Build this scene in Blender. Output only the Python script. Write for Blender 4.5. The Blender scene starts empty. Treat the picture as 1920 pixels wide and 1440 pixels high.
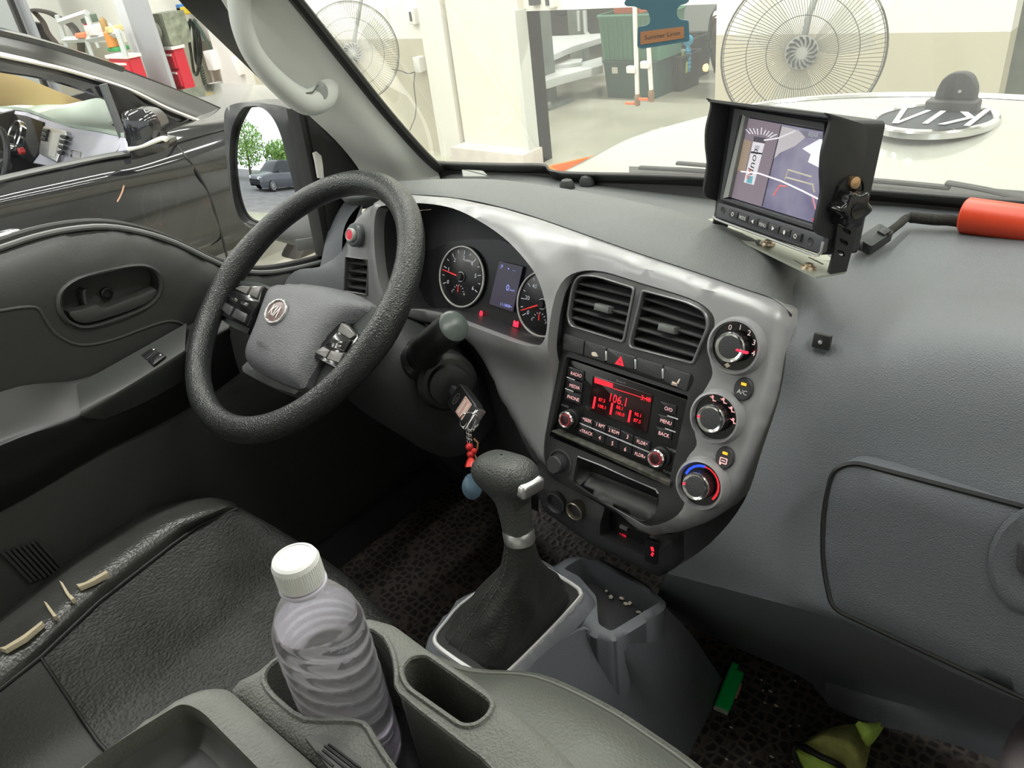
import bpy, bmesh, math, random
import numpy as np
from mathutils import Vector, Matrix
from mathutils.geometry import delaunay_2d_cdt
random.seed(7)
SC = bpy.context.scene
COL = SC.collection
# ---------------------------------------------------------------- camera
FPX = 1442.0
CAM = np.array([0.0, 0.0, 1.70])
_p, _r, _h = math.radians(31.0), math.radians(7.66), math.radians(44.2)
_fw = np.array([-math.sin(_h)*math.cos(_p), math.cos(_h)*math.cos(_p), -math.sin(_p)])
_rt = np.array([math.cos(_h), math.sin(_h), 0.0])
_dn = np.cross(_fw, _rt)
_cr = _rt*math.cos(_r) + _dn*math.sin(_r)
_cd = np.cross(_fw, _cr)
ROT = np.array([_cr, _cd, _fw])
cd_ = bpy.data.cameras.new('camera')
cam = bpy.data.objects.new('camera', cd_)
COL.objects.link(cam)
cd_.sensor_fit = 'HORIZONTAL'; cd_.sensor_width = 36.0
cd_.lens = FPX*36.0/1920.0
cd_.clip_start = 0.02; cd_.clip_end = 400
_M = Matrix(((_cr[0], -_cd[0], -_fw[0], CAM[0]), (_cr[1], -_cd[1], -_fw[1], CAM[1]),
             (_cr[2], -_cd[2], -_fw[2], CAM[2]), (0, 0, 0, 1)))
cam.matrix_world = _M
SC.camera = cam
# ---------------------------------------------------------------- exposure, sky, lamps
SC.view_settings.view_transform = 'Standard'
SC.view_settings.look = 'None'
SC.view_settings.gamma = 1.0
SC.view_settings.use_curve_mapping = False
SC.view_settings.exposure = 0.0
w = bpy.data.worlds.new('sky'); SC.world = w; w.use_nodes = True
bg = w.node_tree.nodes['Background']
bg.inputs[0].default_value = (0.93, 0.97, 1.0, 1); bg.inputs[1].default_value = 1.6
def area(name, loc, size, energy, rot=(0, 0, 0), col=(1, .985, .955)):
    l = bpy.data.lights.new(name, 'AREA'); l.shape = 'RECTANGLE'
    l.size, l.size_y = size; l.energy = energy; l.color = col
    o = bpy.data.objects.new(name, l); COL.objects.link(o); o.location = loc; o.rotation_euler = rot
    return o
for _x in (-7.6, -5.6, -3.2, -1.2, 1.6):
    for _y in (-3.0, 0.6, 3.2):
        area('tube_or_fill_lamp', (_x, _y, 4.2), (0.16, 2.2), 75)
for _x in (-9.8, -12.2): area('tube_or_fill_lamp', (_x, 2.4, 4.2), (.16, 2.2), 80)  # extra fill without fittings, added to brighten the wall behind the rack
# ---------------------------------------------------------------- pixel -> place helpers (frame is 1920 x 1440)
def ray(u, v): return np.array([(u-960)/FPX, (v-720)/FPX, 1.0]) @ ROT
def P(u, v, **k):
    d = ray(u, v)
    if 'd' in k: t = k['d']
    elif 'x' in k: t = (k['x']-CAM[0])/d[0]
    elif 'y' in k: t = (k['y']-CAM[1])/d[1]
    else: t = (k['z']-CAM[2])/d[2]
    return CAM + t*d
def zc(x0, y0, s):
    return lambda pts: [(x0+x*s, y0+y*s) for x, y in pts]
class Fr:
    """a flat reference face: origin, outward normal n, ex right, ey up"""
    def __init__(s, o, n, up=(0, 0, 1)):
        s.o = np.array(o, float); n = np.array(n, float); s.n = n/np.linalg.norm(n)
        ex = np.cross(np.array(up, float), s.n)
        if np.linalg.norm(ex) < 1e-6: ex = np.cross(np.array((0, 1.0, 0)), s.n)
        s.ex = ex/np.linalg.norm(ex); s.ey = np.cross(s.n, s.ex)
    def W(s, a, b, h=0.0): return s.o + a*s.ex + b*s.ey + h*s.n
    def L(s, u, v, h=0.0):
        d = ray(u, v); t = np.dot(s.o + s.n*h - CAM, s.n)/np.dot(d, s.n); q = CAM + t*d - s.o
        return (float(np.dot(q, s.ex)), float(np.dot(q, s.ey)))
    def LL(s, pts, h=0.0): return [s.L(u, v, h) for u, v in pts]
    def at(s, a, b, h=0.0, rot=0.0):
        f = Fr.__new__(Fr); f.o = s.W(a, b, h); c, q = math.cos(rot), math.sin(rot)
        f.n = s.n; f.ex = c*s.ex + q*s.ey; f.ey = -q*s.ex + c*s.ey
        return f
    def px(s, u, v, h=0.0, rot=0.0): return s.at(*s.L(u, v, h), h, rot)
def crom(pts, n, closed=False):
    pts = [np.array(p, float) for p in pts]; m = len(pts); out = []
    segs = m if closed else m-1
    for i in range(segs):
        if closed: p0, p1, p2, p3 = pts[i-1], pts[i], pts[(i+1) % m], pts[(i+2) % m]
        else:
            p1, p2 = pts[i], pts[i+1]
            p0 = pts[i-1] if i > 0 else 2*p1-p2
            p3 = pts[i+2] if i+2 < m else 2*p2-p1
        for k in range(n):
            t = k/n
            out.append(.5*((2*p1)+(-p0+p2)*t+(2*p0-5*p1+4*p2-p3)*t*t+(-p0+3*p1-3*p2+p3)*t**3))
    if not closed: out.append(pts[-1])
    return out
def sm(pts, n=4, closed=True): return [tuple(p) for p in crom(pts, n, closed)]
def rp(pts, r, n=4):
    """round the corners of a closed 2-D polygon"""
    out = []; m = len(pts)
    for i in range(m):
        a, b, c = (np.array(pts[i-1], float), np.array(pts[i], float), np.array(pts[(i+1) % m], float))
        rr = r[i] if isinstance(r, (list, tuple)) else r
        d1, d2 = a-b, c-b; l1, l2 = np.linalg.norm(d1), np.linalg.norm(d2)
        t = min(rr, l1*.49, l2*.49)
        if t < 1e-6: out.append(tuple(b)); continue
        s, e = b+d1/l1*t, b+d2/l2*t
        for k in range(n+1):
            q = k/n; out.append(tuple((1-q)**2*s+2*q*(1-q)*b+q*q*e))
    return out
def rect(w_, h_, cx=0, cy=0): return [(cx-w_/2, cy-h_/2), (cx+w_/2, cy-h_/2), (cx+w_/2, cy+h_/2), (cx-w_/2, cy+h_/2)]
def ring(r, n=32, cx=0, cy=0, ry=None):
    ry = ry or r
    return [(cx+r*math.cos(2*math.pi*k/n), cy+ry*math.sin(2*math.pi*k/n)) for k in range(n)]
def resample(pts, step, closed=True):
    pts = [np.array(p, float) for p in pts]; out = []
    for i in range(len(pts) if closed else len(pts)-1):
        a, b = pts[i], pts[(i+1) % len(pts)]; n = max(1, int(round(np.linalg.norm(b-a)/step)))
        out += [a+(b-a)*k/n for k in range(n)]
    if not closed: out.append(pts[-1])
    return out
def inside(p, poly):
    x, y = p; c = False; j = len(poly)-1
    for i in range(len(poly)):
        xi, yi = poly[i]; xj, yj = poly[j]
        if (yi > y) != (yj > y) and x < (xj-xi)*(y-yi)/(yj-yi)+xi: c = not c
        j = i
    return c
def segdist(P_, poly):
    """distance of many 2-D points to a closed polyline"""
    P_ = np.asarray(P_, float); A = np.asarray(poly, float); B = np.roll(A, -1, 0); d = B-A
    L = (d**2).sum(1)+1e-12
    t = np.clip(((P_[:, None, :]-A[None])*d[None]).sum(2)/L[None], 0, 1)
    return np.sqrt((((A[None]+t[..., None]*d[None])-P_[:, None, :])**2).sum(2)).min(1)
def sstep(x, a, b):
    t = max(0.0, min(1.0, (x-a)/(b-a))); return t*t*(3-2*t)
_txt = {}
def text_geo(s):
    if s in _txt: return _txt[s]
    c = bpy.data.curves.new('t', 'FONT'); c.body = s; c.resolution_u = 2
    o = bpy.data.objects.new('t', c); COL.objects.link(o)
    bpy.context.view_layer.update()
    me = o.to_mesh(); v = np.array([x.co[:2] for x in me.vertices]) if len(me.vertices) else np.zeros((0, 2))
    fs = [tuple(p.vertices) for p in me.polygons]
    o.to_mesh_clear(); bpy.data.objects.remove(o); bpy.data.curves.remove(c)
    _txt[s] = (v, fs); return _txt[s]
class M:
    """collects geometry, then becomes ONE mesh object"""
    def __init__(s): s.v = []; s.f = []; s.mi = []; s.m = 0
    def add(s, vs, fs):
        o = len(s.v); s.v += [tuple(float(c) for c in p) for p in vs]
        for f in fs: s.f.append(tuple(i+o for i in f)); s.mi.append(s.m)
        return s
    def _bm(s, bm):
        bm.verts.ensure_lookup_table(); bm.verts.index_update()
        s.add([v.co for v in bm.verts], [[v.index for v in f.verts] for f in bm.faces]); bm.free(); return s
    def prism(s, F, loop, h0, h1, bev=0.0, seg=2, top=None):
        """loop: local 2-D outline, from height h0 to h1 along the normal; bev rounds the front edge"""
        lp = [np.array(p, float) for p in loop]
        ar = sum(lp[i-1][0]*lp[i][1]-lp[i][0]*lp[i-1][1] for i in range(len(lp)))
        if ar < 0: lp = lp[::-1]
        n = len(lp); lay = [(0.0, h0)]
        if bev > 0:
            for k in range(seg+1):
                t = k/seg*math.pi/2; lay.append((bev*(1-math.cos(t)), h1-bev+bev*math.sin(t)))
        else: lay.append((0.0, h1))
        # inward normals
        nr = []
        for i in range(n):
            a, b, c = lp[i-1], lp[i], lp[(i+1) % n]
            d1 = b-a; d2 = c-b; d1 = d1/(np.linalg.norm(d1)+1e-12); d2 = d2/(np.linalg.norm(d2)+1e-12)
            q = np.array([-(d1+d2)[1], (d1+d2)[0]]); L = np.linalg.norm(q)
            q = q/(L+1e-12); k = max(.5, float(np.dot(q, [-d1[1], d1[0]]))); nr.append(q/k)
        vs = []
        for ins, h in lay:
            for i in range(n):
                p = lp[i]+nr[i]*ins; vs.append(F.W(p[0], p[1], h))
        fs = [tuple(range(n-1, -1, -1))]
        for l in range(len(lay)-1):
            for i in range(n):
                j = (i+1) % n; fs.append((l*n+i, l*n+j, (l+1)*n+j, (l+1)*n+i))
        fs.append(tuple((len(lay)-1)*n+i for i in range(n)))
        return s.add(vs, fs)
    def box(s, F, a, b, wa, wb, h0, h1, bev=0.0, rot=0.0):
        return s.prism(F.at(a, b, 0, rot), rect(wa, wb), h0, h1, bev)
    def ringp(s, F, outer, inner, h0, h1, bev=0.0):
        """frame between two loops with the same number of points"""
        n = len(outer); vs = []
        lay = [(0, h0), (0, h1-bev), (bev, h1), (1, h1), (2, h1-bev), (2, h0)]
        o = [np.array(p, float) for p in outer]; i_ = [np.array(p, float) for p in inner]
        for k, h in lay:
            for a, b in zip(o, i_):
                d = b-a; L = np.linalg.norm(d)+1e-9
                p = a if k == 0 else (a+d/L*bev if k not in (1, 2) else (b-d/L*bev if k == 1 else b))
                vs.append(F.W(p[0], p[1], h))
        fs = []
        for l in range(len(lay)):
            l2 = (l+1) % len(lay)
            for i in range(n):
                j = (i+1) % n; fs.append((l*n+i, l*n+j, l2*n+j, l2*n+i))
        return s.add(vs, fs)
    def sheet(s, F, outer, holes=(), h=None, step=.01, skirt=.015, hskirt=None):
        """front skin cut to an outline with openings, height field h(a,b,d_outer), skirts behind every edge"""
        outer = resample(outer, step); holes = [resample(q, step*.7) for q in holes]
        loops = [outer]+holes; vs = []; ed = []
        for lp in loops:
            o = len(vs); vs += [tuple(p) for p in lp]; ed += [(o+i, o+(i+1) % len(lp)) for i in range(len(lp))]
        A = np.array(outer); lo, hi = A.min(0), A.max(0)
        cand = []; y = lo[1]; r = 0
        while y < hi[1]:
            x = lo[0]+(step/2 if r % 2 else 0)
            while x < hi[0]: cand.append((x, y)); x += step
            y += step*.866; r += 1
        cand = [c for c in cand if inside(c, outer) and not any(inside(c, q) for q in holes)]
        if cand:
            dd = np.min([segdist(cand, lp) for lp in loops], 0)
            cand = [c for c, q in zip(cand, dd) if q > step*.45]
        res = delaunay_2d_cdt([Vector(p) for p in vs+cand], ed, [], 0, 1e-7)
        V, T = res[0], res[2]
        pts = [(v.x, v.y) for v in V]; keep = []
        for t in T:
            c = (sum(pts[i][0] for i in t)/3, sum(pts[i][1] for i in t)/3)
            if inside(c, outer) and not any(inside(c, q) for q in holes): keep.append(tuple(t))
        dO = segdist(pts, outer)
        H = [h(p[0], p[1], d) if h else 0.0 for p, d in zip(pts, dO)]
        s.add([F.W(p[0], p[1], z) for p, z in zip(pts, H)], keep)
        for li, lp in enumerate(loops):
            sk = skirt if li == 0 else (hskirt if hskirt is not None else skirt)
            if sk <= 0: continue
            hh = [(h(p[0], p[1], float(segdist([p], outer)[0])) if h else 0.0) for p in lp]
            n = len(lp)
            vs2 = [F.W(p[0], p[1], z) for p, z in zip(lp, hh)]+[F.W(p[0], p[1], z-sk) for p, z in zip(lp, hh)]
            s.add(vs2, [(i, i+n, (i+1) % n+n, (i+1) % n) for i in range(n)])
        return s
    def lathe(s, F, prof, n=32, a=0, b=0, sx=1, sy=1):
        """profile [(r,h)...] spun about the normal"""
        vs = []; fs = []
        for r, h in prof:
            for k in range(n):
                t = 2*math.pi*k/n; vs.append(F.W(a+r*sx*math.cos(t), b+r*sy*math.sin(t), h))
        for l in range(len(prof)-1):
            for i in range(n):
                j = (i+1) % n; fs.append((l*n+i, l*n+j, (l+1)*n+j, (l+1)*n+i))
        if prof[-1][0] > 1e-6: fs.append(tuple((len(prof)-1)*n+i for i in range(n)))
        if prof[0][0] > 1e-6: fs.append(tuple(range(n-1, -1, -1)))
        return s.add(vs, fs)
    def tube(s, path, r, n=10, closed=False, cap=True, flat=1.0, upv=None):
        pts = [np.array(p, float) for p in path]; m = len(pts); vs = []; fs = []
        R_ = r if isinstance(r, (list, tuple)) else [r]*m
        prev = None
        for i in range(m):
            a = pts[i-1] if (i > 0 or closed) else pts[i]; b = pts[(i+1) % m] if (i < m-1 or closed) else pts[i]
            t = b-a; t = t/(np.linalg.norm(t)+1e-12)
            if prev is None:
                u0 = np.array(upv, float) if upv is not None else np.array([0, 0, 1.0]) if abs(t[2]) < .9 else np.array([1.0, 0, 0])
                prev = np.cross(t, np.cross(u0, t))
            prev = prev-np.dot(prev, t)*t; prev = prev/(np.linalg.norm(prev)+1e-12); q = np.cross(t, prev)
            for k in range(n):
                an = 2*math.pi*k/n; vs.append(pts[i]+R_[i]*(math.cos(an)*q+math.sin(an)*flat*prev))
        for i in range(m if closed else m-1):
            i2 = (i+1) % m
            for k in range(n):
                k2 = (k+1) % n; fs.append((i*n+k, i*n+k2, i2*n+k2, i2*n+k))
        if not closed and cap: fs += [tuple(range(n-1, -1, -1)), tuple((m-1)*n+k for k in range(n))]
        return s.add(vs, fs)
    def surf(s, rows, nu=4, nv=4, thick=0.0, closed=False):
        """smooth skin through a grid of points; thick gives it a back"""
        g = [crom(r, nu, closed) for r in rows]
        g = list(map(list, zip(*[crom(c, nv) for c in zip(*g)])))
        nr, nc = len(g), len(g[0]); vs = [p for r in g for p in r]; fs = []
        for i in range(nr-1):
            for j in range(nc if closed else nc-1):
                j2 = (j+1) % nc; fs.append((i*nc+j, i*nc+j2, (i+1)*nc+j2, (i+1)*nc+j))
        if thick:
            G = np.array(g); du = np.gradient(G, axis=1); dv = np.gradient(G, axis=0); nn = np.cross(du, dv)
            nn /= (np.linalg.norm(nn, axis=2, keepdims=True)+1e-12); B = (G+nn*thick).reshape(-1, 3); N = len(vs)
            vs += list(B); fs += [tuple(i+N for i in f[::-1]) for f in list(fs)]
            bd = [j for j in range(nc)]+[i*nc+nc-1 for i in range(1, nr)]+[(nr-1)*nc+j for j in range(nc-2, -1, -1)]+[i*nc for i in range(nr-2, 0, -1)]
            if not closed:
                for a, b in zip(bd, bd[1:]+bd[:1]): fs.append((a, a+N, b+N, b))
        return s.add(vs, fs)
    def text(s, F, txt, a, b, h, size, al='C', sx=1.0, rot=0.0):
        v, fs = text_geo(txt)
        if not len(v): return s
        w0, w1 = v[:, 0].min(), v[:, 0].max(); G = F.at(a, b, 0, rot)
        off = {'C': (w0+w1)/2, 'L': w0, 'R': w1}[al]
        return s.add([G.W((x-off)*size*sx, (y-.35)*size, h) for x, y in v], fs)
    def obj(s, name, mat, parent=None, flat=False, ang=35, **kw):
        me = bpy.data.meshes.new(name)
        off = np.array(wloc(parent)) if parent is not None else np.zeros(3)
        if parent is None: off = np.array(kw['loc'], float) if kw.get('loc') is not None else np.mean(np.array(s.v), 0)
        me.from_pydata([tuple(np.array(p)-off) for p in s.v], [], s.f)
        for m in (mat if isinstance(mat, (list, tuple)) else [mat]): me.materials.append(m)
        if isinstance(mat, (list, tuple)): me.polygons.foreach_set('material_index', s.mi)
        bm = bmesh.new(); bm.from_mesh(me); bmesh.ops.remove_doubles(bm, verts=bm.verts, dist=1e-6)
        if kw.get('fixn', True): bmesh.ops.recalc_face_normals(bm, faces=bm.faces)
        bm.to_mesh(me); bm.free()
        if not flat:
            me.polygons.foreach_set('use_smooth', [True]*len(me.polygons)); me.set_sharp_from_angle(angle=math.radians(ang))
        me.update(); o = bpy.data.objects.new(name, me); COL.objects.link(o)
        if parent is not None: o.parent = parent
        else: o.location = off
        return o
def wloc(o):
    l = np.zeros(3)
    while o is not None: l = l+np.array(o.location); o = o.parent
    return l
def tag(o, label=None, cat=None, group=None, kind=None):
    if label: o['label'] = label
    if cat: o['category'] = cat
    if group: o['group'] = group
    if kind: o['kind'] = kind
    return o
def thing(name, loc, label, cat, group=None):
    o = bpy.data.objects.new(name, None); COL.objects.link(o); o.location = tuple(float(c) for c in loc)
    o.empty_display_size = .05; return tag(o, label, cat, group)
# ---------------------------------------------------------------- materials
def mat(name, col, rough=.5, metal=0.0, bump=0.0, bscale=300.0, var=0.0, vscale=8.0, spec=.5, coat=0.0, emit=None, estr=1.0, kind='noise', trans=0.0, ior=1.45, alpha=None):
    m = bpy.data.materials.new(name); m.use_nodes = True; nt = m.node_tree; b = nt.nodes['Principled BSDF']
    b.inputs['Base Color'].default_value = (*col, 1); b.inputs['Roughness'].default_value = rough
    b.inputs['Metallic'].default_value = metal; b.inputs['Specular IOR Level'].default_value = spec
    b.inputs['Coat Weight'].default_value = coat; b.inputs['Coat Roughness'].default_value = .05
    b.inputs['Transmission Weight'].default_value = trans; b.inputs['IOR'].default_value = ior
    if emit: b.inputs['Emission Color'].default_value = (*emit, 1); b.inputs['Emission Strength'].default_value = estr
    if alpha is not None: b.inputs['Alpha'].default_value = alpha
    tc = nt.nodes.new('ShaderNodeTexCoord')
    if bump:
        if kind == 'leather':
            t = nt.nodes.new('ShaderNodeTexVoronoi'); t.feature = 'SMOOTH_F1'; out = t.outputs['Distance']
        elif kind == 'wave':
            t = nt.nodes.new('ShaderNodeTexWave'); out = t.outputs['Fac']
        else:
            t = nt.nodes.new('ShaderNodeTexNoise'); t.inputs['Detail'].default_value = 3; out = t.outputs['Fac']
        t.inputs['Scale'].default_value = bscale
        nt.links.new(tc.outputs['Object'], t.inputs['Vector'])
        bp = nt.nodes.new('ShaderNodeBump'); bp.inputs['Strength'].default_value = bump; bp.inputs['Distance'].default_value = .002
        nt.links.new(out, bp.inputs['Height']); nt.links.new(bp.outputs[0], b.inputs['Normal'])
    if var:
        n2 = nt.nodes.new('ShaderNodeTexNoise'); n2.inputs['Scale'].default_value = vscale; n2.inputs['Detail'].default_value = 5
        nt.links.new(tc.outputs['Object'], n2.inputs['Vector'])
        mp = nt.nodes.new('ShaderNodeMapRange'); mp.inputs[1].default_value = .3; mp.inputs[2].default_value = .7
        mp.inputs[3].default_value = 1-var; mp.inputs[4].default_value = 1+var
        nt.links.new(n2.outputs['Fac'], mp.inputs[0])
        mx = nt.nodes.new('ShaderNodeVectorMath'); mx.operation = 'SCALE'; mx.inputs[0].default_value = col
        nt.links.new(mp.outputs[0], mx.inputs['Scale']); nt.links.new(mx.outputs[0], b.inputs['Base Color'])
    return m
def glass(name, tint=(1, 1, 1), refl=.08, film=0.0):
    """thin pane: see-through with a clear-coat reflection and a pale film painting in haze and dust"""
    m = bpy.data.materials.new(name); m.use_nodes = True; nt = m.node_tree; nt.nodes.clear()
    o = nt.nodes.new('ShaderNodeOutputMaterial'); t = nt.nodes.new('ShaderNodeBsdfTransparent'); g = nt.nodes.new('ShaderNodeBsdfGlossy')
    t.inputs[0].default_value = (*tint, 1); g.inputs['Roughness'].default_value = .02
    fr = nt.nodes.new('ShaderNodeLayerWeight'); fr.inputs[0].default_value = .25
    mr = nt.nodes.new('ShaderNodeMapRange'); mr.inputs[3].default_value = refl*.5; mr.inputs[4].default_value = min(1, refl*3)
    nt.links.new(fr.outputs['Fresnel'], mr.inputs[0])
    mx = nt.nodes.new('ShaderNodeMixShader'); nt.links.new(mr.outputs[0], mx.inputs[0]); nt.links.new(t.outputs[0], mx.inputs[1]); nt.links.new(g.outputs[0], mx.inputs[2])
    last = mx
    if film:  # whitish veil of haze mixed into the pane's own colour
        d = nt.nodes.new('ShaderNodeBsdfTranslucent'); d.inputs[0].default_value = (.9, .9, .85, 1)
        m2 = nt.nodes.new('ShaderNodeMixShader'); m2.inputs[0].default_value = film
        nt.links.new(mx.outputs[0], m2.inputs[1]); nt.links.new(d.outputs[0], m2.inputs[2]); last = m2
    nt.links.new(last.outputs[0], o.inputs[0]); return m
K = dict(
    pad=mat('dash_vinyl', (.125, .131, .132), .55, bump=.35, bscale=900, kind='leather'),
    lid=mat('lid_plastic', (.086, .092, .103), .5, bump=.3, bscale=900, kind='leather'),
    side=mat('dash_plastic', (.108, .116, .127), .5, bump=.3, bscale=900, kind='leather'),
    silver=mat('satin_silver_plastic', (.30, .30, .31), .36, .25, bump=.03, bscale=1500),
    inset=mat('dark_metallic_plastic', (.05, .05, .052), .38, .3),
    black=mat('black_plastic', (.012, .012, .013), .4),
    gloss=mat('gloss_black', (.008, .008, .009), .12),
    dark=mat('dark_grey_plastic', (.038, .040, .042), .5, bump=.25, bscale=900, kind='leather'),
    vent=mat('vent_plastic', (.09, .093, .095), .42),
    leather=mat('wheel_leather', (.020, .022, .022), .30, bump=.5, bscale=520, kind='leather'),
    hub=mat('airbag_plastic', (.115, .118, .128), .5, bump=.5, bscale=700, kind='leather'),
    chrome=mat('chrome', (.85, .85, .86), .12, 1.0),
    satin=mat('satin_metal', (.62, .62, .63), .3, .9),
    pillar=mat('pillar_trim', (.72, .73, .70), .75, bump=.15, bscale=700),
    handle=mat('grab_plastic', (.64, .66, .63), .5),
    seal=mat('rubber_seal', (.012, .012, .012), .55),
    door=mat('door_plastic', (.045, .047, .045), .5, bump=.25, bscale=900, kind='leather'),
    seat=mat('seat_leather', (.022, .023, .022), .38, bump=.4, bscale=420, kind='leather'),
    fabric=mat('seat_fabric', (.026, .027, .025), .55, bump=.9, bscale=260, kind='leather', var=.3, vscale=15),
    console=mat('console_plastic', (.12, .125, .112), .55, bump=.45, bscale=600, kind='leather'),
    lower=mat('lower_plastic', (.12, .128, .145), .5, bump=.2, bscale=800, kind='leather'),
    white=mat('white_print', (.8, .8, .8), .5),
    redp=mat('red_backlight', (.5, .01, .02), .5, emit=(1, .02, .05), estr=1.2),
    redlit=mat('lit_lettering', (.8, .5, .5), .5, emit=(1, .45, .45), estr=.6),
)
# ================================================================ CAB SHELL
c5 = zc(340, 310, 1/2.666); c6 = zc(760, 400, 340/1632); c7 = zc(1000, 490, 500/1286); c8 = zc(1280, 160, 420/1592)
c4 = zc(1040, 650, .1875); c1 = zc(0, 0, 1/3); c2 = zc(560, 0, 1/3); cd = zc(0, 420, 1/3); cb = zc(1320, 330, .125)
XW = Fr((0, 0, 0), (1, 0, 0)); UP = Fr((0, 0, 0), (0, 0, 1), (0, 1, 0)); FY = Fr((0, 0, 0), (0, -1, 0))
base = [P(u, v, y=y) for u, v, y in ((800, 312, 1.03), (825, 318, 1.05), (850, 323, 1.07), (960, 327, 1.09), (1030, 329, 1.10), (1064, 343, 1.085), (1300, 352, 1.095), (1640, 380, 1.10), (1920, 404, 1.09), (2250, 430, 1.06))]
m = M(); top = [np.array([b[0]*.86, b[1]-.66, b[2]+.70]) for b in base]
g = [[b+(t-b)*k for b in base] for k, t_ in ((0, 0), (.5, 0), (1, 0)) for t in [None] if False]
rows = []
for k in (0, .34, .67, 1.0):
    rows.append([b+(t-b)*k+np.array([0, .03*math.sin(math.pi*k), 0]) for b, t in zip(base, top)])
m.surf(rows, 3, 3)
tag(m.obj('window_1', glass('windshield_glass', (.94, .975, .93), .06, .05)), 'sloping front windscreen of the truck cab', 'window', kind='structure')
# black printed band and rubber round the glass
m = M()
e = crom(base, 6)
lift = [p+np.array([0, -.004, .004]) for p in e]; up_ = [p+np.array([0, -.018, .024]) for p in e]
m.surf([up_, lift, [p+np.array([0, -.012, -.012]) for p in e]], 1, 1, .004)
L_ = crom([P(u, v, x=x) for u, v, x in ((395, -230, -.955), (480, -90, -.99), (556, 0, -1.02), (650, 118, -1.05), (724, 210, -1.075), (790, 285, -1.10), (825, 318, -1.14))], 5)
m.tube(L_, .009, 8)
tag(m.obj('trim_1', K['seal']), 'black rubber band around the windscreen', 'seal', kind='structure')
# A pillar trim
m = M()
px_ = [[(215, -230, -1.05), (330, -230, -1.0), (405, -230, -.95)], [(330, -90, -1.08), (420, -90, -1.03), (488, -90, -.985)], [(415, 0, -1.10), (490, 0, -1.045), (550, 0, -1.02)], [(480, 115, -1.12), (575, 115, -1.07), (640, 112, -1.05)],
       [(562, 200, -1.14), (660, 215, -1.09), (718, 206, -1.075)], [(628, 262, -1.16), (720, 290, -1.11), (783, 280, -1.10)], [(668, 310, -1.17), (755, 335, -1.135), (818, 318, -1.135)], [(690, 350, -1.17), (760, 365, -1.145), (830, 350, -1.14)]]
m.surf([[P(u, v, x=x) for u, v, x in r] for r in px_], 6, 4, .012)
tag(m.obj('trim_2', K['pillar']), 'light grey moulded pillar trim left of the windscreen', 'trim', kind='structure')
# door frame upper (black) and roof rail
m = M()
m.surf([[P(190, -190, x=-1.18), P(260, -190, x=-1.12)], [P(300, -60, x=-1.19), P(360, -60, x=-1.13)], [P(335, 0, x=-1.19), P(425, 0, x=-1.13)], [P(385, 50, x=-1.19), P(440, 70, x=-1.13)], [P(440, 103, x=-1.19), P(485, 125, x=-1.14)], [P(505, 165, x=-1.19), P(560, 190, x=-1.16)],
        [P(550, 203, x=-1.20), P(605, 235, x=-1.17)], [P(590, 225, x=-1.20), P(690, 335, x=-1.18)]], 3, 4, .02)
tag(m.obj('trim_3', K['seal']), 'black window frame of the driver door below the grab bar', 'trim', kind='structure')
# roof, rear wall and cab floor (cab interior seen from its other sides too)
m = M(); m.prism(UP, [(-1.12, -.75), (.62, -.75), (.62, .34), (-1.02, .34)], 2.0, 2.03)
tag(m.obj('ceiling', K['pillar']), 'grey headliner of the cab', 'headliner', kind='structure')
m = M(); m.prism(Fr((0, -.75, 0), (0, 1, 0)), [(-.62, .55), (1.14, .55), (1.14, 2.0), (-.62, 2.0)], -.03, 0)
tag(m.obj('wall_rear', K['pillar']), 'grey rear cab wall', 'wall', kind='structure')
tag(M().prism(UP, [(-1.27, -.7), (-1.15, -.7), (-1.15, 1.2), (-1.27, 1.2)], .45, .645).obj('trim_11', K['dark']), 'dark door sill of the cab', 'sill', kind='structure')
tag(M().prism(UP, [(.56, -.7), (.62, -.7), (.62, 1.1), (.56, 1.1)], .45, 1.22).obj('door_2', K['door']), 'dark passenger door panel of the cab', 'door', kind='structure')  # unseen lower passenger door, put in to darken the footwells
matm = mat('honeycomb_rubber_mat', (.06, .05, .045), .6)
nt = matm.node_tree; tc = nt.nodes.new('ShaderNodeTexCoord'); vo = nt.nodes.new('ShaderNodeTexVoronoi'); vo.feature = 'DISTANCE_TO_EDGE'; vo.inputs['Scale'].default_value = 62; vo.inputs['Randomness'].default_value = .6
cr0 = nt.nodes.new('ShaderNodeValToRGB'); cr0.color_ramp.elements[0].color = (.075, .062, .055, 1); cr0.color_ramp.elements[0].position = .06; cr0.color_ramp.elements[1].color = (.018, .015, .014, 1); cr0.color_ramp.elements[1].position = .22
nt.links.new(tc.outputs['Object'], vo.inputs['Vector']); nt.links.new(vo.outputs['Distance'], cr0.inputs[0]); nt.links.new(cr0.outputs[0], nt.nodes['Principled BSDF'].inputs['Base Color'])
bp0 = nt.nodes.new('ShaderNodeBump'); bp0.invert = True; bp0.inputs['Distance'].default_value = .003; nt.links.new(vo.outputs['Distance'], bp0.inputs['Height']); nt.links.new(bp0.outputs[0], nt.nodes['Principled BSDF'].inputs['Normal'])
m = M(); m.prism(UP, [(-1.17, -.7), (.6, -.7), (.6, 1.3), (-1.17, 1.3)], .52, .57)
tag(m.obj('floor', matm), 'black honeycomb rubber mat on the cab floor', 'floor mat', kind='structure')
m = M()
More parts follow.
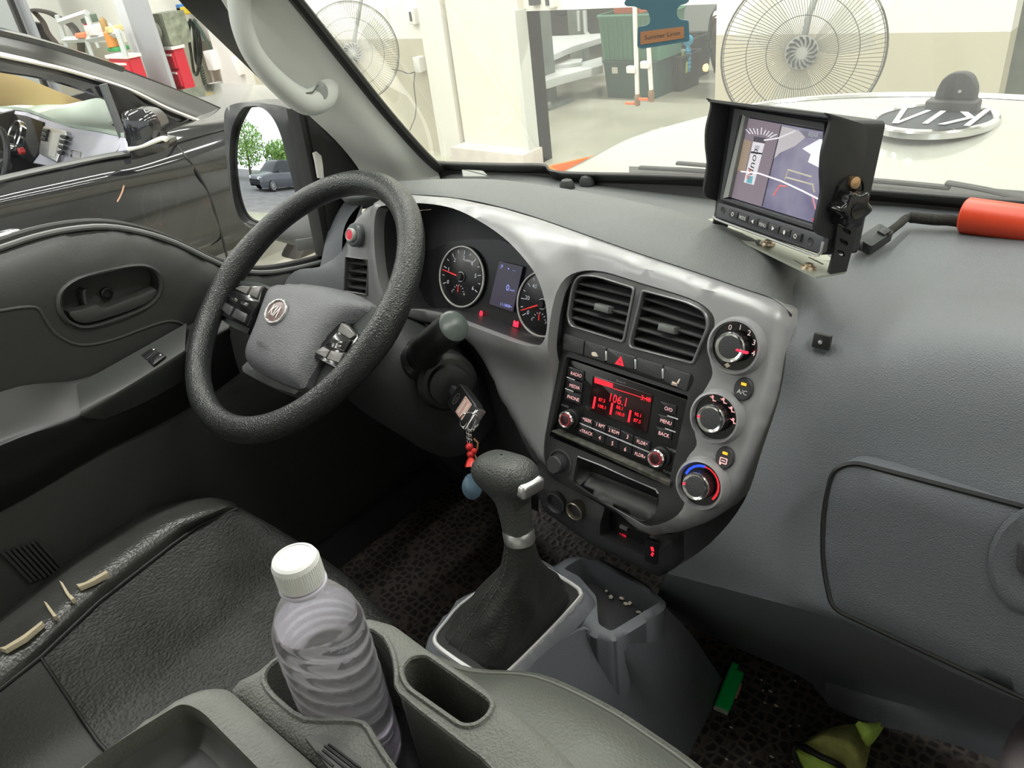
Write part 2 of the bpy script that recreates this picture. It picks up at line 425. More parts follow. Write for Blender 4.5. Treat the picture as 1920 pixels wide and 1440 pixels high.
m.surf([[(-1.17, 1.02, 1.25), (-.8, 1.04, 1.25), (-.3, 1.04, 1.2), (.4, 1.0, 1.2)], [(-1.17, 1.1, 1.0), (-.8, 1.12, 1.0), (-.4, 1.1, 1.0), (.4, 1.1, 1.0)], [(-1.17, 1.15, .8), (-.8, 1.15, .75), (-.4, 1.1, .8), (.4, 1.1, .8)], [(-1.17, 1.05, .6), (-.8, 1.0, .58), (-.4, .98, .6), (.4, .98, .6)], [(-1.17, .96, .55), (-.8, .95, .55), (-.4, .93, .55), (.4, .93, .55)]], 4, 4, .02)
tag(m.obj('wall_front', K['dark']), 'dark footwell bulkhead under the dashboard', 'bulkhead', kind='structure')

# ================================================================ DASHBOARD
PS = Fr(P(1160, 770, y=.66), (0, -math.cos(math.radians(23)), math.sin(math.radians(23))))
D = thing('dashboard', (-.5, .8, 1.0), 'grey moulded dashboard with silver centre bezel below the windscreen', 'dashboard')
# top pad: gutter by the glass, crest, rolled front edge
lipL = [(640, 372, .80), (700, 366, .79), (770, 364, .78), (850, 370, .775), (930, 387, .77), (1000, 408, .765), (1100, 443, .76), (1200, 478, .757), (1300, 511, .752), (1380, 539, .748), (1440, 560, .745), (1476, 590, .742)]
lip = [P(u, v, y=y) for u, v, y in lipL]+[P(1530, 640, y=.775)+np.array([0,0,-.01])]
crest = [P(u, v, y=y) for u, v, y in ((660, 350, .90), (715, 346, .90), (775, 343, .91), (850, 338, .91), (930, 337, .91), (1010, 346, .90), (1120, 364, .90), (1230, 386, .89), (1320, 410, .885), (1400, 440, .87), (1470, 462, .87))]+[P(1590, 470, y=.90)+np.array([0,0,-.03])]
mid = [a*.42+b*.58+np.array([0, -.005, .012]) for a, b in zip(lip, crest)]
mid[-1] = mid[-1]+np.array([0, .02, -.035])
gut = [c+np.array([0, .09, -.045]) for c in crest]
gut2 = [np.array([c[0], 1.09, 1.285]) for c in crest]
und = [l+np.array([0, .03, -.03]) for l in lip]
m = M(); m.surf([und, lip, mid, crest, gut, gut2], 3, 5)
m.obj('upper_pad', K['pad'], D)
# right-hand part: top, rolled shoulder, face with knee bulge, glovebox surround
Yz = lambda u, v, z: P(u, v, z=z)
cols = []
R1 = [(1476, 520, 'z', 1.305), (1500, 470, 'z', 1.305)]
rowsR = [
 [(1450, 385, 'y', 1.09), (1640, 385, 'y', 1.09), (1790, 396, 'y', 1.09), (1920, 408, 'y', 1.08), (2200, 430, 'y', 1.06)],
 [(1440, 440, 'y', .92), (1600, 450, 'y', .95), (1760, 460, 'y', .96), (1920, 470, 'y', .96), (2200, 480, 'y', .95)],
 [(1468, 505, 'y', .83), (1590, 520, 'y', .865), (1740, 530, 'y', .875), (1900, 540, 'y', .875), (2200, 550, 'y', .86)],
 [(1476, 560, 'y', .775), (1560, 580, 'y', .79), (1700, 580, 'y', .80), (1880, 580, 'y', .80), (2200, 590, 'y', .79)],
 [(1476, 640, 'y', .725), (1545, 660, 'y', .735), (1660, 650, 'y', .735), (1850, 640, 'y', .735), (2200, 650, 'y', .73)],
 [(1462, 740, 'y', .70), (1532, 760, 'y', .70), (1640, 740, 'y', .70), (1850, 740, 'y', .695), (2200, 740, 'y', .69)],
 [(1430, 840, 'y', .665), (1530, 870, 'y', .675), (1610, 855, 'y', .675), (1850, 870, 'y', .665), (2200, 940, 'y', .65)],
 [(1395, 940, 'y', .63), (1520, 990, 'y', .65), (1620, 1000, 'y', .64), (1850, 1040, 'y', .63), (2200, 1100, 'y', .61)],
 [(1330, 1020, 'y', .605), (1500, 1100, 'y', .62), (1600, 1150, 'y', .615), (1800, 1250, 'y', .60), (2200, 1400, 'y', .58)],
 [(1250, 1075, 'y', .60), (1440, 1125, 'y', .61), (1560, 1160, 'y', .62), (1760, 1240, 'y', .62), (2200, 1440, 'y', .61)],
]
rr = [[P(u, v, **{k: val}) for u, v, k, val in r] for r in rowsR]
m = M(); m.surf(rr, 5, 4)
m.obj('passenger_panel', K['side'], D)
# under-dash kick panels (blue-grey, right) and dark knee cover (driver)
m = M()
r0 = rr[-1]
m.surf([r0, [P(1235, 1110, y=.68), P(1420, 1180, y=.70), P(1600, 1225, y=.72), P(1800, 1290, y=.72), P(2200, 1470, y=.72)],
        [P(1240, 1130, y=.78), P(1400, 1215, y=.84), P(1600, 1280, y=.86), P(1800, 1340, y=.86), P(2200, 1500, y=.86)],
        [P(1300, 1190, y=.92), P(1420, 1255, y=.95), P(1600, 1345, z=.60), P(1800, 1400, z=.60), P(2200, 1560, z=.6)]], 4, 4)
m.obj('kick_panel', K['lower'], D)
# glovebox lid
GB = Fr(P(1700, 1000, y=.624), (-.02, -.955, .30))
m = M()
lo = rp(GB.LL([(1562, 880), (1600, 866), (1920, 950), (2200, 1022), (2200, 1420), (1920, 1308), (1560, 1140), (1543, 1060), (1543, 960)]), [.03, .03, .01, .03, .03, .01, .012, .02, .03])
m.sheet(GB, lo, h=lambda a, b, d: .006-.006*(1-min(1, d/.012))**2, step=.02, skirt=.03)
gb = m.obj('glovebox_lid', K['lid'], D)
m = M(); m.tube([GB.W(a, b, .0005) for a, b in resample(lo, .02)], .0026, 6, closed=True); m.obj('lid_gap', K['black'], gb)
m = M(); m.lathe(GB.px(1945, 1045, .0), [(.030, -.001), (.034, .008), (.030, .010), (.024, .0085)], 36, sx=1, sy=1.5)
m.obj('latch_surround', K['lid'], gb)
m = M(); m.prism(GB, rp(GB.LL([(1910, 1010), (1980, 1030), (1975, 1085), (1905, 1075)], .01), .008), .004, .013, .003)
m.obj('latch', K['dark'], gb)
# small sensor socket right of the bezel
SF = Fr(P(1541, 640, y=.735), (0, -.97, .24))
m = M(); m.box(SF, 0, 0, .0175, .0155, -.004, .004, .0015); so = m.obj('sensor_housing', K['black'], D)
m = M(); m.lathe(SF, [(.0022, .003), (.0022, .0055), (.0008, .006)], 12); m.obj('sensor_pin', K['satin'], so)
# ---------------------------------------------------------------- silver bezel
out_px = [(640, 560), (639, 480), (650, 418), (675, 388), (715, 371), (770, 366), (850, 372), (930, 389), (1000, 410), (1100, 445), (1200, 480), (1300, 513), (1380, 541), (1440, 561), (1466, 580), (1474, 608),
          (1468, 660), (1440, 780), (1405, 880), (1380, 930), (1352, 960), (1312, 986), (1262, 1003), (1212, 1010), (1185, 1000), (1140, 962), (1075, 926), (1035, 905), (1012, 880), (1000, 868), (962, 810), (925, 745), (900, 680), (884, 645), (840, 612), (770, 602), (700, 640), (655, 640)]
O_ = PS.LL(out_px)
cl_px = sm([(706, 395), (735, 384), (790, 381), (850, 391), (905, 418), (955, 455), (1000, 508), (1019, 555), (1026, 600), (1021, 635), (1008, 648), (975, 645), (900, 618), (830, 592), (775, 580), (735, 575), (712, 530), (702, 460)], 5)
lv_px = [(648, 482), (690, 488), (686, 552), (645, 545)]
IN_px = [(1088, 510), (1130, 509), (1200, 530), (1290, 558), (1328, 580), (1340, 604), (1333, 640), (1330, 670), (1336, 700), (1325, 725), (1305, 760), (1302, 805), (1306, 835), (1288, 860), (1278, 900), (1283, 945), (1262, 972), (1218, 988), (1190, 975), (1140, 948), (1070, 918), (1030, 893), (1020, 865), (1022, 815), (1045, 690), (1058, 590), (1068, 532)]
CH = PS.LL(cl_px, .03); LV = PS.LL(lv_px, .004)
CHa = np.array(CH)
def hb(a, b, d):
    dc = float(segdist([(a, b)], CHa[::3])[0])
    r = .030*math.exp(-(dc/.035)**2)
    return r - .016*(1-min(1, d/.014))**2
INl = sm(PS.LL(IN_px), 3)
m = M(); m.sheet(PS, O_, [CH, LV, INl], hb, .011, .03, hskirt=.02)
m.obj('silver_bezel', K['silver'], D, ang=50)
# cluster hood: inner wall going back to the lens
m = M(); n_ = len(CH)
lens_px = sm([(720, 470), (760, 462), (800, 470), (850, 452), (905, 449), (948, 453), (990, 490), (1012, 530), (1026, 600), (1018, 640), (1000, 650), (960, 640), (890, 612), (830, 592), (770, 588), (735, 580), (715, 530), (712, 500)], 5)
LE = PS.LL(lens_px, -.05)
m.sheet(PS, [(a, b) for a, b in CH], [], lambda a, b, d: -.052, .02, 0)
m.obj('cluster_back', K['black'], D)
m = M()
k_ = len(CH); h_in = [[PS.W(a, b, hb(a, b, .1)) for a, b in CH], [PS.W(a*.98+.02*c, b*.98+.02*e_, -.01) for (a, b), (c, e_) in zip(CH, LE)], [PS.W(a, b, -.051) for a, b in CH]]
vs = [p for r in h_in for p in r]
m.add(vs, [(l*k_+i, l*k_+(i+1) % k_, (l+1)*k_+(i+1) % k_, (l+1)*k_+i) for l in range(2) for i in range(k_)])
m.obj('cluster_hood', mat('cluster_hood_plastic', (.045, .042, .048), .45), D)
# silver shoulder under the pad lip closes the gap between pad and bezel
m = M()
sh_px = [(640, 480), (650, 418), (675, 388), (715, 371), (770, 366), (850, 372), (930, 389), (1000, 410), (1100, 445), (1200, 480), (1300, 513), (1380, 541), (1440, 561), (1472, 585)]
f_ = [PS.W(*PS.L(u, v), -.015) for u, v, y in lipL]
b_ = [P(u, v, y=y)+np.array([0, .012, -.010]) for u, v, y in lipL]
m.surf([f_, [(a+b)/2+np.array([0, 0, -.002]) for a, b in zip(f_, b_)], b_], 3, 3)
m.obj('bezel_shoulder', K['silver'], D)
# dark inset of the centre stack
vL_px = [(1088, 518), (1120, 519), (1190, 541), (1170, 640), (1072, 610), (1068, 590), (1076, 540)]
vR_px = [(1208, 546), (1290, 568), (1323, 585), (1329, 610), (1300, 680), (1185, 650), (1184, 640)]
rad_px = [(1064, 668), (1292, 742), (1254, 912), (1031, 818)]
poc_px = [(1085, 852), (1140, 875), (1232, 915), (1238, 935), (1228, 968), (1205, 978), (1140, 950), (1075, 905)]
VLl = rp(PS.LL(vL_px), [.012, .012, .004, .004, .01, .004, .01]); VRl = rp(PS.LL(vR_px), [.004, .01, .012, .01, .004, .004, .004])
RAl = rp(PS.LL(rad_px), .004); POl = rp(PS.LL(poc_px), .006)
m = M(); m.sheet(PS, [(a, b) for a, b in INl], [VLl, VRl, RAl, POl], lambda a, b, d: .002-.004*(1-min(1, d/.006)), .012, .012, hskirt=.035)
m.obj('stack_inset', K['inset'], D)
# vents
def vent(loop, px_edges, nsl, knobpx, sc=1.0):
    V = thing('vent', PS.W(*np.mean(loop, 0)), None, None); V.parent = D; V.location = tuple(PS.W(*np.mean(loop, 0))-np.array(D.location))
    V.name = 'air_vent'
    m = M(); r1 = resample(loop, .004); c0 = np.mean(r1, 0)
    m.ringp(PS, [tuple(c0+(p-c0)*1.055) for p in r1], [tuple(c0+(p-c0)*.985) for p in r1], -.004, .005, .0012)
    m.obj('vent_frame', mat('vent_ring', (.18, .18, .185), .35, .5), V)
    m = M(); m.prism(PS, [tuple(c0+(p-c0)*1.0) for p in r1], -.036, -.034); m.obj('vent_back', K['black'], V)
    (tl, tr), (bl, br) = px_edges
    for i in range(nsl):
        t = (i+.5)/nsl
        A = np.array(PS.L(*(np.array(tl)+(np.array(bl)-np.array(tl))*t))); B = np.array(PS.L(*(np.array(tr)+(np.array(br)-np.array(tr))*t)))
        m = M(); ax = (B-A)/np.linalg.norm(B-A); nn = np.array([-ax[1], ax[0]])
        pts = []
        pr = [(-.0012, -.002), (.0006, .0), (.0012, -.003), (.006, -.026), (.0045, -.027)]
        vs = [PS.W(*(E_+nn*o), hh) for E_ in (A, B) for o, hh in pr]; n5 = len(pr)
        m.add(vs, [(k, (k+1) % n5, n5+(k+1) % n5, n5+k) for k in range(n5)]+[tuple(range(n5)), tuple(range(2*n5-1, n5-1, -1))])
        m.obj('slat', K['vent'], V)
    if knobpx:
        m = M(); a, b = PS.L(*knobpx); m.box(PS, a, b, .022, .0085, -.006, .008, .002, rot=-.02); m.obj('vent_slider', K['satin'] if False else mat('slider', (.12, .125, .12), .35), V)
    return V
vent(VLl, (((1079, 522), (1188, 548)), ((1070, 604), (1172, 636))), 5, (1133, 578))
vent(VRl, (((1207, 549), (1330, 590)), ((1187, 645), (1302, 678))), 5, (1254, 616))
vent(LV, (((650, 484), (689, 490)), ((647, 545), (686, 551))), 4, None)
# row of push buttons under the vents
rowL = c7([(148, 345), (250, 380), (355, 415), (500, 460), (630, 500), (765, 545)])
rowB = c7([(140, 425), (243, 455), (350, 490), (488, 525), (622, 575), (740, 632)])
m = M()
bb = rp(PS.LL([rowL[0], rowL[-1], c7([(772, 575)])[0], rowB[-1], rowB[0]], .004), .004); m.prism(PS, bb, -.004, .003, .001)
sw = m.obj('switch_row', K['black'], D)
for i in range(5):
    q = [np.array(PS.L(*p, .005)) for p in (rowL[i], rowL[i+1], rowB[i+1], rowB[i])]; c0 = sum(q)/4
    m = M(); m.prism(PS, rp([tuple(c0+(p-c0)*.955) for p in q], .0025), .002, .0065, .0012); bt = m.obj('push_button', K['dark'] if i != 2 else K['inset'], sw)
    if i == 2:
        m = M(); T = PS.at(*PS.L(1162, 679, .007), .0066)
        for r_, w_ in ((.0075, .0011), (.0042, .0009)):
            t3 = [(r_*math.cos(a_), r_*math.sin(a_)) for a_ in (math.pi/2, math.pi*7/6, math.pi*11/6)]; t4 = [(x*(1-2.2*w_/r_), y*(1-2.2*w_/r_)) for x, y in t3]
            m.ringp(T, t3, t4, 0, .0004)
        m.obj('hazard_triangle', K['redp'], sw)
    if i == 4:
        m = M(); T = PS.at(*PS.L(1267, 715, .007), .0066)
        m.prism(T, [(-.005, -.0035), (.002, -.0035), (.002, -.002), (-.004, -.001)], 0, .0004); m.prism(T, [(.0015, -.001), (.0035, .004), (.005, .004), (.0035, -.002)], 0, .0004); m.prism(T, [(-.005, -.005), (.003, -.005), (.003, -.0044), (-.005, -.0044)], 0, .0004)
        m.obj('seat_heater_symbol', mat('amber_print', (.75, .6, .5), .5), sw)
    if i == 1:
        m = M(); T = PS.at(*PS.L(1114, 664, .007), .0066); m.lathe(T, [(.0035, 0), (.0035, .0004)], 12, sx=1.2, sy=.8); m.box(T, .004, -.001, .003, .002, 0, .0004)
        m.obj('lamp_symbol', mat('beige_print', (.7, .6, .5), .5), sw)
    if i < 4:
        a, b = (np.array(PS.L(*rowL[i+1], .007))*.45+np.array(PS.L(*rowB[i+1], .007))*.55)
        if i >= 1:
            m = M(); m.box(PS, a, b, .003, .012, .004, .0085, .0012, rot=.18); m.obj('button_divider', K['satin'] if i else K['dark'], sw)
# pocket door under the radio
PF = PS
m = M()
m.sheet(PS, [tuple(p) for p in rp(PS.LL(poc_px), .008)], [], lambda a, b, d: -.004-.018*math.exp(-((b-PS.L(1150, 915)[1])/.012)**2)*min(1, d/.01), .008, .01)
po = m.obj('pocket_door', K['black'], D)
m = M(); m.tube([PS.W(*PS.L(u, v, .002), .002) for u, v in c7([(215, 940), (330, 985), (450, 1040), (590, 1100), (602, 1120)])], .0011, 6); m.obj('chrome_lip', K['satin'], po)
# shelf edge under the radio with dust
m = M(); m.prism(PS, rp(PS.LL(c7([(78, 820), (100, 812), (665, 1062), (660, 1090)]), .006), .002), -.01, .008, .002); m.obj('radio_shelf', mat('dusty_shelf', (.06, .06, .05), .7, var=.5, vscale=120), D)
# round plug left of the pocket door
m = M(); m.lathe(PS.px(1052, 868), [(.0195, -.002), (.0195, .003), (.017, .004), (.0165, .001), (.012, .001), (.012, .016), (.0105, .018)], 32); m.obj('lighter_knob', K['dark'], D)
# lower centre panel with power sockets and the usb panel
LP = Fr(P(1150, 980, y=.625), (0, -.99, .12))
m = M(); m.sheet(LP, LP.LL([(1000, 868), (1035, 905), (1075, 930), (1140, 968), (1185, 1005), (1215, 1012), (1250, 1010), (1252, 1080), (1225, 1090), (1100, 1030), (1010, 965), (985, 900)]), [rp(LP.LL([(1127, 952), (1212, 985), (1207, 1045), (1124, 1005)]), .004)], lambda a, b, d: -.012*(1-min(1, d/.02))**2, .012, .03, hskirt=.03)
lp = m.obj('lower_stack', K['dark'], D)
m = M(); m.prism(LP, LP.LL([(1125, 950), (1215, 984), (1210, 1048), (1122, 1006)]), -.03, -.022); up = m.obj('usb_panel', K['black'], D)
m = M(); m.box(LP.px(1169, 990, -.02), 0, 0, .012, .004, -.002, .001); m.obj('usb_socket', K['satin'], up)
m = M(); m.text(LP.px(1168, 1004, -.02), 'USB', 0, 0, 0, .0062); m.obj('usb_lettering', K['redp'], up)
for i, (u, v, r) in enumerate(((1043, 942, .016), (1079, 957, .0135))):
    m = M(); m.lathe(LP.px(u, v, .002), [(r*1.0, -.01), (r, .004), (r*.9, .005), (r*.82, .003), (r*.82, -.03)], 30); m.lathe(LP.px(u, v, .002), [(r*.82, -.03), (0.0001, -.03)], 30); m.obj('power_socket', mat('socket_ring', (.3, .27, .22), .35, .8) if i else K['dark'], D)
m = M(); m.prism(LP.px(1222, 1033, .0), rp(rect(.018, .036), .003), -.002, .003, .001); kb = m.obj('seat_heat_switch', K['black'], D)
m = M(); T = LP.px(1223, 1034, .003); m.box(T, 0, .004, .004, .006, 0, .0006, rot=.3); m.box(T, .0005, -.004, .003, .006, 0, .0006, rot=-.3); m.obj('switch_symbol', K['redp'], kb)
# red start button pod (left)
m = M(); F_ = PS.px(667, 441, .006); m.lathe(F_, [(.019, -.01), (.019, .004), (.0165, .007), (.0105, .008)], 36); pb = m.obj('button_surround', mat('button_ring', (.16, .17, .18), .35, .3), D)
m = M(); m.lathe(F_.at(0, 0, .006), [(.0105, 0), (.0105, .007), (.009, .0085), (.008, .007)], 30); m.obj('button_rim', K['handle'], pb)
m = M(); m.lathe(F_.at(0, 0, .011), [(.0082, 0), (.0078, .002), (.004, .003), (.0001, .0032)], 30); m.obj('red_cap', mat('red_cap', (.75, .05, .08), .25, emit=(1, .1, .15), estr=.25), pb)
# dark knee cover below the bezel, driver side
m = M()
kr = [[P(640, 600, y=.76), P(760, 606, y=.74), P(850, 615, y=.72), P(900, 660, y=.70), P(945, 750, y=.685), P(990, 845, y=.66), P(1020, 885, y=.64)],
      [P(560, 700, y=.80), P(700, 720, y=.76), P(800, 740, y=.75), P(880, 760, y=.74), P(930, 820, y=.72), P(985, 880, y=.70), P(1015, 915, y=.68)],
      [P(470, 830, y=.86), P(640, 800, y=.84), P(780, 830, y=.84), P(860, 850, y=.83), P(920, 880, y=.82), P(980, 920, y=.80), P(1010, 940, y=.78)],
      [P(430, 905, y=.95), P(600, 880, y=.97), P(760, 900, y=.97), P(850, 915, y=.97), P(920, 930, y=.95), P(985, 950, y=.92), P(1010, 960, y=.9)]]
m.surf(kr, 5, 4)
m.obj('knee_cover', K['dark'], D)
# left end of the dash, beside the door
m = M()
m.surf([[P(600, 500, x=-1.17), P(640, 470, x=-1.13), P(680, 380, x=-1.10)], [P(540, 520, x=-1.17), P(640, 560, x=-1.10), P(660, 600, x=-1.05)], [P(500, 640, x=-1.17), P(560, 660, x=-1.10), P(640, 640, x=-1.0)]], 5, 5)
m.surf([[P(640, 482, x=-1.13), P(648, 420, x=-1.12), P(690, 372, x=-1.11), P(760, 345, x=-1.13)], [P(600, 500, x=-1.18), P(620, 420, x=-1.18), P(660, 360, x=-1.18), P(720, 330, x=-1.18)]], 5, 3)
m.obj('end_panel', K['side'], D)
# ================================================================ INSTRUMENT CLUSTER
LZ = -.046
CL = thing('instrument_cluster', PS.W(*PS.L(905, 540, LZ), LZ), 'dark instrument cluster with two white-ringed gauges and a small display', 'instrument cluster')
m = M(); m.sheet(PS, LE, [], lambda a, b, d: LZ-.004, .02, .004)
m.obj('lens_panel', mat('cluster_face', (.022, .022, .025), .22), CL)
dial = mat('dial_black', (.012, .012, .014), .3); wht = mat('lit_white', (.75, .75, .8), .5, emit=(.8, .85, 1), estr=.25); redn = mat('needle_red', (.7, .03, .03), .4, emit=(1, .05, .05), estr=.5)
blu = mat('display_blue', (.3, .35, .8), .5, emit=(.35, .4, 1), estr=.7)
def gauge(cu, cv, R, marks, nums, a0, a1, needle, sub=True):
    G = PS.at(*PS.L(cu, cv, LZ), LZ)
    Rx = R
    g_ = thing('gauge', G.o, None, None); g_.parent = CL; g_.location = tuple(G.o-np.array(CL.location))
    m = M(); m.lathe(G, [(R, 0), (R*.97, .0008)], 48); m.obj('dial', dial, g_)
    m = M(); m.ringp(G, ring(R*1.03, 64), ring(R*.97, 64), 0, .003, .0008); m.obj('gauge_ring', mat('ring_white', (.75, .75, .74), .3, .4), g_)
    m = M()
    for i in range(marks):
        t = math.radians(a0+(a1-a0)*i/(marks-1)); L = .0065 if i % 2 == 0 else .004
        m.box(G, (R*.88-L/2)*math.cos(t), (R*.88-L/2)*math.sin(t), L, .0009, .001, .0013, rot=t)
    tk = m.obj('tick_marks', wht, g_); tk['kind'] = 'stuff'
    m = M()
    for i, s_ in enumerate(nums):
        t = math.radians(a0+(a1-a0)*i/(len(nums)-1)); m.text(G, s_, R*.64*math.cos(t), R*.64*math.sin(t), .0012, .0085)
    nm = m.obj('numerals', wht, g_)
    t = math.radians(needle); m = M()
    m.prism(G.at(0, 0, 0, t), [(-.004, -.0012), (R*.84, -.0004), (R*.84, .0004), (-.004, .0012)], .004, .0055); m.obj('needle', redn, g_)
    m = M(); m.lathe(G, [(.006, .001), (.006, .0065), (.0048, .0075)], 24); m.obj('needle_cap', K['black'], g_)
    m = M(); m.ringp(G.at(0, 0, 0, 0), ring(.0078, 28), ring(.0066, 28), .002, .003); m.obj('cap_ring', K['satin'], g_)
    if sub:
        S = G.at(-R*.05, -R*.52, .001); m = M()
        for i in range(7):
            q = math.radians(170-i*26); m.box(S, .0105*math.cos(q), .0105*math.sin(q), .0024, .0006, 0, .0004, rot=q)
        m.text(S, 'C' if R > .04 and nums[1] == '1' else 'E', -.0125, -.001, .0003, .005); m.text(S, 'H' if nums[1] == '1' else 'F', .0125, -.001, .0003, .005)
        m.obj('small_scale', wht, g_)
        m = M(); m.prism(S.at(0, 0, 0, math.radians(95)), [(0, -.0006), (.010, -.0003), (.010, .0003), (0, .0006)], .001, .0018); m.obj('small_needle', redn, g_)
    return g_
gauge(866, 519, .0455, 13, ['0', '1', '2', '3', '4', '5', '6'], 205, -25, 173)
gauge(1019, 570, .0455, 15, ['0', '20', '40', '60', '80', '100', '120'], 215, -35, 205)
m = M(); m.text(PS.at(*PS.L(880, 489, LZ), LZ), 'x1000rpm', 0, 0, .0014, .0048); m.obj('rpm_lettering', wht, CL)
m = M(); dl = rp(PS.LL(c6([(850, 430), (1060, 480), (970, 885), (760, 815)]), LZ), .001); m.prism(PS, dl, LZ, LZ+.0012)
ds = m.obj('display', mat('display_glass', (.05, .045, .06), .25, emit=(.3, .26, .42), estr=.10), CL)
for s_, (x, y), z_ in (('0', (928, 668), .013), ('km/h', (968, 692), .0045), ('P', (877, 481), .0085), ('111808', (905, 826), .0065), ('km', (955, 838), .004), ('---', (985, 512), .006), ('\u2022', (935, 498), .01)):
    u, v = c6([(x, y)])[0]; m = M(); m.text(PS.at(*PS.L(u, v, LZ), LZ), s_, 0, 0, .0016, z_); m.obj('readout', blu, ds)
redw = mat('warning_red', (.8, .02, .05), .5, emit=(1, .02, .06), estr=1.6)
T = PS.at(*PS.L(903, 588, LZ), LZ); m = M(); m.ringp(T, ring(.0032, 16, ry=.0045), ring(.0016, 16, ry=.0026), .001, .0014); m.box(T, 0, 0, .001, .003, .001, .0014); m.box(T, 0, -.0055, .004, .0008, .001, .0014); m.obj('warning_symbol', redw, CL)
T = PS.at(*PS.L(968, 608, LZ), LZ); m = M(); m.box(T, 0, 0, .0095, .0075, .001, .0014, .0002); m.box(T, -.003, .0045, .002, .0015, .001, .0014); m.box(T, .003, .0045, .002, .0015, .001, .0014); m.obj('battery_symbol', redw, CL)
# ================================================================ RADIO
RD = thing('car_radio', PS.W(*PS.L(1160, 785)), 'black double height car radio with red display reading 106.1', 'radio')
RX = PS.at(*PS.L(1161, 786), 0)
TLq, TRq, BRq, BLq = PS.LL(c4([(100, 120), (1330, 545), (1165, 1290), (-20, 830)]))
m = M(); m.prism(PS, rp([TLq, TRq, BRq, BLq], .003), -.03, -.006, .001); fp = m.obj('faceplate', K['gloss'] if False else mat('radio_face', (.010, .010, .011), .3), RD)
m = M(); m.prism(PS, rp(PS.LL(c4([(385, 285), (985, 480), (925, 860), (345, 630)]), -.005), .002), -.006, -.004, .0006); dp = m.obj('display_window', mat('radio_lcd', (.02, .004, .005), .18), RD)
redl = mat('lcd_red', (.8, .01, .02), .5, emit=(1, .015, .03), estr=1.5)
def rt(m, s_, x, y, size, h=-.0034, al='C', sx=1.0, ro=0):
    u, v = c4([(x, y)])[0]; m.text(PS.at(*PS.L(u, v, h), 0), s_, 0, 0, h, size, al, sx, ro)
m = M(); rt(m, '106.1', 635, 530, .0155, sx=.85); rt(m, '3:48', 912, 520, .0082); rt(m, '87.5', 472, 535, .0062); rt(m, '108.1', 472, 600, .0062); rt(m, '88.1', 648, 610, .0062); rt(m, '100.0', 655, 672, .0062); rt(m, '90.1', 830, 680, .0062); rt(m, '87.5', 825, 742, .0062)
for x, y in ((398, 545), (570, 605), (752, 680)):
    u, v = c4([(x, y)])[0]; m.box(PS.px(u, v, -.0034), 0, -.002, .0028, .0155, 0, .0002)
a_, b_ = [PS.L(*c4([q])[0], -.0034) for q in ((585, 420), (965, 520))]
m.prism(PS, [(a_[0], a_[1]), (b_[0], a_[1]), (b_[0], a_[1]+.0006), (a_[0], a_[1]+.0006)], -.0036, -.0034)
m.prism(PS, PS.LL(c4([(398, 308), (582, 370), (580, 415), (398, 360)]), -.0034), -.0036, -.0033)
m.obj('display_digits', redl, dp)
m = M(); rt(m, 'FM1', 490, 362, .006, -.0031); m.obj('band_lettering', K['black'], dp)
gp_ = mat('grey_print', (.3, .3, .3), .5)
for q_ in (('Bluetooth', 665, 350, .0035, -.0055), ('ENTER', 1165, 1033, .0045, -.0055), ('TUNE', 1125, 1253, .0045, -.0055), ('POWER', 105, 592, .0035, -.0055)):
    m = M(); rt(m, *q_); m.obj('grey_lettering', gp_, RD)
bm_ = mat('radio_button', (.016, .016, .018), .35)
grid_t = [(255, 700), (385, 735), (520, 785), (660, 830), (790, 890), (960, 955)]
grid_m = [(245, 765), (378, 810), (510, 860), (645, 912), (780, 965), (945, 1050)]
grid_b = [(225, 875), (360, 925), (495, 975), (635, 1030), (765, 1085), (935, 1165)]
def rbut(qs, h=-.0025, s_=.95):
    q = [np.array(PS.L(*c4([p])[0], h)) for p in qs]; c0 = sum(q)/4; m = M()
    m.prism(PS, rp([tuple(c0+(p-c0)*s_) for p in q], .0012), -.006, h, .0008); return m.obj('button', bm_, RD)
tx1 = ['^SEEK', '1 RPT', '2 RDM', '3', 'FLDR^']; tx2 = ['vTRACK', '4', '5', '6', 'FLDRv']
for i in range(5):
    b1 = rbut((grid_t[i], grid_t[i+1], grid_m[i+1], grid_m[i])); b2 = rbut((grid_m[i], grid_m[i+1], grid_b[i+1], grid_b[i]))
    for b_, tx, (x, y) in ((b1, tx1[i], [(325, 735), (460, 790), (592, 848), (728, 902), (875, 962)][i]), (b2, tx2[i], [(315, 855), (450, 910), (577, 967), (706, 1025), (855, 1085)][i])):
        m = M(); rt(m, tx, x, y, .0062 if len(tx) > 1 else .0075, -.0022, sx=.9); m.obj('button_lettering', K['redlit'], b_)
for (x0, y0, x1, y1), tx, (tx_, ty) in (((110, 205, 290, 275), 'RADIO', (215, 278)), ((110, 310, 280, 370), 'MEDIA', (200, 400)), ((100, 420, 270, 490), 'PHONE', (185, 515)), ((1060, 570, 1250, 640), '\u25ce/\u25d4', (1138, 625)), ((1050, 700, 1230, 770), 'MENU', (1112, 752)), ((1040, 830, 1200, 890), 'BACK', (1093, 878))):
    dxy = .33 if x0 < 600 else .28
    b_ = rbut(((tx_-85, ty-60-85*dxy), (tx_+85, ty-60+85*dxy), (tx_+75, ty+42+85*dxy), (tx_-95, ty+42-85*dxy)), -.0035)
    m = M(); rt(m, tx if tx[0] != '\u25ce' else 'O/O', tx_, ty, .0064, -.0032, sx=.9); m.obj('button_lettering', K['redlit'], b_)
for pts in (((122, 303), (202, 335)), ((108, 418), (188, 450)), ((1128, 690), (1236, 726)), ((1106, 818), (1212, 856)), ((252, 765), (950, 1058))):
    A, B = [PS.W(*PS.L(*c4([p])[0], -.002), -.002) for p in pts]; m = M(); m.tube([A, B], .0009, 6); m.obj('chrome_strip', K['satin'], RD)
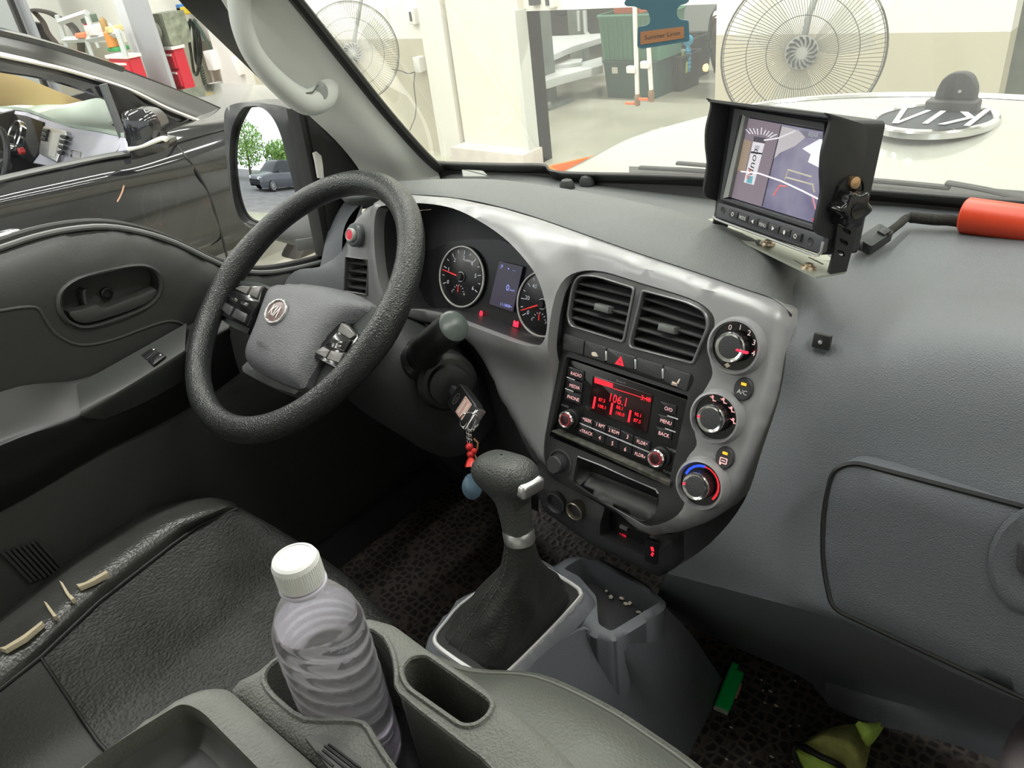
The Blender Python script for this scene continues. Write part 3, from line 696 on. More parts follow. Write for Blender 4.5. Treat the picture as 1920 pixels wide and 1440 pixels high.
for x, y in ((108, 732), (1010, 1120)):
    u, v = c4([(x, y)])[0]; u2, v2 = u, v; G = PS.px(u2, v2, .010); G = G.at(0, 0, -.010)
    k = thing('knob', G.o, None, None); k.parent = RD; k.location = tuple(G.o-np.array(RD.location)); k.name = 'rotary_knob'
    m = M(); m.lathe(G, [(.0135, -.006), (.0130, .000), (.0108, .001), (.0105, .0095)], 32); m.obj('knob_skirt', K['black'], k)
    m = M(); m.lathe(G, [(.0112, .007), (.0112, .0105), (.0098, .012), (.0084, .0112)], 32); m.obj('knob_ring', K['chrome'], k)
    m = M(); m.lathe(G, [(.0084, .0112), (.006, .0122), (.0001, .0124)], 28); m.obj('knob_face', mat('knob_face', (.03, .01, .012), .3), k)
    m = M(); m.ringp(G, ring(.0078, 28), ring(.0066, 28), .0105, .0122); m.obj('red_glow_ring', mat('dim_red', (.2, .02, .03), .5, emit=(1, .05, .08), estr=.12), k)
# ================================================================ HEATER KNOBS
def hknob(cu, cv, R, kind, label):
    G = PS.px(cu, cv, .012).at(0, 0, -.008)
    t = thing('heater_knob', G.o, label, 'knob', 'heater control knobs beside the radio')
    m = M(); m.lathe(G, [(R*1.22, -.006), (R*1.17, .004), (R*1.10, .0095), (R*1.02, .010), (R*.97, .006), (R*.96, .002)], 48); m.obj('bezel_ring', K['silver'], t)
    m = M(); m.lathe(G, [(R*.98, .0), (R*.97, .003), (.0001, .003)], 40); m.obj('scale_disc', K['gloss'], t)
    Kc = G.at(0, 0, .003); r = R*.60
    m = M(); m.lathe(Kc, [(r*1.04, 0), (r, .013)], 40)
    for i in range(36):
        q = 2*math.pi*i/36; m.box(Kc, r*1.02*math.cos(q), r*1.02*math.sin(q), .0012, .001, .001, .012, rot=q)
    m.obj('grip', K['black'], t)
    m = M(); m.lathe(Kc, [(r*1.02, .012), (r*1.02, .015), (r*.96, .0165), (r*.88, .0158)], 40); m.obj('knob_ring', K['chrome'], t)
    m = M(); m.lathe(Kc, [(r*.89, .0155), (r*.6, .0162), (.0001, .0164)], 40); m.obj('knob_face', K['dark'], t)
    ptr = {'fan': -5, 'mode': 185, 'temp': 185}[kind]; q = math.radians(ptr)
    m = M(); m.box(Kc, r*.86*math.cos(q), r*.86*math.sin(q), .0032 if kind != 'fan' else .012, .0022, .010 if kind == 'fan' else .0145, .0168, .0004, rot=q); m.obj('pointer', redw, t)
    lt = K['redlit'] if kind == 'mode' else mat('scale_white', (.8, .7, .7), .5, emit=(1, .7, .7), estr=.5)
    if kind == 'fan':
        m = M()
        for i, s_ in enumerate('01234'):
            q = math.radians(118-i*31); m.text(G, s_, R*.80*math.cos(q), R*.80*math.sin(q), .0034, .0085)
        m.obj('scale_numerals', lt, t)
        m = M(); T = G.at(R*-.15, -R*.82, .0032); m.lathe(T, [(.003, 0), (.003, .0003)], 4, sx=1.2); m.obj('fan_symbol', mat('beige2', (.7, .6, .45), .5), t)
    elif kind == 'mode':
        m = M()
        for i in range(4):
            q = math.radians(112-i*36); T = G.at(R*.8*math.cos(q), R*.8*math.sin(q), .0032)
            m.lathe(T, [(.0015, 0), (.0015, .0003)], 10, -.001, .002); m.box(T, 0, -.0005, .0012, .005, 0, .0003, rot=.4); m.box(T, .002, -.002, .004, .001, 0, .0003); m.box(T, -.003, .001, .003, .0008, 0, .0003, rot=-.5)
        m.obj('airflow_symbols', lt, t)
    else:
        for nm, c, rng in (('blue_bars', mat('blue_bar', (.02, .05, .9), .5, emit=(.02, .08, 1), estr=1.3), [155, 135, 117, 100]), ('red_bars', mat('red_bar', (.8, .02, .03), .5, emit=(1, .02, .04), estr=.9), [80, 62, 44, 26, 8, -10, -26])):
            m = M()
            for j, q in enumerate(rng):
                q = math.radians(q); wd = .0028 if nm[0] == 'b' else .0012+.0004*j*.5; m.box(G, R*.80*math.cos(q), R*.80*math.sin(q), wd, .0078, .003, .0034, rot=q)
            m.obj(nm, c, t)
    return t
hknob(1375, 650, .0275, 'fan', 'upper heater knob with numbers 0 to 4 around it')
hknob(1339, 783, .0265, 'mode', 'middle heater knob with airflow symbols around it')
hknob(1311, 909, .0265, 'temp', 'lower heater knob with blue and red temperature bars')
for (cu, cv), tx, lb in (((1393, 730), 'A/C', 'small oval A/C push button with amber light'), ((1358, 859), None, 'small oval recirculation push button with amber light')):
    G = PS.px(cu, cv, .004).at(0, 0, -.004); t = thing('oval_button', G.o, lb, 'button', 'oval climate buttons')
    m = M(); m.lathe(G, [(.0115, -.002), (.0115, .003), (.0102, .0045), (.0001, .005)], 32, sx=.95, sy=1.15); m.obj('cap', K['dark'], t)
    m = M(); m.box(G, .000, .006, .006, .003, .0048, .0054, .0004); m.obj('indicator_light', mat('amber', (.9, .4, .02), .4, emit=(1, .42, .02), estr=1.2), t)
    m = M()
    if tx: m.text(G, 'A/C', 0, -.003, .0052, .0072)
    else:
        m.ringp(G, rp(rect(.009, .007, 0, -.003), .001), rp(rect(.007, .005, 0, -.003), .001), .0048, .0053); m.box(G, 0, -.003, .0045, .001, .0048, .0053); m.box(G, -.003, -.007, .002, .003, .0048, .0053)
    m.obj('button_symbol', lt0 if False else K['white'] if tx else K['redlit'], t)
# ================================================================ STEERING WHEEL
WN = (-.066, -.5865, .807)
FW = Fr((-.909, .528, 1.277), WN)
W = thing('steering_wheel', FW.o, 'black leather steering wheel with grey airbag cover and oval emblem', 'steering wheel')
m = M(); N = 96; pth = []; rad = []
for i in range(N):
    t = 2*math.pi*i/N; d_ = math.degrees(t) % 360
    bulge = sum(math.exp(-(((d_-c+180) % 360-180)/14)**2) for c in (178, 2))
    pth.append(FW.W(.2*math.cos(t), .2*math.sin(t))); rad.append(.0183+.0022*bulge)
m.tube(pth, rad, 20, closed=True, upv=WN); m.obj('rim', K['leather'], W)
HB = -.004
hub_px = c5([(440, 575), (500, 566), (570, 562), (650, 570), (760, 590), (860, 625), (965, 690), (960, 705), (850, 740), (790, 770), (740, 810), (690, 870), (640, 960), (590, 1040), (570, 1080), (540, 1087), (500, 1075), (420, 1045), (330, 1000), (290, 965), (286, 920), (310, 855), (340, 780), (372, 690), (405, 610)])
Hl = sm(FW.LL(hub_px, HB), 2)
m = M(); m.sheet(FW, Hl, [], lambda a, b, d: HB-.018+.018*math.sqrt(1-(1-min(1, d/.03))**2)+.006*min(1, d/.06), .009, .02); hc = m.obj('airbag_cover', K['hub'], W, ang=60)
le = c5([(300, 985), (290, 1010), (305, 1030), (420, 1090), (540, 1132), (560, 1128), (600, 1095), (655, 1030), (700, 960), (640, 930), (400, 930)])
m = M(); m.sheet(FW, sm(FW.LL(le, HB-.03), 3), [], lambda a, b, d: HB-.03-.006*(1-min(1, d/.008)), .01, .02); m.obj('lower_trim', mat('lower_trim', (.09, .095, .095), .5, bump=.2, bscale=800), W)
# spokes
spm = mat('spoke_gloss', (.045, .05, .048), .28)
m = M(); m.surf([[FW.W(*FW.L(u, v, h), h) for u, v, h in r] for r in (
    [(c5([(170, 745)])[0]+(-.012,)), (c5([(190, 650)])[0]+(-.010,)), (c5([(290, 575)])[0]+(-.008,))],
    [(c5([(240, 800)])[0]+(-.018,)), (c5([(300, 690)])[0]+(-.014,)), (c5([(400, 590)])[0]+(-.012,))],
    [(c5([(330, 840)])[0]+(-.024,)), (c5([(400, 720)])[0]+(-.022,)), (c5([(470, 620)])[0]+(-.02,))])], 4, 4, .012); m.obj('spoke', spm, W)
m = M(); m.surf([[FW.W(*FW.L(u, v, h), h) for u, v, h in r] for r in (
    [(c5([(900, 690)])[0]+(-.022,)), (c5([(990, 715)])[0]+(-.006,)), (c5([(1010, 730)])[0]+(-.004,))],
    [(c5([(840, 760)])[0]+(-.028,)), (c5([(920, 800)])[0]+(-.016,)), (c5([(975, 810)])[0]+(-.008,))],
    [(c5([(760, 860)])[0]+(-.032,)), (c5([(860, 950)])[0]+(-.020,)), (c5([(900, 930)])[0]+(-.010,))],
    [(c5([(640, 960)])[0]+(-.034,)), (c5([(760, 1010)])[0]+(-.026,)), (c5([(820, 1030)])[0]+(-.014,))],
    [(c5([(590, 1060)])[0]+(-.036,)), (c5([(680, 1100)])[0]+(-.032,)), (c5([(760, 1090)])[0]+(-.02,))])], 4, 4, .012); m.obj('spoke', spm, W)
def pad(lines, outline, hz, sil=None):
    pt = thing('pad', FW.o, None, None); pt.parent = W; pt.location = (0, 0, 0); pt.name = 'button_pad'
    m = M(); m.prism(FW, rp(FW.LL(c5(outline), hz), .004), hz-.012, hz, .0015); m.obj('pad_housing', K['gloss'], pt)
    for qs, mt in lines:
        q = [np.array(p) for p in FW.LL(c5(qs), hz+.002)]; c0 = sum(q)/len(q); m = M(); m.prism(FW, rp([tuple(c0+(p-c0)*.94) for p in q], .0015), hz-.002, hz+.003, .001); m.obj('pad_button', mt, pt)
    return pt
bt_ = mat('pad_button', (.13, .125, .12), .35); cr = mat('pad_rocker', (.5, .48, .46), .2, .8)
pad([([(265, 615), (305, 600), (350, 605), (325, 645)], bt_), ([(335, 645), (355, 608), (405, 605), (375, 665)], bt_), ([(215, 660), (260, 625), (400, 680), (350, 760)], K['gloss']), ([(255, 655), (290, 668), (280, 690), (245, 675)], cr), ([(300, 675), (345, 690), (330, 712), (290, 695)], cr), ([(180, 705), (205, 675), (265, 710), (240, 755)], K['inset']), ([(248, 757), (272, 715), (335, 745), (315, 790)], K['inset'])],
    [(175, 720), (205, 655), (290, 595), (410, 600), (385, 690), (330, 805), (180, 740)], -.006)
pad([([(800, 785), (835, 800), (875, 850), (845, 870), (780, 830)], bt_), ([(740, 870), (775, 835), (855, 875), (820, 935), (715, 905)], K['gloss']), ([(775, 870), (812, 880), (808, 896), (775, 888)], cr), ([(778, 892), (806, 900), (800, 918), (770, 908)], cr), ([(665, 935), (710, 905), (745, 925), (722, 965)], bt_), ([(748, 925), (815, 940), (790, 990), (725, 968)], bt_)],
    [(655, 935), (700, 880), (795, 778), (830, 785), (885, 845), (885, 870), (800, 1010), (780, 1020), (660, 960)], -.014)
# emblem and lettering on the cover
G = FW.px(*c5([(478, 733)])[0], HB+.006).at(0, 0, .0, math.radians(-3))
e_ = thing('emblem', G.o, None, None); e_.parent = W; e_.location = tuple(G.o-FW.o)
m = M(); m.lathe(G, [(.0242, -.003), (.0242, .0015), (.0225, .0022), (.0001, .0022)], 40, sx=1.0, sy=.80); m.obj('emblem_back', mat('emblem_brown', (.14, .09, .09), .3), e_)
m = M(); m.ringp(G, ring(.0245, 48, ry=.0198), ring(.0208, 48, ry=.0162), .0, .0038, .0008); m.obj('emblem_ring', K['chrome'], e_)
m = M(); m.text(G, 'KI\u039b', 0, 0, .0035, .022, sx=.72); m.obj('emblem_letters', mat('letter_white', (.8, .79, .76), .35), e_)
G2 = FW.px(*c5([(404, 898)])[0], HB+.006)
m = M(); m.text(G2, 'AIRBAG', 0, 0, .0006, .009); m.obj('airbag_lettering', K['black'], W)
# ================================================================ COLUMN, STALK, KEY
SCL = thing('steering_column', P(800, 700, y=.66), 'black steering column shroud with wiper stalk and ignition barrel', 'steering column')
ax = -np.array(WN)/np.linalg.norm(WN)
c0 = FW.o+np.array([.02, .02, -.0])
m = M(); rows = []
for k, (t, rx, ry) in enumerate(((.048, .002, .002), (.048, .05, .035), (.06, .095, .050), (.10, .118, .062), (.16, .125, .082), (.23, .125, .085), (.30, .12, .085))):
    c = c0+ax*t+np.array([.02*min(1, t/.1), 0, 0])-FW.ey*.022; rows.append([c+FW.ex*rx*math.copysign(abs(math.cos(q))**.75, math.cos(q))+FW.ey*ry*math.copysign(abs(math.sin(q))**.75, math.sin(q)) for q in [2*math.pi*i/16 for i in range(16)]])
m.surf(rows, 2, 3, closed=True); m.obj('shroud', K['dark'], SCL)
b0 = P(790, 672, d=1.075); b1 = P(800, 652, d=1.03); b2 = P(832, 626, d=.985); b3 = P(850, 612, d=.972)
m = M(); dr = b2-b1; dr = dr/np.linalg.norm(dr); m.tube([b0-dr*.02, b0, b0+dr*.012, b1, b1+dr*.004, b2-dr*.004, b2, b3-dr*.003, b3], [.031, .031, .026, .0215, .021, .0205, .0215, .0215, .019], 24); st = m.obj('wiper_stalk', K['black'], SCL)
m = M(); E2 = Fr(b3, dr); m.lathe(E2, [(.0205, -.006), (.0205, .002), (.016, .005), (.0001, .006)], 28); m.obj('stalk_cap', mat('stalk_cap', (.06, .075, .07), .3), st)
S3 = Fr((b1+b2)/2, np.cross(dr, [0.3, .1, 1]) if False else (np.array([.55, -.75, .45])))
m = M(); tt = Fr(b1+dr*.012+np.array([.011, -.014, .0135]), (.50, -.60, .62), up=dr)
m.box(tt, -.003, .012, .007, .0008, 0, .0006); m.box(tt, 0, .004, .008, .0008, 0, .0006); m.box(tt, .001, -.004, .014, .0007, 0, .0006); m.lathe(tt, [(.0014, 0), (.0014, .0006)], 10, .004, .008); m.obj('stalk_marks', K['white'], st)
iF = Fr(P(838, 716, d=1.07), P(905, 800, d=.90)-P(838, 716, d=1.07))
m = M(); m.lathe(iF, [(.042, -.02), (.042, .004), (.036, .010), (.030, .011), (.028, .02), (.022, .022), (.0001, .022)], 36); m.obj('ignition_barrel', K['black'], SCL)
# key fob with its rings and charms
k0 = P(852, 735, d=1.03); k1 = P(893, 792, d=.985); KD = (k1-k0)/np.linalg.norm(k1-k0)
kc = (k0+k1)/2; kn = np.array([.35, -.80, .35]); kn = kn-np.dot(kn, KD)*KD
KF = Fr(kc, kn, up=-KD)
kt = thing('car_key', k0, 'black car key fob with chrome end stuck in the ignition', 'key')
m = M(); m.prism(KF, rp(rect(.036, .058), [.012, .012, .006, .006]), -.0065, .0065, .003, 3); m.obj('fob_body', K['black'], kt)
m = M(); m.box(KF, 0, .034, .010, .014, -.004, .004, .001); m.obj('key_blade', K['dark'], kt)
m = M(); m.prism(KF, rp(rect(.033, .007, 0, -.0275), .002), -.007, .0072, .0015); m.obj('chrome_end', K['chrome'], kt)
m = M(); m.prism(KF, rp(rect(.026, .019, .001, -.006), .001), .0064, .0069); stk = m.obj('paper_sticker', mat('paper', (.75, .62, .55), .7), kt)
m = M()
for yy in (-.0015, -.0105): m.ringp(KF, rp(rect(.0235, .0072, .001, yy), .0012), rp(rect(.0225, .0062, .001, yy), .001), .0068, .0072)
m.obj('red_border', mat('red_ink', (.6, .03, .05), .6), stk)
m = M(); m.ringp(KF, ring(.0085, 24, 0, .016, .0042), ring(.0079, 24, 0, .016, .0036), .0064, .0069); m.text(KF, 'KIA', 0, .016, .0067, .005); m.obj('fob_emblem', K['satin'], kt)
rc = P(880, 790, d=.985)
kr_ = thing('key_ring_charms', P(880, 775, d=.985), 'steel key ring with red beads and a blue glass charm', 'key ring')
cyc = np.array([.0, 0, -.001]); e1 = KF.ex; 
m = M(); m.tube([rc+.0135*(math.cos(q)*np.array([.8, .5, .1])+math.sin(q)*np.array([.05, 0, 1])) for q in np.linspace(0, 2*math.pi, 28)[:-1]], .0009, 6, closed=True); m.obj('split_ring', K['chrome'], kr_)
pch = [P(u, v, d=.985) for u, v in ((879, 806), (880, 822), (882, 838), (884, 852), (886, 874), (890, 900))]
m = M()
for i in range(9):
    q = i/8*2.2; c = pch[int(q)]*(1-q % 1)+pch[min(5, int(q)+1)]*(q % 1); F_ = Fr(c, (.6, -.7, .2) if i % 2 else (.7, .6, .1)); m.tube([c+.0032*(math.cos(a)*F_.ex+math.sin(a)*1.3*F_.ey) for a in np.linspace(0, 2*math.pi, 10)[:-1]], .0006, 5, closed=True)
ch = m.obj('chain', K['chrome'], kr_); ch['kind'] = 'stuff'
redb = mat('red_glass', (.45, .02, .02), .15)
for u, v, r in ((880, 838, .0052), (888, 846, .0045), (882, 852, .005)):
    m = M(); F_ = Fr(P(u, v, d=.98), (.5, -.8, .3)); m.lathe(F_, [(.0001, -r)]+[(r*math.sin(a), -r*math.cos(a)) for a in (.5, 1, 1.57, 2.1, 2.6)]+[(.0001, r)], 14); m.obj('red_bead', redb, kr_)
m = M(); A = P(882, 856, d=.98); B = P(884, 874, d=.98); m.tube([A, A*.5+B*.5, B], [.002, .006, .0085], 8); m.obj('red_bell', mat('red_bell', (.7, .03, .02), .25), kr_)
m = M(); m.tube([P(u, v, d=.985) for u, v in ((888, 822), (896, 830), (895, 842), (889, 850), (892, 858), (899, 868), (902, 880))], .0013, 6); m.obj('brass_hook', mat('brass', (.55, .33, .18), .3, .9), kr_)
m = M(); F_ = Fr(P(886, 912, d=1.0), (.5, -.8, .3)); m.lathe(F_, [(.001, -.012), (.010, -.01), (.014, -.002), (.013, .006), (.006, .011), (.001, .012)], 16, sx=1, sy=1.25); m.obj('blue_charm', mat('blue_glass', (.10, .16, .22), .2), kr_)
# ================================================================ DRIVER DOOR
XD = Fr((-1.165, 0, 0), (1, 0, 0))
DR = thing('driver_door', (-1.17, .3, .6), 'dark grey driver door with oval handle recess and window switches', 'car door')
led = [XD.L(u, v, -.035) for u, v in ((0, 468), (67, 446), (133, 432), (200, 427), (267, 437), (333, 458), (413, 496), (471, 512), (527, 510), (600, 494), (638, 480))]
led = sm(led, 3, False)
outl = [(-.55, led[0][1]+.06), (-.2, led[0][1]+.045)]+led+[(1.02, 1.28), (1.0, .62), (-.55, .62)]
rec = sm(XD.LL(cd([(332, 440), (350, 370), (440, 305), (600, 262), (740, 235), (820, 240), (875, 275), (895, 330), (880, 400), (810, 465), (650, 530), (490, 575), (400, 555), (348, 505)]), -.002), 3)
def hd(a, b, d):
    return -.045*(1-math.sqrt(max(0, 1-(1-min(1, d/.075))**2))) + .012*sstep(1.18-b, 0, .12)
m = M(); m.sheet(XD, outl, [rec], hd, .022, .03, hskirt=.035); m.obj('door_panel', K['door'], DR, ang=60)
m = M(); m.sheet(XD, [tuple(p) for p in rec], [], lambda a, b, d: -.034+.004*(1-min(1, d/.02)), .02, 0); m.obj('handle_recess', K['door'], DR)
m = M(); rl = resample(rec, .006); c0 = np.mean(rl, 0); m.ringp(XD, [tuple(c0+(p-c0)*1.07) for p in rl], [tuple(c0+(p-c0)*.97) for p in rl], -.004, .006, .003); m.obj('recess_rim', K['door'], DR)
lev = sm(XD.LL(cd([(385, 495), (460, 480), (545, 452), (575, 468), (620, 462), (700, 430), (790, 398), (872, 362), (885, 395), (820, 455), (650, 520), (495, 562), (420, 545)]), 0), 2)
m = M(); m.prism(XD, lev, -.018, .0, .004); hl = m.obj('door_handle', mat('handle_plastic', (.06, .062, .06), .38), DR)
m = M(); m.lathe(XD.px(*cd([(600, 390)])[0], -.03).at(0, 0, -.0), [(.009, -.002), (.009, .002), (.006, .003), (.005, .0015)], 20); m.obj('screw', K['black'], hl)
m = M(); m.prism(XD, rp(XD.LL(cd([(450, 375), (470, 355), (480, 440), (500, 465), (470, 470), (455, 430)]), -.02), .003), -.03, -.012, .003); m.obj('handle_hinge', hl.data.materials[0], DR)
# window sill seals
m = M(); e = [XD.W(a, b, -.05) for a, b in led]; e = [XD.W(-.55, led[0][1]+.06, -.05), XD.W(-.2, led[0][1]+.045, -.05)]+e
m.tube([p+np.array([-.004, 0, .004]) for p in e], .0075, 10); m.obj('window_seal', K['seal'], DR)
m = M(); m.tube([p+np.array([.012, 0, .001]) for p in e], .0045, 8); m.obj('sill_strip', mat('sill', (.14, .145, .14), .5), DR)
# contour groove
m = M(); m.tube([XD.W(*XD.L(u, v, .004), hd(*XD.L(u, v, 0), .2)+.0005) for u, v in sm(cd([(0, 492), (150, 470), (220, 480), (260, 540), (320, 620), (420, 675), (520, 680), (650, 650), (800, 595), (930, 552), (1000, 552), (1060, 580)]), 4, False)], .0022, 8); m.obj('contour_lip', mat('door_lip', (.06, .062, .06), .5), DR)
# armrest
AR = [[P(u, v, x=x) for u, v, x in r] for r in (
 [(-260, 870, -1.16), (0, 735, -1.16), (145, 712, -1.16), (240, 675, -1.155), (350, 612, -1.15), (430, 575, -1.15)],
 [(-260, 950, -1.115), (0, 822, -1.115), (148, 768, -1.112), (250, 712, -1.108), (347, 652, -1.108), (430, 610, -1.11)],
 [(-260, 975, -1.105), (0, 842, -1.105), (152, 786, -1.103), (255, 727, -1.10), (350, 668, -1.10), (430, 622, -1.10)],
 [(-260, 1030, -1.115), (0, 905, -1.115), (180, 805, -1.112), (270, 760, -1.11), (370, 710, -1.11), (440, 668, -1.11)],
 [(-260, 1080, -1.15), (0, 960, -1.15), (190, 850, -1.148), (290, 800, -1.145), (380, 750, -1.145), (450, 700, -1.145)])]
m = M(); m.surf(AR, 5, 4, .01); ar = m.obj('armrest', mat('armrest', (.011, .012, .011), .42), DR)
m = M(); ins = [[P(u, v, x=x) for u, v, x in r] for r in (
 [(143, 722, -1.152), (240, 668, -1.147), (350, 606, -1.142)], [(150, 764, -1.108), (250, 708, -1.104), (347, 648, -1.104)], [(156, 782, -1.099), (255, 723, -1.096), (350, 664, -1.096)], [(195, 786, -1.106), (270, 755, -1.105), (368, 700, -1.105)])]
m.surf(ins, 4, 4, .003); m.obj('armrest_panel', mat('armrest_panel', (.03, .033, .03), .45, .1), DR)
sf = Fr(P(302, 662, x=-1.128), np.cross(AR[1][4]-AR[1][3], AR[1][3]-AR[0][3])*-1 if np.cross(AR[1][4]-AR[1][3], AR[1][3]-AR[0][3])[2] < 0 else np.cross(AR[1][4]-AR[1][3], AR[1][3]-AR[0][3]), up=AR[1][4]-AR[1][3])
m = M(); hp = rp(sf.LL(cd([(778, 740), (800, 712), (860, 675), (940, 652), (1040, 705), (920, 760), (855, 800)]), .004), .004); m.prism(sf, hp, -.004, .005, .0015); sp = m.obj('switch_panel', K['gloss'], DR)
for pts in (((790, 740), (845, 702), (885, 712), (825, 765)), ((828, 768), (890, 718), (935, 742), (862, 795))):
    m = M(); m.prism(sf, rp(sf.LL(cd(pts), .009), .002), .004, .010, .0015); m.obj('window_switch', K['black'], sp)
for pt in ((865, 706), (903, 737)):
    m = M(); m.lathe(sf.px(*cd([pt])[0], .0102), [(.0014, 0), (.0014, .0004)], 8); m.obj('switch_mark', K['white'], sp)
m = M(); m.prism(sf, rp(sf.LL(cd([(685, 855), (738, 845), (752, 880), (702, 893)]), .002), .001), -.002, .0012); tag(m.obj('paper_scrap', mat('mauve_paper', (.45, .38, .42), .8)), 'small torn mauve paper label on the door armrest', 'paper scrap')
m = M(); m.prism(XD, sm(XD.LL(cd([(0, 1150), (150, 1085), (270, 1030), (330, 1012), (395, 1022), (400, 1045), (250, 1100), (120, 1160), (0, 1215)]), .018), 3), .0, .0175, .002); m.obj('pull_pocket', K['black'], DR)
m = M(); m.prism(XD, sm(XD.LL(cd([(-100, 1440), (0, 1370), (200, 1270), (400, 1195), (490, 1190), (500, 1240), (420, 1330), (300, 1400), (120, 1500), (-100, 1600)]), .018), 3), .0, .0175, .002); m.obj('map_pocket', K['black'], DR)
for i in range(8):
    A = P(4+i*9.5, 1035-i*3, x=-1.148); B = P(58+i*9, 1095-i*3-4, x=-1.148)
    m = M(); m.tube([A, B], .0022, 6); m.obj('speaker_slat', K['door'], DR)
# sail panel, glass channels (fixed to the cab)
m = M(); m.prism(XD, XD.LL([(574, 213), (600, 214), (642, 262), (692, 328), (690, 360), (650, 470), (638, 482), (626, 486), (605, 350)], -.01), -.03, -.01, .003)
tag(m.obj('trim_4', K['seal']), 'black corner panel between driver window and pillar', 'trim', kind='structure')
m = M(); m.prism(XD, XD.LL([(588, 287), (594, 284), (603, 292), (606, 310), (608, 336), (597, 334), (592, 305)], -.008), -.012, -.008, .001)
tag(m.obj('trim_5', mat('white_paint', (.8, .78, .75), .4)), 'sliver of white body paint beside the driver window', 'trim', kind='structure')
m = M(); m.prism(XD, XD.LL([(556, 205), (572, 209), (600, 340), (628, 484), (610, 482), (584, 345)], -.02), -.05, -.015, .003)
tag(m.obj('trim_6', K['seal']), 'black front glass run of the driver window', 'trim', kind='structure')
m = M(); gl = [XD.W(a, b-.03, -.05) for a, b in led]; m.prism(XD, [(-.55, led[0][1]), led[0], led[9], led[18] if len(led) > 18 else led[-1], led[-1], XD.L(575, 213, -.045), XD.L(340, 0, -.045), XD.L(200, -150, -.045), (-.55, 1.9)], -.047, -.044)
tag(m.obj('window_2', glass('side_glass', (.98, .99, .98), .03)), 'driver side window pane', 'window', kind='structure')
# ================================================================ GRAB HANDLE
GHt = thing('grab_handle', P(480, 80, x=-1.06), 'light grey moulded grab bar bolted to the windscreen pillar', 'handle')
gp = [(438, -80, -1.04, .017), (446, -30, -1.05, .0165), (449, 10, -1.055, .016), (455, 50, -1.06, .0155), (470, 92, -1.065, .015), (497, 130, -1.07, .0155), (530, 163, -1.075, .017), (558, 184, -1.08, .019), (580, 192, -1.082, .020), (603, 184, -1.085, .021), (613, 166, -1.085, .019), (607, 150, -1.088, .0165), (597, 141, -1.092, .013)]
pts = crom([P(u, v, x=x+.0) for u, v, x, r in gp], 4); rs = [float(a[0]) for a in crom([np.array([r*1.0]) for *_, r in gp], 4)]
m = M(); m.tube(pts, rs, 18); m.obj('grip', K['handle'], GHt)
m = M(); m.tube([P(u, v, x=-1.064)+np.array([.0, -.004, 0]) for u, v in ((466, 0), (470, 60), (490, 108), (530, 150), (570, 175), (590, 172), (601, 158))], .0012, 6); m.obj('seam', mat('seam_grey', (.12, .125, .12), .6), GHt)
m = M(); CF = Fr(P(603, 170, x=-1.068), (.75, -.6, .25)); m.lathe(CF, [(.0125, 0), (.0125, .001), (.011, .002), (.0001, .0022)], 28, sx=.8, sy=1.1); m.obj('bolt_cover', mat('cover_plastic', (.33, .345, .335), .5), GHt)
# ================================================================ OUTSIDE MIRROR
cm = zc(420, 180, 220/1131)
MN = (.374, -.917, .138)
MF = Fr(P(500, 310, x=-1.40), MN)
MR = thing('side_mirror', MF.o, 'large dark grey outside mirror beyond the driver window', 'mirror')
gpx = sm(cm([(200, 120), (270, 95), (350, 95), (430, 135), (490, 190), (540, 270), (590, 400), (640, 600), (690, 800), (720, 950), (700, 1120), (600, 1230), (420, 1260), (270, 1240), (180, 1180), (130, 1050), (100, 850), (85, 600), (90, 450), (120, 280)]), 3)
hpx = sm(cm([(60, 90), (150, 65), (300, 62), (420, 75), (540, 95), (640, 130), (715, 200), (760, 420), (810, 650), (860, 850), (860, 1080), (800, 1230), (560, 1300), (330, 1300), (200, 1240), (120, 1120), (60, 900), (25, 650), (5, 400), (0, 200), (20, 120)]), 3)
GL_ = MF.LL(gpx); HL_ = MF.LL(hpx)
n0 = min(len(GL_), len(HL_)); 
m = M(); m.sheet(MF, HL_, [GL_], lambda a, b, d: .012*math.sqrt(max(0, 1-(1-min(1, d/.03))**2)), .015, .07, hskirt=.018); m.obj('mirror_housing', mat('mirror_shell', (.035, .036, .038), .42), MR, ang=60)
m = M(); m.prism(MF, HL_, -.075, -.055, .01); m.obj('housing_back', MR.children[0].data.materials[0], MR)
gc_ = np.mean(GL_, 0); m = M(); m.sheet(MF, [tuple(gc_+(np.array(p)-gc_)*1.02) for p in GL_], [], lambda a, b, d: .001-((a-gc_[0])**2+(b-gc_[1])**2)/2.2, .006, .003); m.obj('mirror_glass', mat('mirror_silver', (.95, .96, .97), .01, 1.0), MR, ang=80)
m = M(); m.tube([MF.W(a, b, .002) for a, b in resample(GL_, .012)], .0022, 6, closed=True); m.obj('glass_edge', K['seal'], MR)
m = M(); m.surf([[P(520, 405, x=-1.33), P(570, 395, x=-1.28), P(608, 400, x=-1.22)], [P(505, 440, x=-1.33), P(560, 440, x=-1.28), P(615, 440, x=-1.22)], [P(520, 452, x=-1.33), P(570, 465, x=-1.28), P(622, 478, x=-1.22)]], 4, 4, .02); m.obj('mirror_mount', mat('mount_plastic', (.12, .12, .12), .5), MR)
m = M(); m.prism(Fr(P(590, 455, x=-1.25), (.7, -.7, .2)), rp(rect(.07, .022), .002), 0, .006, .001); m.obj('mount_cover', MR.children[-1].data.materials[0], MR)
m = M(); m.lathe(Fr(P(601, 462, x=-1.25), (.7, -.7, .2)), [(.003, 0), (.003, .008)], 10); m.obj('mount_screw', K['white'], MR)
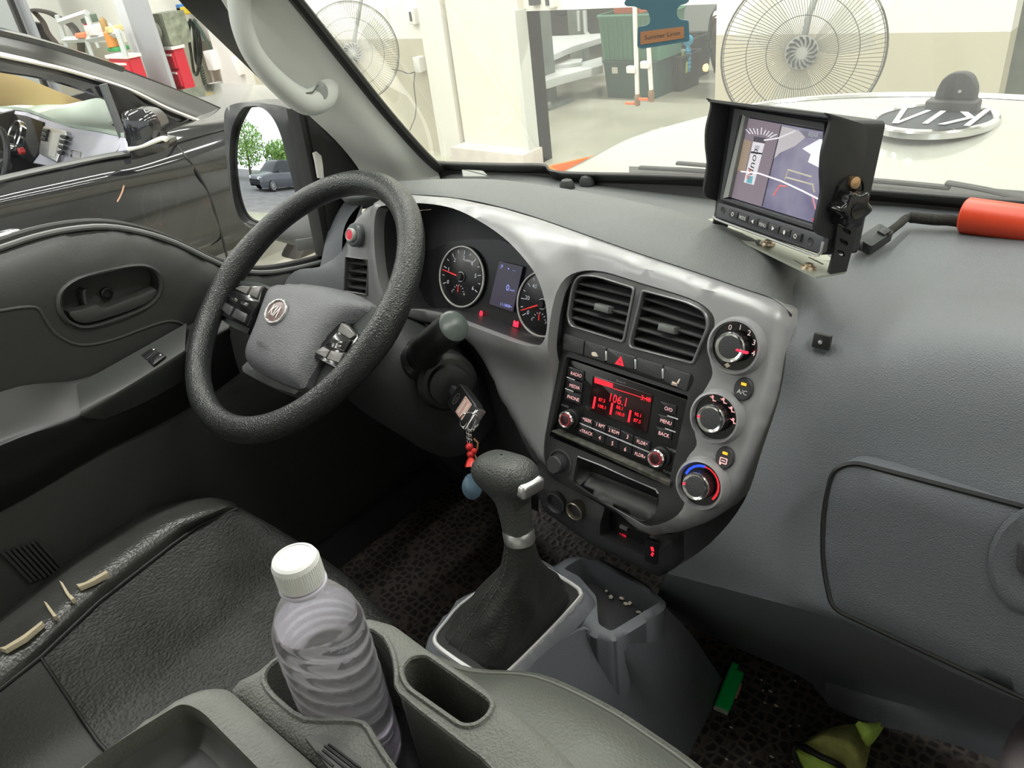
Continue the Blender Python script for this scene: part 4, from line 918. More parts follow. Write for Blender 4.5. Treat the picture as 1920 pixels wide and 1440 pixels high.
# ================================================================ DRIVER SEAT
SE = thing('driver_seat', (-.86, 0, .6), 'worn black driver seat with torn leather side bolster', 'seat')
fab = [
 [(446, 952, .90), (545, 1010, .86), (644, 1080, .86), (735, 1165, .86)],
 [(446, 954, .945), (540, 1012, .925), (644, 1084, .925), (735, 1172, .925)],
 [(375, 984, .945), (480, 1080, .922), (590, 1160, .922), (700, 1240, .93)],
 [(322, 1022, .945), (420, 1140, .918), (540, 1240, .918), (660, 1330, .93)],
 [(187, 1127, .945), (310, 1255, .915), (440, 1350, .915), (560, 1440, .93)],
 [(76, 1232, .945), (185, 1392, .915), (320, 1500, .915), (460, 1580, .93)]]
back = [[(76, 1232, .945), (185, 1392, .916), (320, 1500, .916), (460, 1580, .93)],
 [(0, 1285, .948), (90, 1440, .925), (230, 1600, .925), (360, 1700, .93)], [(-120, 1380, .95), (-30, 1560, .93), (100, 1750, .93), (250, 1850, .93)]]
G3 = lambda rows: [[P(u, v, z=z) for u, v, z in r] for r in rows]
m = M(); m.surf(G3(fab), 5, 5, .03); m.obj('seat_fabric', K['fabric'], SE)
m = M(); m.surf(G3(back), 5, 5, .03); m.obj('rear_panel', mat('smooth_leather', (.02, .021, .02), .5, bump=.2, bscale=300, kind='leather'), SE)
m = M(); m.tube([P(u, v, z=z+.0015) for u, v, z in ((76, 1232, .945), (130, 1312, .928), (185, 1392, .918), (250, 1460, .918))], .0022, 6); m.obj('cross_seam', K['seal'], SE)
bol = [
 [(452, 955, .92), (446, 950, .93), (440, 944, .93), (425, 938, .92), (405, 938, .88), (390, 960, .8)],
 [(440, 956, .945), (425, 948, .958), (405, 938, .958), (380, 934, .94), (345, 950, .88), (350, 985, .8)],
 [(375, 984, .945), (362, 975, .965), (340, 958, .97), (300, 950, .945), (262, 985, .88), (280, 1020, .8)],
 [(322, 1022, .945), (305, 1005, .965), (275, 985, .972), (232, 982, .945), (195, 1020, .88), (210, 1060, .8)],
 [(187, 1127, .945), (180, 1100, .965), (160, 1068, .972), (118, 1062, .945), (75, 1100, .88), (90, 1140, .8)],
 [(76, 1232, .945), (72, 1205, .962), (60, 1165, .97), (20, 1150, .945), (-25, 1190, .88), (0, 1230, .8)],
 [(-60, 1340, .948), (-70, 1310, .962), (-90, 1270, .97), (-130, 1265, .945), (-170, 1300, .88), (-150, 1340, .8)]]
m = M(); m.surf(G3(bol), 5, 5); m.obj('bolster', mat('bolster_leather', (.05, .052, .048), .30, bump=.35, bscale=330, kind='leather', var=.25, vscale=12), SE)
m = M(); m.tube([P(u, v, z=z+.002) for u, v, z in ((446, 954, .945), (375, 984, .945), (322, 1022, .945), (187, 1127, .945), (76, 1232, .945), (-60, 1340, .948))], .0028, 8); m.obj('piping', K['seal'], SE)
m = M(); m.surf([[P(446, 952, z=.90), P(545, 1010, z=.88), P(644, 1082, z=.88), P(735, 1168, z=.88)], [P(446, 952, z=.9)+np.array([.0, .01, -.1]), P(545, 1010, z=.88)+np.array([.0, .01, -.1]), P(644, 1082, z=.88)+np.array([.0, .01, -.1]), P(735, 1168, z=.88)+np.array([.0, .01, -.1])],
        [np.array([-1.03, .36, .62]), np.array([-.9, .36, .62]), np.array([-.75, .36, .62]), np.array([-.62, .36, .62])]], 4, 4); m.obj('seat_front', K['seat'], SE)
foam = mat('torn_foam', (.55, .48, .34), .9, bump=.5, bscale=400)
ca = zc(0, 900, 560/1493)
for pts in (((300, 510), (318, 520), (352, 575), (378, 598), (360, 610), (332, 575)), ((222, 612), (240, 622), (275, 668), (292, 690), (270, 692), (245, 655)), ((385, 530), (430, 520), (535, 460), (545, 472), (470, 515), (400, 545)), ((0, 848), (30, 840), (120, 785), (215, 712), (220, 722), (130, 800), (30, 858))):
    Z_ = .974; q = [P(u, v, z=Z_) for u, v in ca(pts)]; UF = Fr((0, 0, Z_+.001), (0, 0, 1), (0, 1, 0)); m = M(); m.prism(UF, UF.LL(ca(pts)), -.004, .004, .001); m.obj('tear', foam, SE)
# ================================================================ MIDDLE SEAT TABLE WITH CUP HOLDERS
T1 = Fr((0, 0, 1.25), (0, 0, 1), (0, 1, 0))
CT = thing('cup_holder_console', P(700, 1300, z=1.15), 'grey plastic console with round and square cup holders in front of seat', 'console')
oc = rp(T1.LL([(424, 1281), (512, 1224), (600, 1178), (690, 1148), (735, 1160), (800, 1208), (884, 1262), (980, 1335), (1052, 1398), (1110, 1460), (1180, 1600), (900, 1700), (700, 1530), (610, 1441)]), .006)
h1 = sm(T1.LL([(494, 1268), (512, 1243), (560, 1215), (620, 1188), (680, 1175), (722, 1195), (741, 1238), (744, 1272), (752, 1300), (820, 1355), (878, 1400), (925, 1440), (960, 1530), (840, 1560), (760, 1470), (722, 1420), (700, 1385), (680, 1357), (640, 1352), (572, 1350), (530, 1322), (502, 1294)]), 2)
h2 = rp(T1.LL([(750, 1255), (768, 1232), (800, 1227), (915, 1308), (926, 1322), (915, 1345), (890, 1362), (865, 1362), (760, 1288)]), .008)
m = M(); m.sheet(T1, oc, [h1, h2], lambda a, b, d: -.008*(1-math.sqrt(max(0, 1-(1-min(1, d/.010))**2))), .009, .14, hskirt=.10); m.obj('console_top', K['console'], CT, ang=50)
for hh in (h1, h2):
    m = M(); m.sheet(T1, [tuple(p) for p in hh], [], lambda a, b, d: -.092, .02, 0); m.obj('cup_floor', K['dark'], CT)
    m = M(); lp_ = resample(hh, .004); c0 = np.mean(lp_, 0)
    m.tube([T1.W(p[0], p[1], .0002) for p in lp_], .0022, 6, closed=True); m.obj('cup_rim', K['console'], CT)
zb = zc(420, 980, 540/1690)
m = M(); m.prism(T1, rp(T1.LL(zb([(472, 1258), (500, 1245), (615, 1242), (660, 1262), (860, 1440), (960, 1560), (760, 1600), (610, 1440)]), .002), .003), -.002, .0022, .001); lt_ = m.obj('ribbed_latch', mat('latch_plastic', (.075, .08, .072), .5), CT)
for (a, b) in (((615, 1300), (800, 1440)), ((590, 1310), (770, 1445)), ((580, 1335), (720, 1445)), ((545, 1345), (640, 1430))):
    m = M(); m.tube([T1.W(*T1.L(*zb([p])[0], .0024), .0024) for p in (a, b)], .0009, 6); m.obj('rib', K['black'], lt_)
TR = thing('seat_back_tray', P(300, 1450, z=1.15), 'grey plastic tray lid behind the cup holders, nearest the camera', 'tray')
ol = T1.LL([(420, 1279), (602, 1439), (700, 1530), (500, 1800), (-50, 1620), (127, 1440), (225, 1371), (328, 1300), (372, 1281)], .006)
hl_ = rp(T1.LL([(336, 1320), (356, 1322), (380, 1335), (484, 1440), (560, 1520), (450, 1690), (80, 1540), (150, 1440), (225, 1388)], .006), [.012]*9)
m = M(); m.sheet(T1, rp(ol, .008), [hl_], lambda a, b, d: .006-.007*(1-math.sqrt(max(0, 1-(1-min(1, d/.009))**2))), .008, .16, hskirt=.03); m.obj('tray_rim', mat('tray_plastic', (.125, .13, .115), .5, bump=.25, bscale=500, kind='leather'), TR, ang=50)
m = M(); m.sheet(T1, [tuple(p) for p in hl_], [], lambda a, b, d: -.024+.012*(1-min(1, d/.02))**2, .01, 0); m.obj('tray_floor', mat('tray_floor', (.06, .062, .06), .45), TR)
m = M(); m.prism(T1, rp(T1.LL([(372, 1392), (560, 1560), (300, 1700), (200, 1560)], -.02), .01), -.026, -.021, .002); m.obj('floor_pad', mat('tray_pad', (.05, .05, .052), .55), TR)
# ================================================================ WATER BOTTLE
bx_ = np.array([-.369, .161, 1.37]); bot = Fr((bx_[0], bx_[1], 1.162), (0, 0, 1), (0, 1, 0))
BT = thing('water_bottle', bot.o, 'clear plastic water bottle with white cap in cup holder', 'bottle')
prof = [(.0001, .004), (.018, .001), (.026, 0), (.0305, .004), (.0318, .012), (.0318, .13), (.0315, .14), (.0300, .150), (.0255, .161), (.0195, .171), (.0150, .178), (.0138, .182), (.0138, .188)]
def bottle_mesh(prof, ins, nseg=64, zmax=None):
    pts = crom([np.array([r, h, 0]) for r, h in prof], 5); vs = []; fs = []; ring_ = []
    for r, h, _ in pts:
        if zmax and h > zmax: break
        row = []
        for k in range(nseg):
            t = 2*math.pi*k/nseg; am = sstep(h, .012, .03)*(1-sstep(h, .15, .168))
            w_ = abs(math.sin(h*230+2.2*math.sin(t+.6)+t*1.0))**.5
            low = 1 if h < .03 else 0
            row.append(bot.W((r-ins-(.0022*(1-w_))*am)*math.cos(t), (r-ins-(.0022*(1-w_))*am)*math.sin(t), h))
        ring_.append(row)
    mm = M(); n = nseg; vs = [p for r in ring_ for p in r]
    mm.add(vs, [(l*n+i, l*n+(i+1) % n, (l+1)*n+(i+1) % n, (l+1)*n+i) for l in range(len(ring_)-1) for i in range(n)])
    mm.add(ring_[0], [tuple(range(n-1, -1, -1))]); mm.add(ring_[-1], [tuple(range(n))]); return mm
pp = [(.0001, .004), (.018, .001), (.026, 0), (.0305, .004), (.0318, .012)]+[(.0318, .012+.118*i/24) for i in range(1, 25)]+[(.0315, .14), (.0300, .150), (.0255, .161), (.0195, .171), (.0150, .178), (.0138, .182), (.0138, .188)]
bottle_mesh(pp, 0).obj('bottle_body', glass('bottle_plastic', (.95, .93, 1.0), .05, .19), BT)
wm = mat('water', (.90, .90, .95), .16, trans=1.0, ior=1.33)
bottle_mesh(pp, .0009, zmax=.155).obj('water', wm, BT)
m = M(); m.lathe(bot, [(.0150, .183), (.0158, .184), (.0158, .186), (.0150, .187)], 40); m.obj('neck_ring', mat('neck_plastic', (.6, .58, .68), .3), BT)
capm = mat('cap_white', (.82, .83, .82), .4)
m = M(); prof_c = [(.0148, .188), (.0150, .189), (.0150, .2055), (.0142, .2075), (.0120, .2083), (.0118, .2079), (.0001, .2079)]
m.lathe(bot, prof_c, 60)
for i in range(60):
    q = 2*math.pi*i/60; m.box(bot, .0151*math.cos(q), .0151*math.sin(q), .0008, .0007, .1895, .2045, rot=q)
m.obj('cap', capm, BT)
# ================================================================ FLOOR CONSOLE AND SHIFTER
FC = thing('floor_console', (-.46, .48, .57), 'dark blue-grey plastic floor console with oblong tray in front of shifter', 'console')
T2 = Fr((0, 0, .925), (0, 0, 1), (0, 1, 0))
body = rp(T2.LL([(790, 1205), (800, 1172), (850, 1115), (985, 1033), (1012, 1034), (1100, 1088), (1118, 1112), (1105, 1130), (962, 1282), (930, 1310), (880, 1290)]), .006)
m = M(); m.sheet(T2, body, [], lambda a, b, d: -.02*(1-math.sqrt(max(0, 1-(1-min(1, d/.02))**2))), .012, .33); m.obj('console_body', K['lower'], FC, ang=60)
TC = Fr((0, 0, .905), (0, 0, 1), (0, 1, 0))
tro = rp(TC.LL([(1030, 1062), (1060, 1042), (1090, 1036), (1120, 1042), (1205, 1088), (1250, 1124), (1246, 1138), (1205, 1165), (1148, 1200), (1110, 1190), (1060, 1140)]), .008)
trh = rp(TC.LL([(1056, 1066), (1088, 1047), (1112, 1052), (1198, 1098), (1238, 1128), (1205, 1148), (1146, 1184), (1122, 1170), (1118, 1118), (1085, 1080)]), .006)
m = M(); m.sheet(TC, tro, [trh], lambda a, b, d: -.006*(1-min(1, d/.008))**2, .01, .33, hskirt=.05); m.obj('tray_rim', K['lower'], FC, ang=50)
m = M(); m.sheet(TC, [tuple(p) for p in trh], [], lambda a, b, d: -.048, .02, 0); m.obj('tray_floor', K['dark'], FC)
Am = [P(955, 1290, z=.915), P(1035, 1215, z=.912), P(1095, 1180, z=.903), P(1150, 1198, z=.898), P(1205, 1162, z=.898), P(1246, 1136, z=.898)]
Bm = [P(1180, 1640, z=.57), P(1235, 1530, z=.57), P(1265, 1470, z=.57), P(1295, 1408, z=.57), P(1335, 1330, z=.57), P(1356, 1276, z=.57)]
m = M(); m.surf([Am, [a*.72+b*.28+np.array([.012, 0, 0]) for a, b in zip(Am, Bm)], [a*.35+b*.65+np.array([.006, 0, 0]) for a, b in zip(Am, Bm)], Bm], 4, 4, .006); m.obj('side_skin', K['lower'], FC)
m = M(); Cf = [P(1246, 1136, z=.898), P(1205, 1090, z=.898), P(1120, 1044, z=.898)]; Df = [P(1356, 1276, z=.57), np.array([-.44, .82, .57]), np.array([-.56, .80, .57])]
m.surf([Cf, [(a+b)/2 for a, b in zip(Cf, Df)], Df], 3, 3); m.obj('front_skin', K['lower'], FC)
rnd = random.Random(3)
deb = mat('crumbs', (.5, .45, .38), .9)
for i in range(7):
    u, v = 1140+i*11+rnd.uniform(-6, 6), 1108+i*7+rnd.uniform(-6, 6); c = P(u, v, z=.862); m = M(); m.lathe(Fr(c, (rnd.uniform(-.3, .3), rnd.uniform(-.3, .3), 1)), [(.0035*rnd.uniform(.5, 1), 0), (.002, .0015)], 5, sx=rnd.uniform(.8, 1.8)); tag(m.obj('crumb', deb), 'tiny pale crumb in the tray of the floor console', 'crumb', 'crumbs in the console tray')
GS = thing('gear_shifter', P(950, 1180, z=.93), 'automatic gear lever with black leather gaiter and chrome button', 'gear lever')
tro_ = sm(T2.LL([(811, 1200), (816, 1186), (832, 1166), (860, 1133), (920, 1090), (975, 1054), (990, 1047), (1005, 1051), (1045, 1074), (1084, 1099), (1092, 1110), (1089, 1121), (1040, 1174), (952, 1262), (930, 1276), (905, 1273), (885, 1260), (850, 1237), (818, 1213)], .002), 3)
c0 = np.mean(tro_, 0); tr_i = [tuple(c0+(np.array(p)-c0)*.945) for p in tro_]
m = M(); m.ringp(T2, tro_, tr_i, -.004, .004, .0015); m.obj('chrome_frame', mat('bright_trim', (.80, .80, .80), .32, .45), GS)
m = M(); tr_j = [tuple(c0+(np.array(p)-c0)*.95) for p in tro_]; m.prism(T2, tr_j, -.01, .001); m.obj('frame_inner', K['black'], GS)
gm = mat('gaiter_leather', (.028, .029, .027), .5, bump=.4, bscale=350, kind='leather')
# gaiter: rings from the frame up to the collar
colr = P(972, 998, d=.885); knobc = P(955, 900, d=.865)
NB = 48
basep = []
bl = resample([tuple(c0+(np.array(p)-c0)*.84) for p in tro_], .001)
for k in range(NB):
    t = 2*math.pi*k/NB; dirv = np.array([math.cos(t), math.sin(t)]); best = max(((np.dot(np.array(p)-c0, dirv)/np.linalg.norm(np.array(p)-c0), i) for i, p in enumerate(bl)))
    basep.append(np.array(bl[best[1]]))
lv = []
levels = [(0, .0), (.01, .05), (.03, .20), (.055, .40), (.085, .64), (.115, .85), (.145, .95), (colr[2]-.925-.004, 1.0)]
for h_, q in levels:
    row = []
    for k in range(NB):
        t = 2*math.pi*k/NB; cc = np.array([colr[0], colr[1]]); top_ = cc+.0165*np.array([math.cos(t), math.sin(t)])
        p = basep[k]*(1-q)+top_*q; d_ = p-(c0*(1-q)+cc*q)
        fold = 1+(.10*math.sin(t*5+h_*40)+.05*math.sin(t*9-h_*70))*math.sin(math.pi*min(1, q*1.05))*(.9 if q < .95 else 0)
        p = (c0*(1-q)+cc*q)+d_*fold; row.append(np.array([p[0], p[1], .925+h_]))
    lv.append(row)
m = M(); m.surf(lv, 1, 4, closed=True); ga = m.obj('gaiter', gm, GS, ang=80)
m = M(); st_ = mat('stitching', (.10, .10, .095), .7)
for kk in (33, 35):
    path = crom([r[kk % NB] for r in lv], 6)
    for i in range(0, len(path)-2, 2):
        out_ = (path[i]-np.array([colr[0], colr[1], path[i][2]])); out_[2] = 0; out_ = out_/np.linalg.norm(out_)*.0008
        m.tube([path[i]+out_, path[i+1]+out_], .0006, 4)
so_ = m.obj('stitching', st_, ga); so_['kind'] = 'stuff'
ZF = Fr(colr, knobc-colr+np.array([0, 0, .0]), up=(0, 1, 0))
axk = (knobc-colr); H_ = np.linalg.norm(axk)
m = M(); m.lathe(ZF, [(.0185, -.012), (.0195, -.009), (.0195, .002), (.0185, .004)], 32, sx=1.0, sy=.9); m.obj('collar', K['satin'], GS)
secs = [(.003, .0175, .016, 0), (.02, .0185, .0165, 0), (.04, .021, .018, .0), (.052, .027, .020, -.003), (.060, .037, .023, -.005), (.070, .043, .0255, -.006), (.080, .0425, .0250, -.006), (.089, .036, .0205, -.006), (.0945, .024, .013, -.006), (.0965, .002, .001, -.006)]
EX = np.array([.99, -.10, -.06]); EX = EX-np.dot(EX, ZF.n)*ZF.n; EX /= np.linalg.norm(EX); EY = np.cross(ZF.n, EX)
rows = [[colr+ZF.n*h_+EX*(o+ra*math.copysign(abs(math.cos(q))**(.8 if h_ < .045 else .5), math.cos(q)))+EY*(rb*math.copysign(abs(math.sin(q))**.8, math.sin(q))) for q in [2*math.pi*i/20 for i in range(20)]] for h_, ra, rb, o in secs]
m = M(); m.surf(rows, 2, 4, closed=True); m.obj('knob', mat('knob_leather', (.045, .048, .045), .4, bump=.45, bscale=500, kind='leather'), GS)
BF = Fr(colr+ZF.n*.066+EX*.0335, EX+ZF.n*-.30, up=ZF.n)
m = M(); m.prism(BF, rp(rect(.034, .018, 0, 0), .006), -.012, .007, .004, 3); m.obj('chrome_button', K['satin'], GS)
BF2 = Fr(colr+ZF.n*.074-EX*.046, -EX+ZF.n*.25, up=ZF.n); m = M(); m.prism(BF2, rp(rect(.028, .014), .005), -.010, .0035, .003); m.obj('chrome_button', K['satin'], GS)
# ================================================================ MIDDLE SEAT CUSHION, PASSENGER SEAT
MC = thing('middle_seat', P(1050, 1400, z=.9), 'grey vinyl middle seat cushion beside the cup holders', 'seat')
m = M(); rw = [[P(800, 1235, z=.965), P(880, 1262, z=.985), P(1000, 1272, z=.99), P(1120, 1325, z=.99), P(1215, 1385, z=.99), P(1310, 1455, z=.985), P(1420, 1560, z=.97)],
 [P(780, 1290, z=.995), P(870, 1300, z=1.005), P(980, 1310, z=1.01), P(1085, 1360, z=1.01), P(1180, 1420, z=1.01), P(1260, 1490, z=1.0), P(1350, 1600, z=.99)],
 [P(760, 1400, z=1.0), P(850, 1420, z=1.01), P(950, 1440, z=1.015), P(1050, 1480, z=1.015), P(1120, 1540, z=1.01), P(1180, 1600, z=1.0), P(1240, 1700, z=.99)]]
fr_ = [p+np.array([0.004, .008, -.03]) for p in rw[0]]; fr2 = [p+np.array([0, -.02, -.30]) for p in rw[0]]
m.surf([fr2, fr_]+rw, 4, 4); m.obj('cushion', mat('vinyl_grey', (.085, .09, .078), .42, bump=.25, bscale=350, kind='leather'), MC)
m = M(); m.tube([p+np.array([0, .002, .0]) for p in crom(rw[0], 4)], .0022, 6); m.obj('piping', mat('piping_grey', (.10, .105, .09), .5), MC)
PSt = thing('passenger_seat', (.05, .5, .8), 'grey-mauve passenger seat edge in the bottom right corner', 'seat')
m = M(); m.surf([[P(1865, 1467, z=.93), P(1872, 1427, z=.95), P(1885, 1392, z=.95), P(1905, 1357, z=.95), P(1930, 1332, z=.94)], [P(1885, 1477, z=.97), P(1895, 1437, z=.985), P(1910, 1402, z=.985), P(1930, 1372, z=.985), P(1960, 1347, z=.97)], [P(1980, 1517, z=.99), P(1990, 1477, z=1.0), P(2000, 1447, z=1.0), P(2030, 1417, z=1.0), P(2060, 1397, z=.99)]], 4, 4, .06); m.obj('cushion', mat('seat_mauve', (.10, .085, .09), .6, bump=.2, bscale=400), PSt)
# ================================================================ SMALL THINGS ON THE FLOOR
lF = Fr(P(1368, 1292, z=.580), (0, 0, 1), up=(P(1390, 1255, z=.58)-P(1352, 1328, z=.58)))
La, Lb = P(1352, 1328, z=.58), P(1386, 1250, z=.58); LL_ = np.linalg.norm(Lb-La); lF = Fr((La+Lb)/2, (0.1, -.15, 1), up=Lb-La)
LG = thing('cigarette_lighter', lF.o-np.array([0, 0, .01]), 'green plastic cigarette lighter lying on the rubber mat', 'lighter')
gr = mat('green_plastic', (.0, .45, .09), .3)
m = M(); m.prism(lF, rp(rect(.025, LL_*.86, 0, -LL_*.07), .006), -.006, .007, .004, 3); m.obj('body', gr, LG)
m = M(); m.prism(lF, rp(rect(.0245, .004, 0, -LL_*.5), .002), -.0055, .0065, .002); m.obj('base', mat('lighter_base', (.35, .4, .3), .3), LG)
m = M(); m.prism(lF, rp(rect(.011, .012, -.006, LL_*.40), .002), -.005, .006, .002); m.obj('thumb_guard', gr, LG)
m = M(); m.prism(lF, rp(rect(.011, .013, .006, LL_*.40), .002), -.004, .004, .001); m.obj('metal_head', K['dark'], LG)
m = M(); m.prism(lF, rp(rect(.006, .028, .0125, 0), .002), -.003, .003, .001); m.obj('side_label', mat('label_red', (.5, .25, .2), .5), LG)
for i in range(14):
    u, v = rnd.uniform(1290, 1520), rnd.uniform(1270, 1430); c = P(u, v, z=.571); m = M(); m.lathe(Fr(c, (0, 0, 1)), [(.0022*rnd.uniform(.5, 1), 0), (.0012, .0012)], 5, sx=rnd.uniform(.8, 2)); tag(m.obj('crumb', deb), 'tiny pale crumb on the rubber mat by the lighter', 'crumb', 'crumbs on the passenger side mat')
# glove
zg = zc(1200, 1150, 520/1920)
GV = thing('work_glove', P(1560, 1400, z=.57), 'yellow-green knitted work glove with black hem on the mat', 'glove')
gy = mat('glove_yellow', (.66, .66, .20), .85, bump=1.0, bscale=260, kind='wave', var=.35, vscale=25); gg = mat('glove_green', (.62, .88, .16), .8, bump=.6, bscale=500)
def g3(l): return [P(u, v, z=z) for (u, v), z in zip(zg([q[:2] for q in l]), [q[2] for q in l])]
m = M(); m.surf([g3([(1090, 930, .60), (1140, 900, .62), (1190, 850, .60)]), g3([(1200, 970, .61), (1270, 850, .66), (1330, 790, .60)]), g3([(1330, 1030, .62), (1420, 880, .67), (1490, 770, .61)]), g3([(1450, 1110, .62), (1530, 960, .65), (1560, 830, .59)]), g3([(1500, 1200, .60), (1560, 1080, .62), (1600, 900, .57)])], 5, 5, .006); m.obj('palm', gy, GV)
m = M(); m.surf([g3([(1490, 770, .62), (1520, 745, .63), (1560, 775, .60)]), g3([(1530, 860, .63), (1600, 790, .635), (1670, 750, .61)]), g3([(1550, 930, .61), (1620, 850, .62), (1690, 780, .59)]), g3([(1540, 960, .58), (1610, 900, .585), (1650, 850, .58)])], 5, 5, .006); m.obj('thumb', gg, GV)
m = M(); m.surf([g3([(1690, 760, .60), (1700, 775, .60)]), g3([(1750, 690, .60), (1770, 710, .60)]), g3([(1810, 650, .60), (1830, 645, .60)])], 3, 3, .008); m.obj('finger', mat('glove_olive', (.17, .22, .05), .85), GV)
m = M(); m.surf([g3([(1085, 930, .60), (1100, 990, .585), (1120, 1040, .58)]), g3([(1180, 980, .62), (1200, 1040, .60), (1210, 1100, .58)]), g3([(1300, 1030, .62), (1320, 1080, .60), (1340, 1150, .58)]), g3([(1400, 1080, .60), (1420, 1150, .59), (1430, 1220, .58)])], 4, 4, .006); m.obj('lining', gg, GV)
m = M(); m.tube(crom(g3([(1085, 905, .61), (1140, 925, .63), (1240, 985, .64), (1340, 1030, .64), (1420, 1085, .62), (1450, 1160, .60)]), 5), .0045, 8); m.tube(crom(g3([(1085, 905, .61), (1065, 950, .60), (1085, 1030, .59), (1130, 1110, .58)]), 5), .0045, 8); m.obj('hem', K['seal'], GV)
# ================================================================ MONITOR ON BRACKET
FM = Fr((-.3516, .820, 1.4207), (-.5162, -.8369, .1819), up=(.0246, .1978, .9799))
MO = thing('rear_view_monitor', FM.W(0, -.115, -.02), 'black square camera monitor with sun hood on a metal bracket', 'monitor')
hb_ = mat('monitor_shell', (.026, .027, .029), .5, bump=.1, bscale=900)
TRm = FM.L(*c8([(1045, 262)])[0]); TLm = FM.L(*c8([(400, 165)])[0]); BLm = FM.L(*c8([(220, 950)])[0]); BRm = FM.L(*c8([(990, 1215)])[0])
x0, x1 = BLm[0], BRm[0]; y0_ = (BLm[1]+BRm[1])/2; y1_ = max(TRm[1], TLm[1])
q4 = [BLm, BRm, TRm, TLm]
m = M(); m.prism(FM, rp([BLm, BRm, (BRm[0], TRm[1]+.004), (BLm[0], TLm[1]+.004)], .007), -.045, 0, .003); m.obj('casing', hb_, MO)
fr_px = c8([(440, 215), (1030, 318), (985, 1000), (318, 795)])
fo = FM.LL(c8([(395, 160), (1045, 262), (1010, 1050), (290, 810)])); fi = FM.LL(fr_px)
m = M(); m.ringp(FM, rp(fo, .003), rp(fi, .002), -.001, .006, .0015); m.obj('screen_surround', mat('surround', (.06, .062, .068), .4), MO)
m = M(); m.prism(FM, FM.LL(c8([(425, 205), (445, 220), (322, 795), (285, 800)]), .007), .0, .0068); m.obj('light_edge', mat('edge_grey', (.28, .29, .28), .4), MO)
SL = FM.LL(c8([(455, 232), (1020, 335), (975, 990), (325, 790)]), .001)
scr = bpy.data.materials.new('screen_image'); scr.use_nodes = True; nt = scr.node_tree; b = nt.nodes['Principled BSDF']
tc = nt.nodes.new('ShaderNodeTexCoord'); nz = nt.nodes.new('ShaderNodeTexNoise'); nz.inputs['Scale'].default_value = 18; nz.inputs['Detail'].default_value = 3; nt.links.new(tc.outputs['Object'], nz.inputs['Vector'])
cr_ = nt.nodes.new('ShaderNodeValToRGB'); cr_.color_ramp.elements[0].position = .35; cr_.color_ramp.elements[0].color = (.20, .18, .30, 1); cr_.color_ramp.elements[1].position = .7; cr_.color_ramp.elements[1].color = (.42, .40, .52, 1)
nt.links.new(nz.outputs['Fac'], cr_.inputs[0]); nt.links.new(cr_.outputs[0], b.inputs['Emission Color']); b.inputs['Emission Strength'].default_value = .75; b.inputs['Base Color'].default_value = (.02, .02, .03, 1); b.inputs['Roughness'].default_value = .08
m = M(); m.prism(FM, SL, .0, .0015); sn = m.obj('screen', scr, MO)
def em(name, c, s=1.0): return mat(name, tuple(x*.2 for x in c), .3, emit=c, estr=s)
def spoly(name, pts, mt, h=.0018):
    m = M(); m.prism(FM, FM.LL(c8(pts), h), h-.0002, h); m.obj(name, mt, sn)
spoly('left_view', [(455, 232), (700, 278), (560, 860), (325, 790)], em('scr_brown', (.26, .21, .25), .8), .0017)
spoly('floor_patch', [(430, 380), (490, 400), (440, 620), (385, 600)], em('scr_tan', (.42, .32, .24), .7), .0019)
spoly('bright_window', [(1012, 360), (905, 420), (850, 450), (910, 490), (890, 545), (980, 590), (1005, 480)], em('scr_white', (.9, .9, 1), .95), .0019)
spoly('wall_view', [(700, 290), (820, 318), (870, 370), (800, 430), (690, 480), (650, 520)], em('scr_beige', (.58, .54, .56), .8), .0018)
spoly('title_bar', [(835, 320), (1010, 352), (1005, 385), (880, 372)], em('scr_grey', (.22, .22, .27), .8), .0020)
spoly('divider', [(698, 285), (704, 286), (566, 862), (560, 860)], em('scr_dark', (.03, .03, .05), .6), .0020)
wt = em('scr_truck', (.72, .70, .74), .9)
spoly('truck_cab', [(500, 400), (582, 415), (562, 485), (484, 470)], wt, .0020); spoly('truck_body', [(482, 482), (562, 492), (505, 708), (435, 690)], wt, .0020)
spoly('truck_gap', [(488, 468), (565, 482), (562, 492), (484, 480)], em('scr_black', (.02, .02, .03), .6), .0021)
spoly('truck_front', [(505, 362), (592, 375), (584, 412), (502, 398)], em('scr_shadow', (.10, .09, .12), .7), .0020)
spoly('truck_window', [(515, 425), (548, 430), (540, 460), (508, 455)], em('scr_win', (.5, .5, .55), .8), .0021)
spoly('tail_block', [(462, 640), (500, 648), (490, 700), (452, 690)], em('scr_cyan', (.15, .45, .55), .8), .0021)
m = M(); sl_ = math.radians(-98)
m.text(FM.px(*c8([(512, 535)])[0], .0022), 'coup', .0, -.002, 0, .0155, rot=math.radians(-97)); m.obj('truck_lettering', em('scr_ink', (.05, .05, .07), .5), sn)
m = M(); m.text(FM.px(*c8([(482, 608)])[0], .0022), 'a', 0, 0, 0, .012, rot=math.radians(-97)); m.text(FM.px(*c8([(478, 625)])[0], .0022), 'ng', 0, -.003, 0, .010, rot=math.radians(-97)); m.obj('red_lettering', em('scr_red', (.7, .12, .08), .8), sn)
m = M()
for i, (a_, b_) in enumerate((((445, 308), (480, 345)), ((475, 306), (500, 345)), ((503, 306), (518, 345)), ((530, 308), (535, 350)), ((562, 300), (556, 350)), ((590, 318), (575, 352)), ((615, 325), (592, 358)), ((640, 335), (605, 365)), ((668, 348), (620, 370)))):
    A, B = [FM.W(*FM.L(*c8([p])[0], .0021), .0021) for p in (a_, b_)]; m.tube([A, B], .0005, 4)
m.obj('sensor_rays', em('scr_ray', (.9, .9, .95), .9), sn)['kind'] = 'stuff'
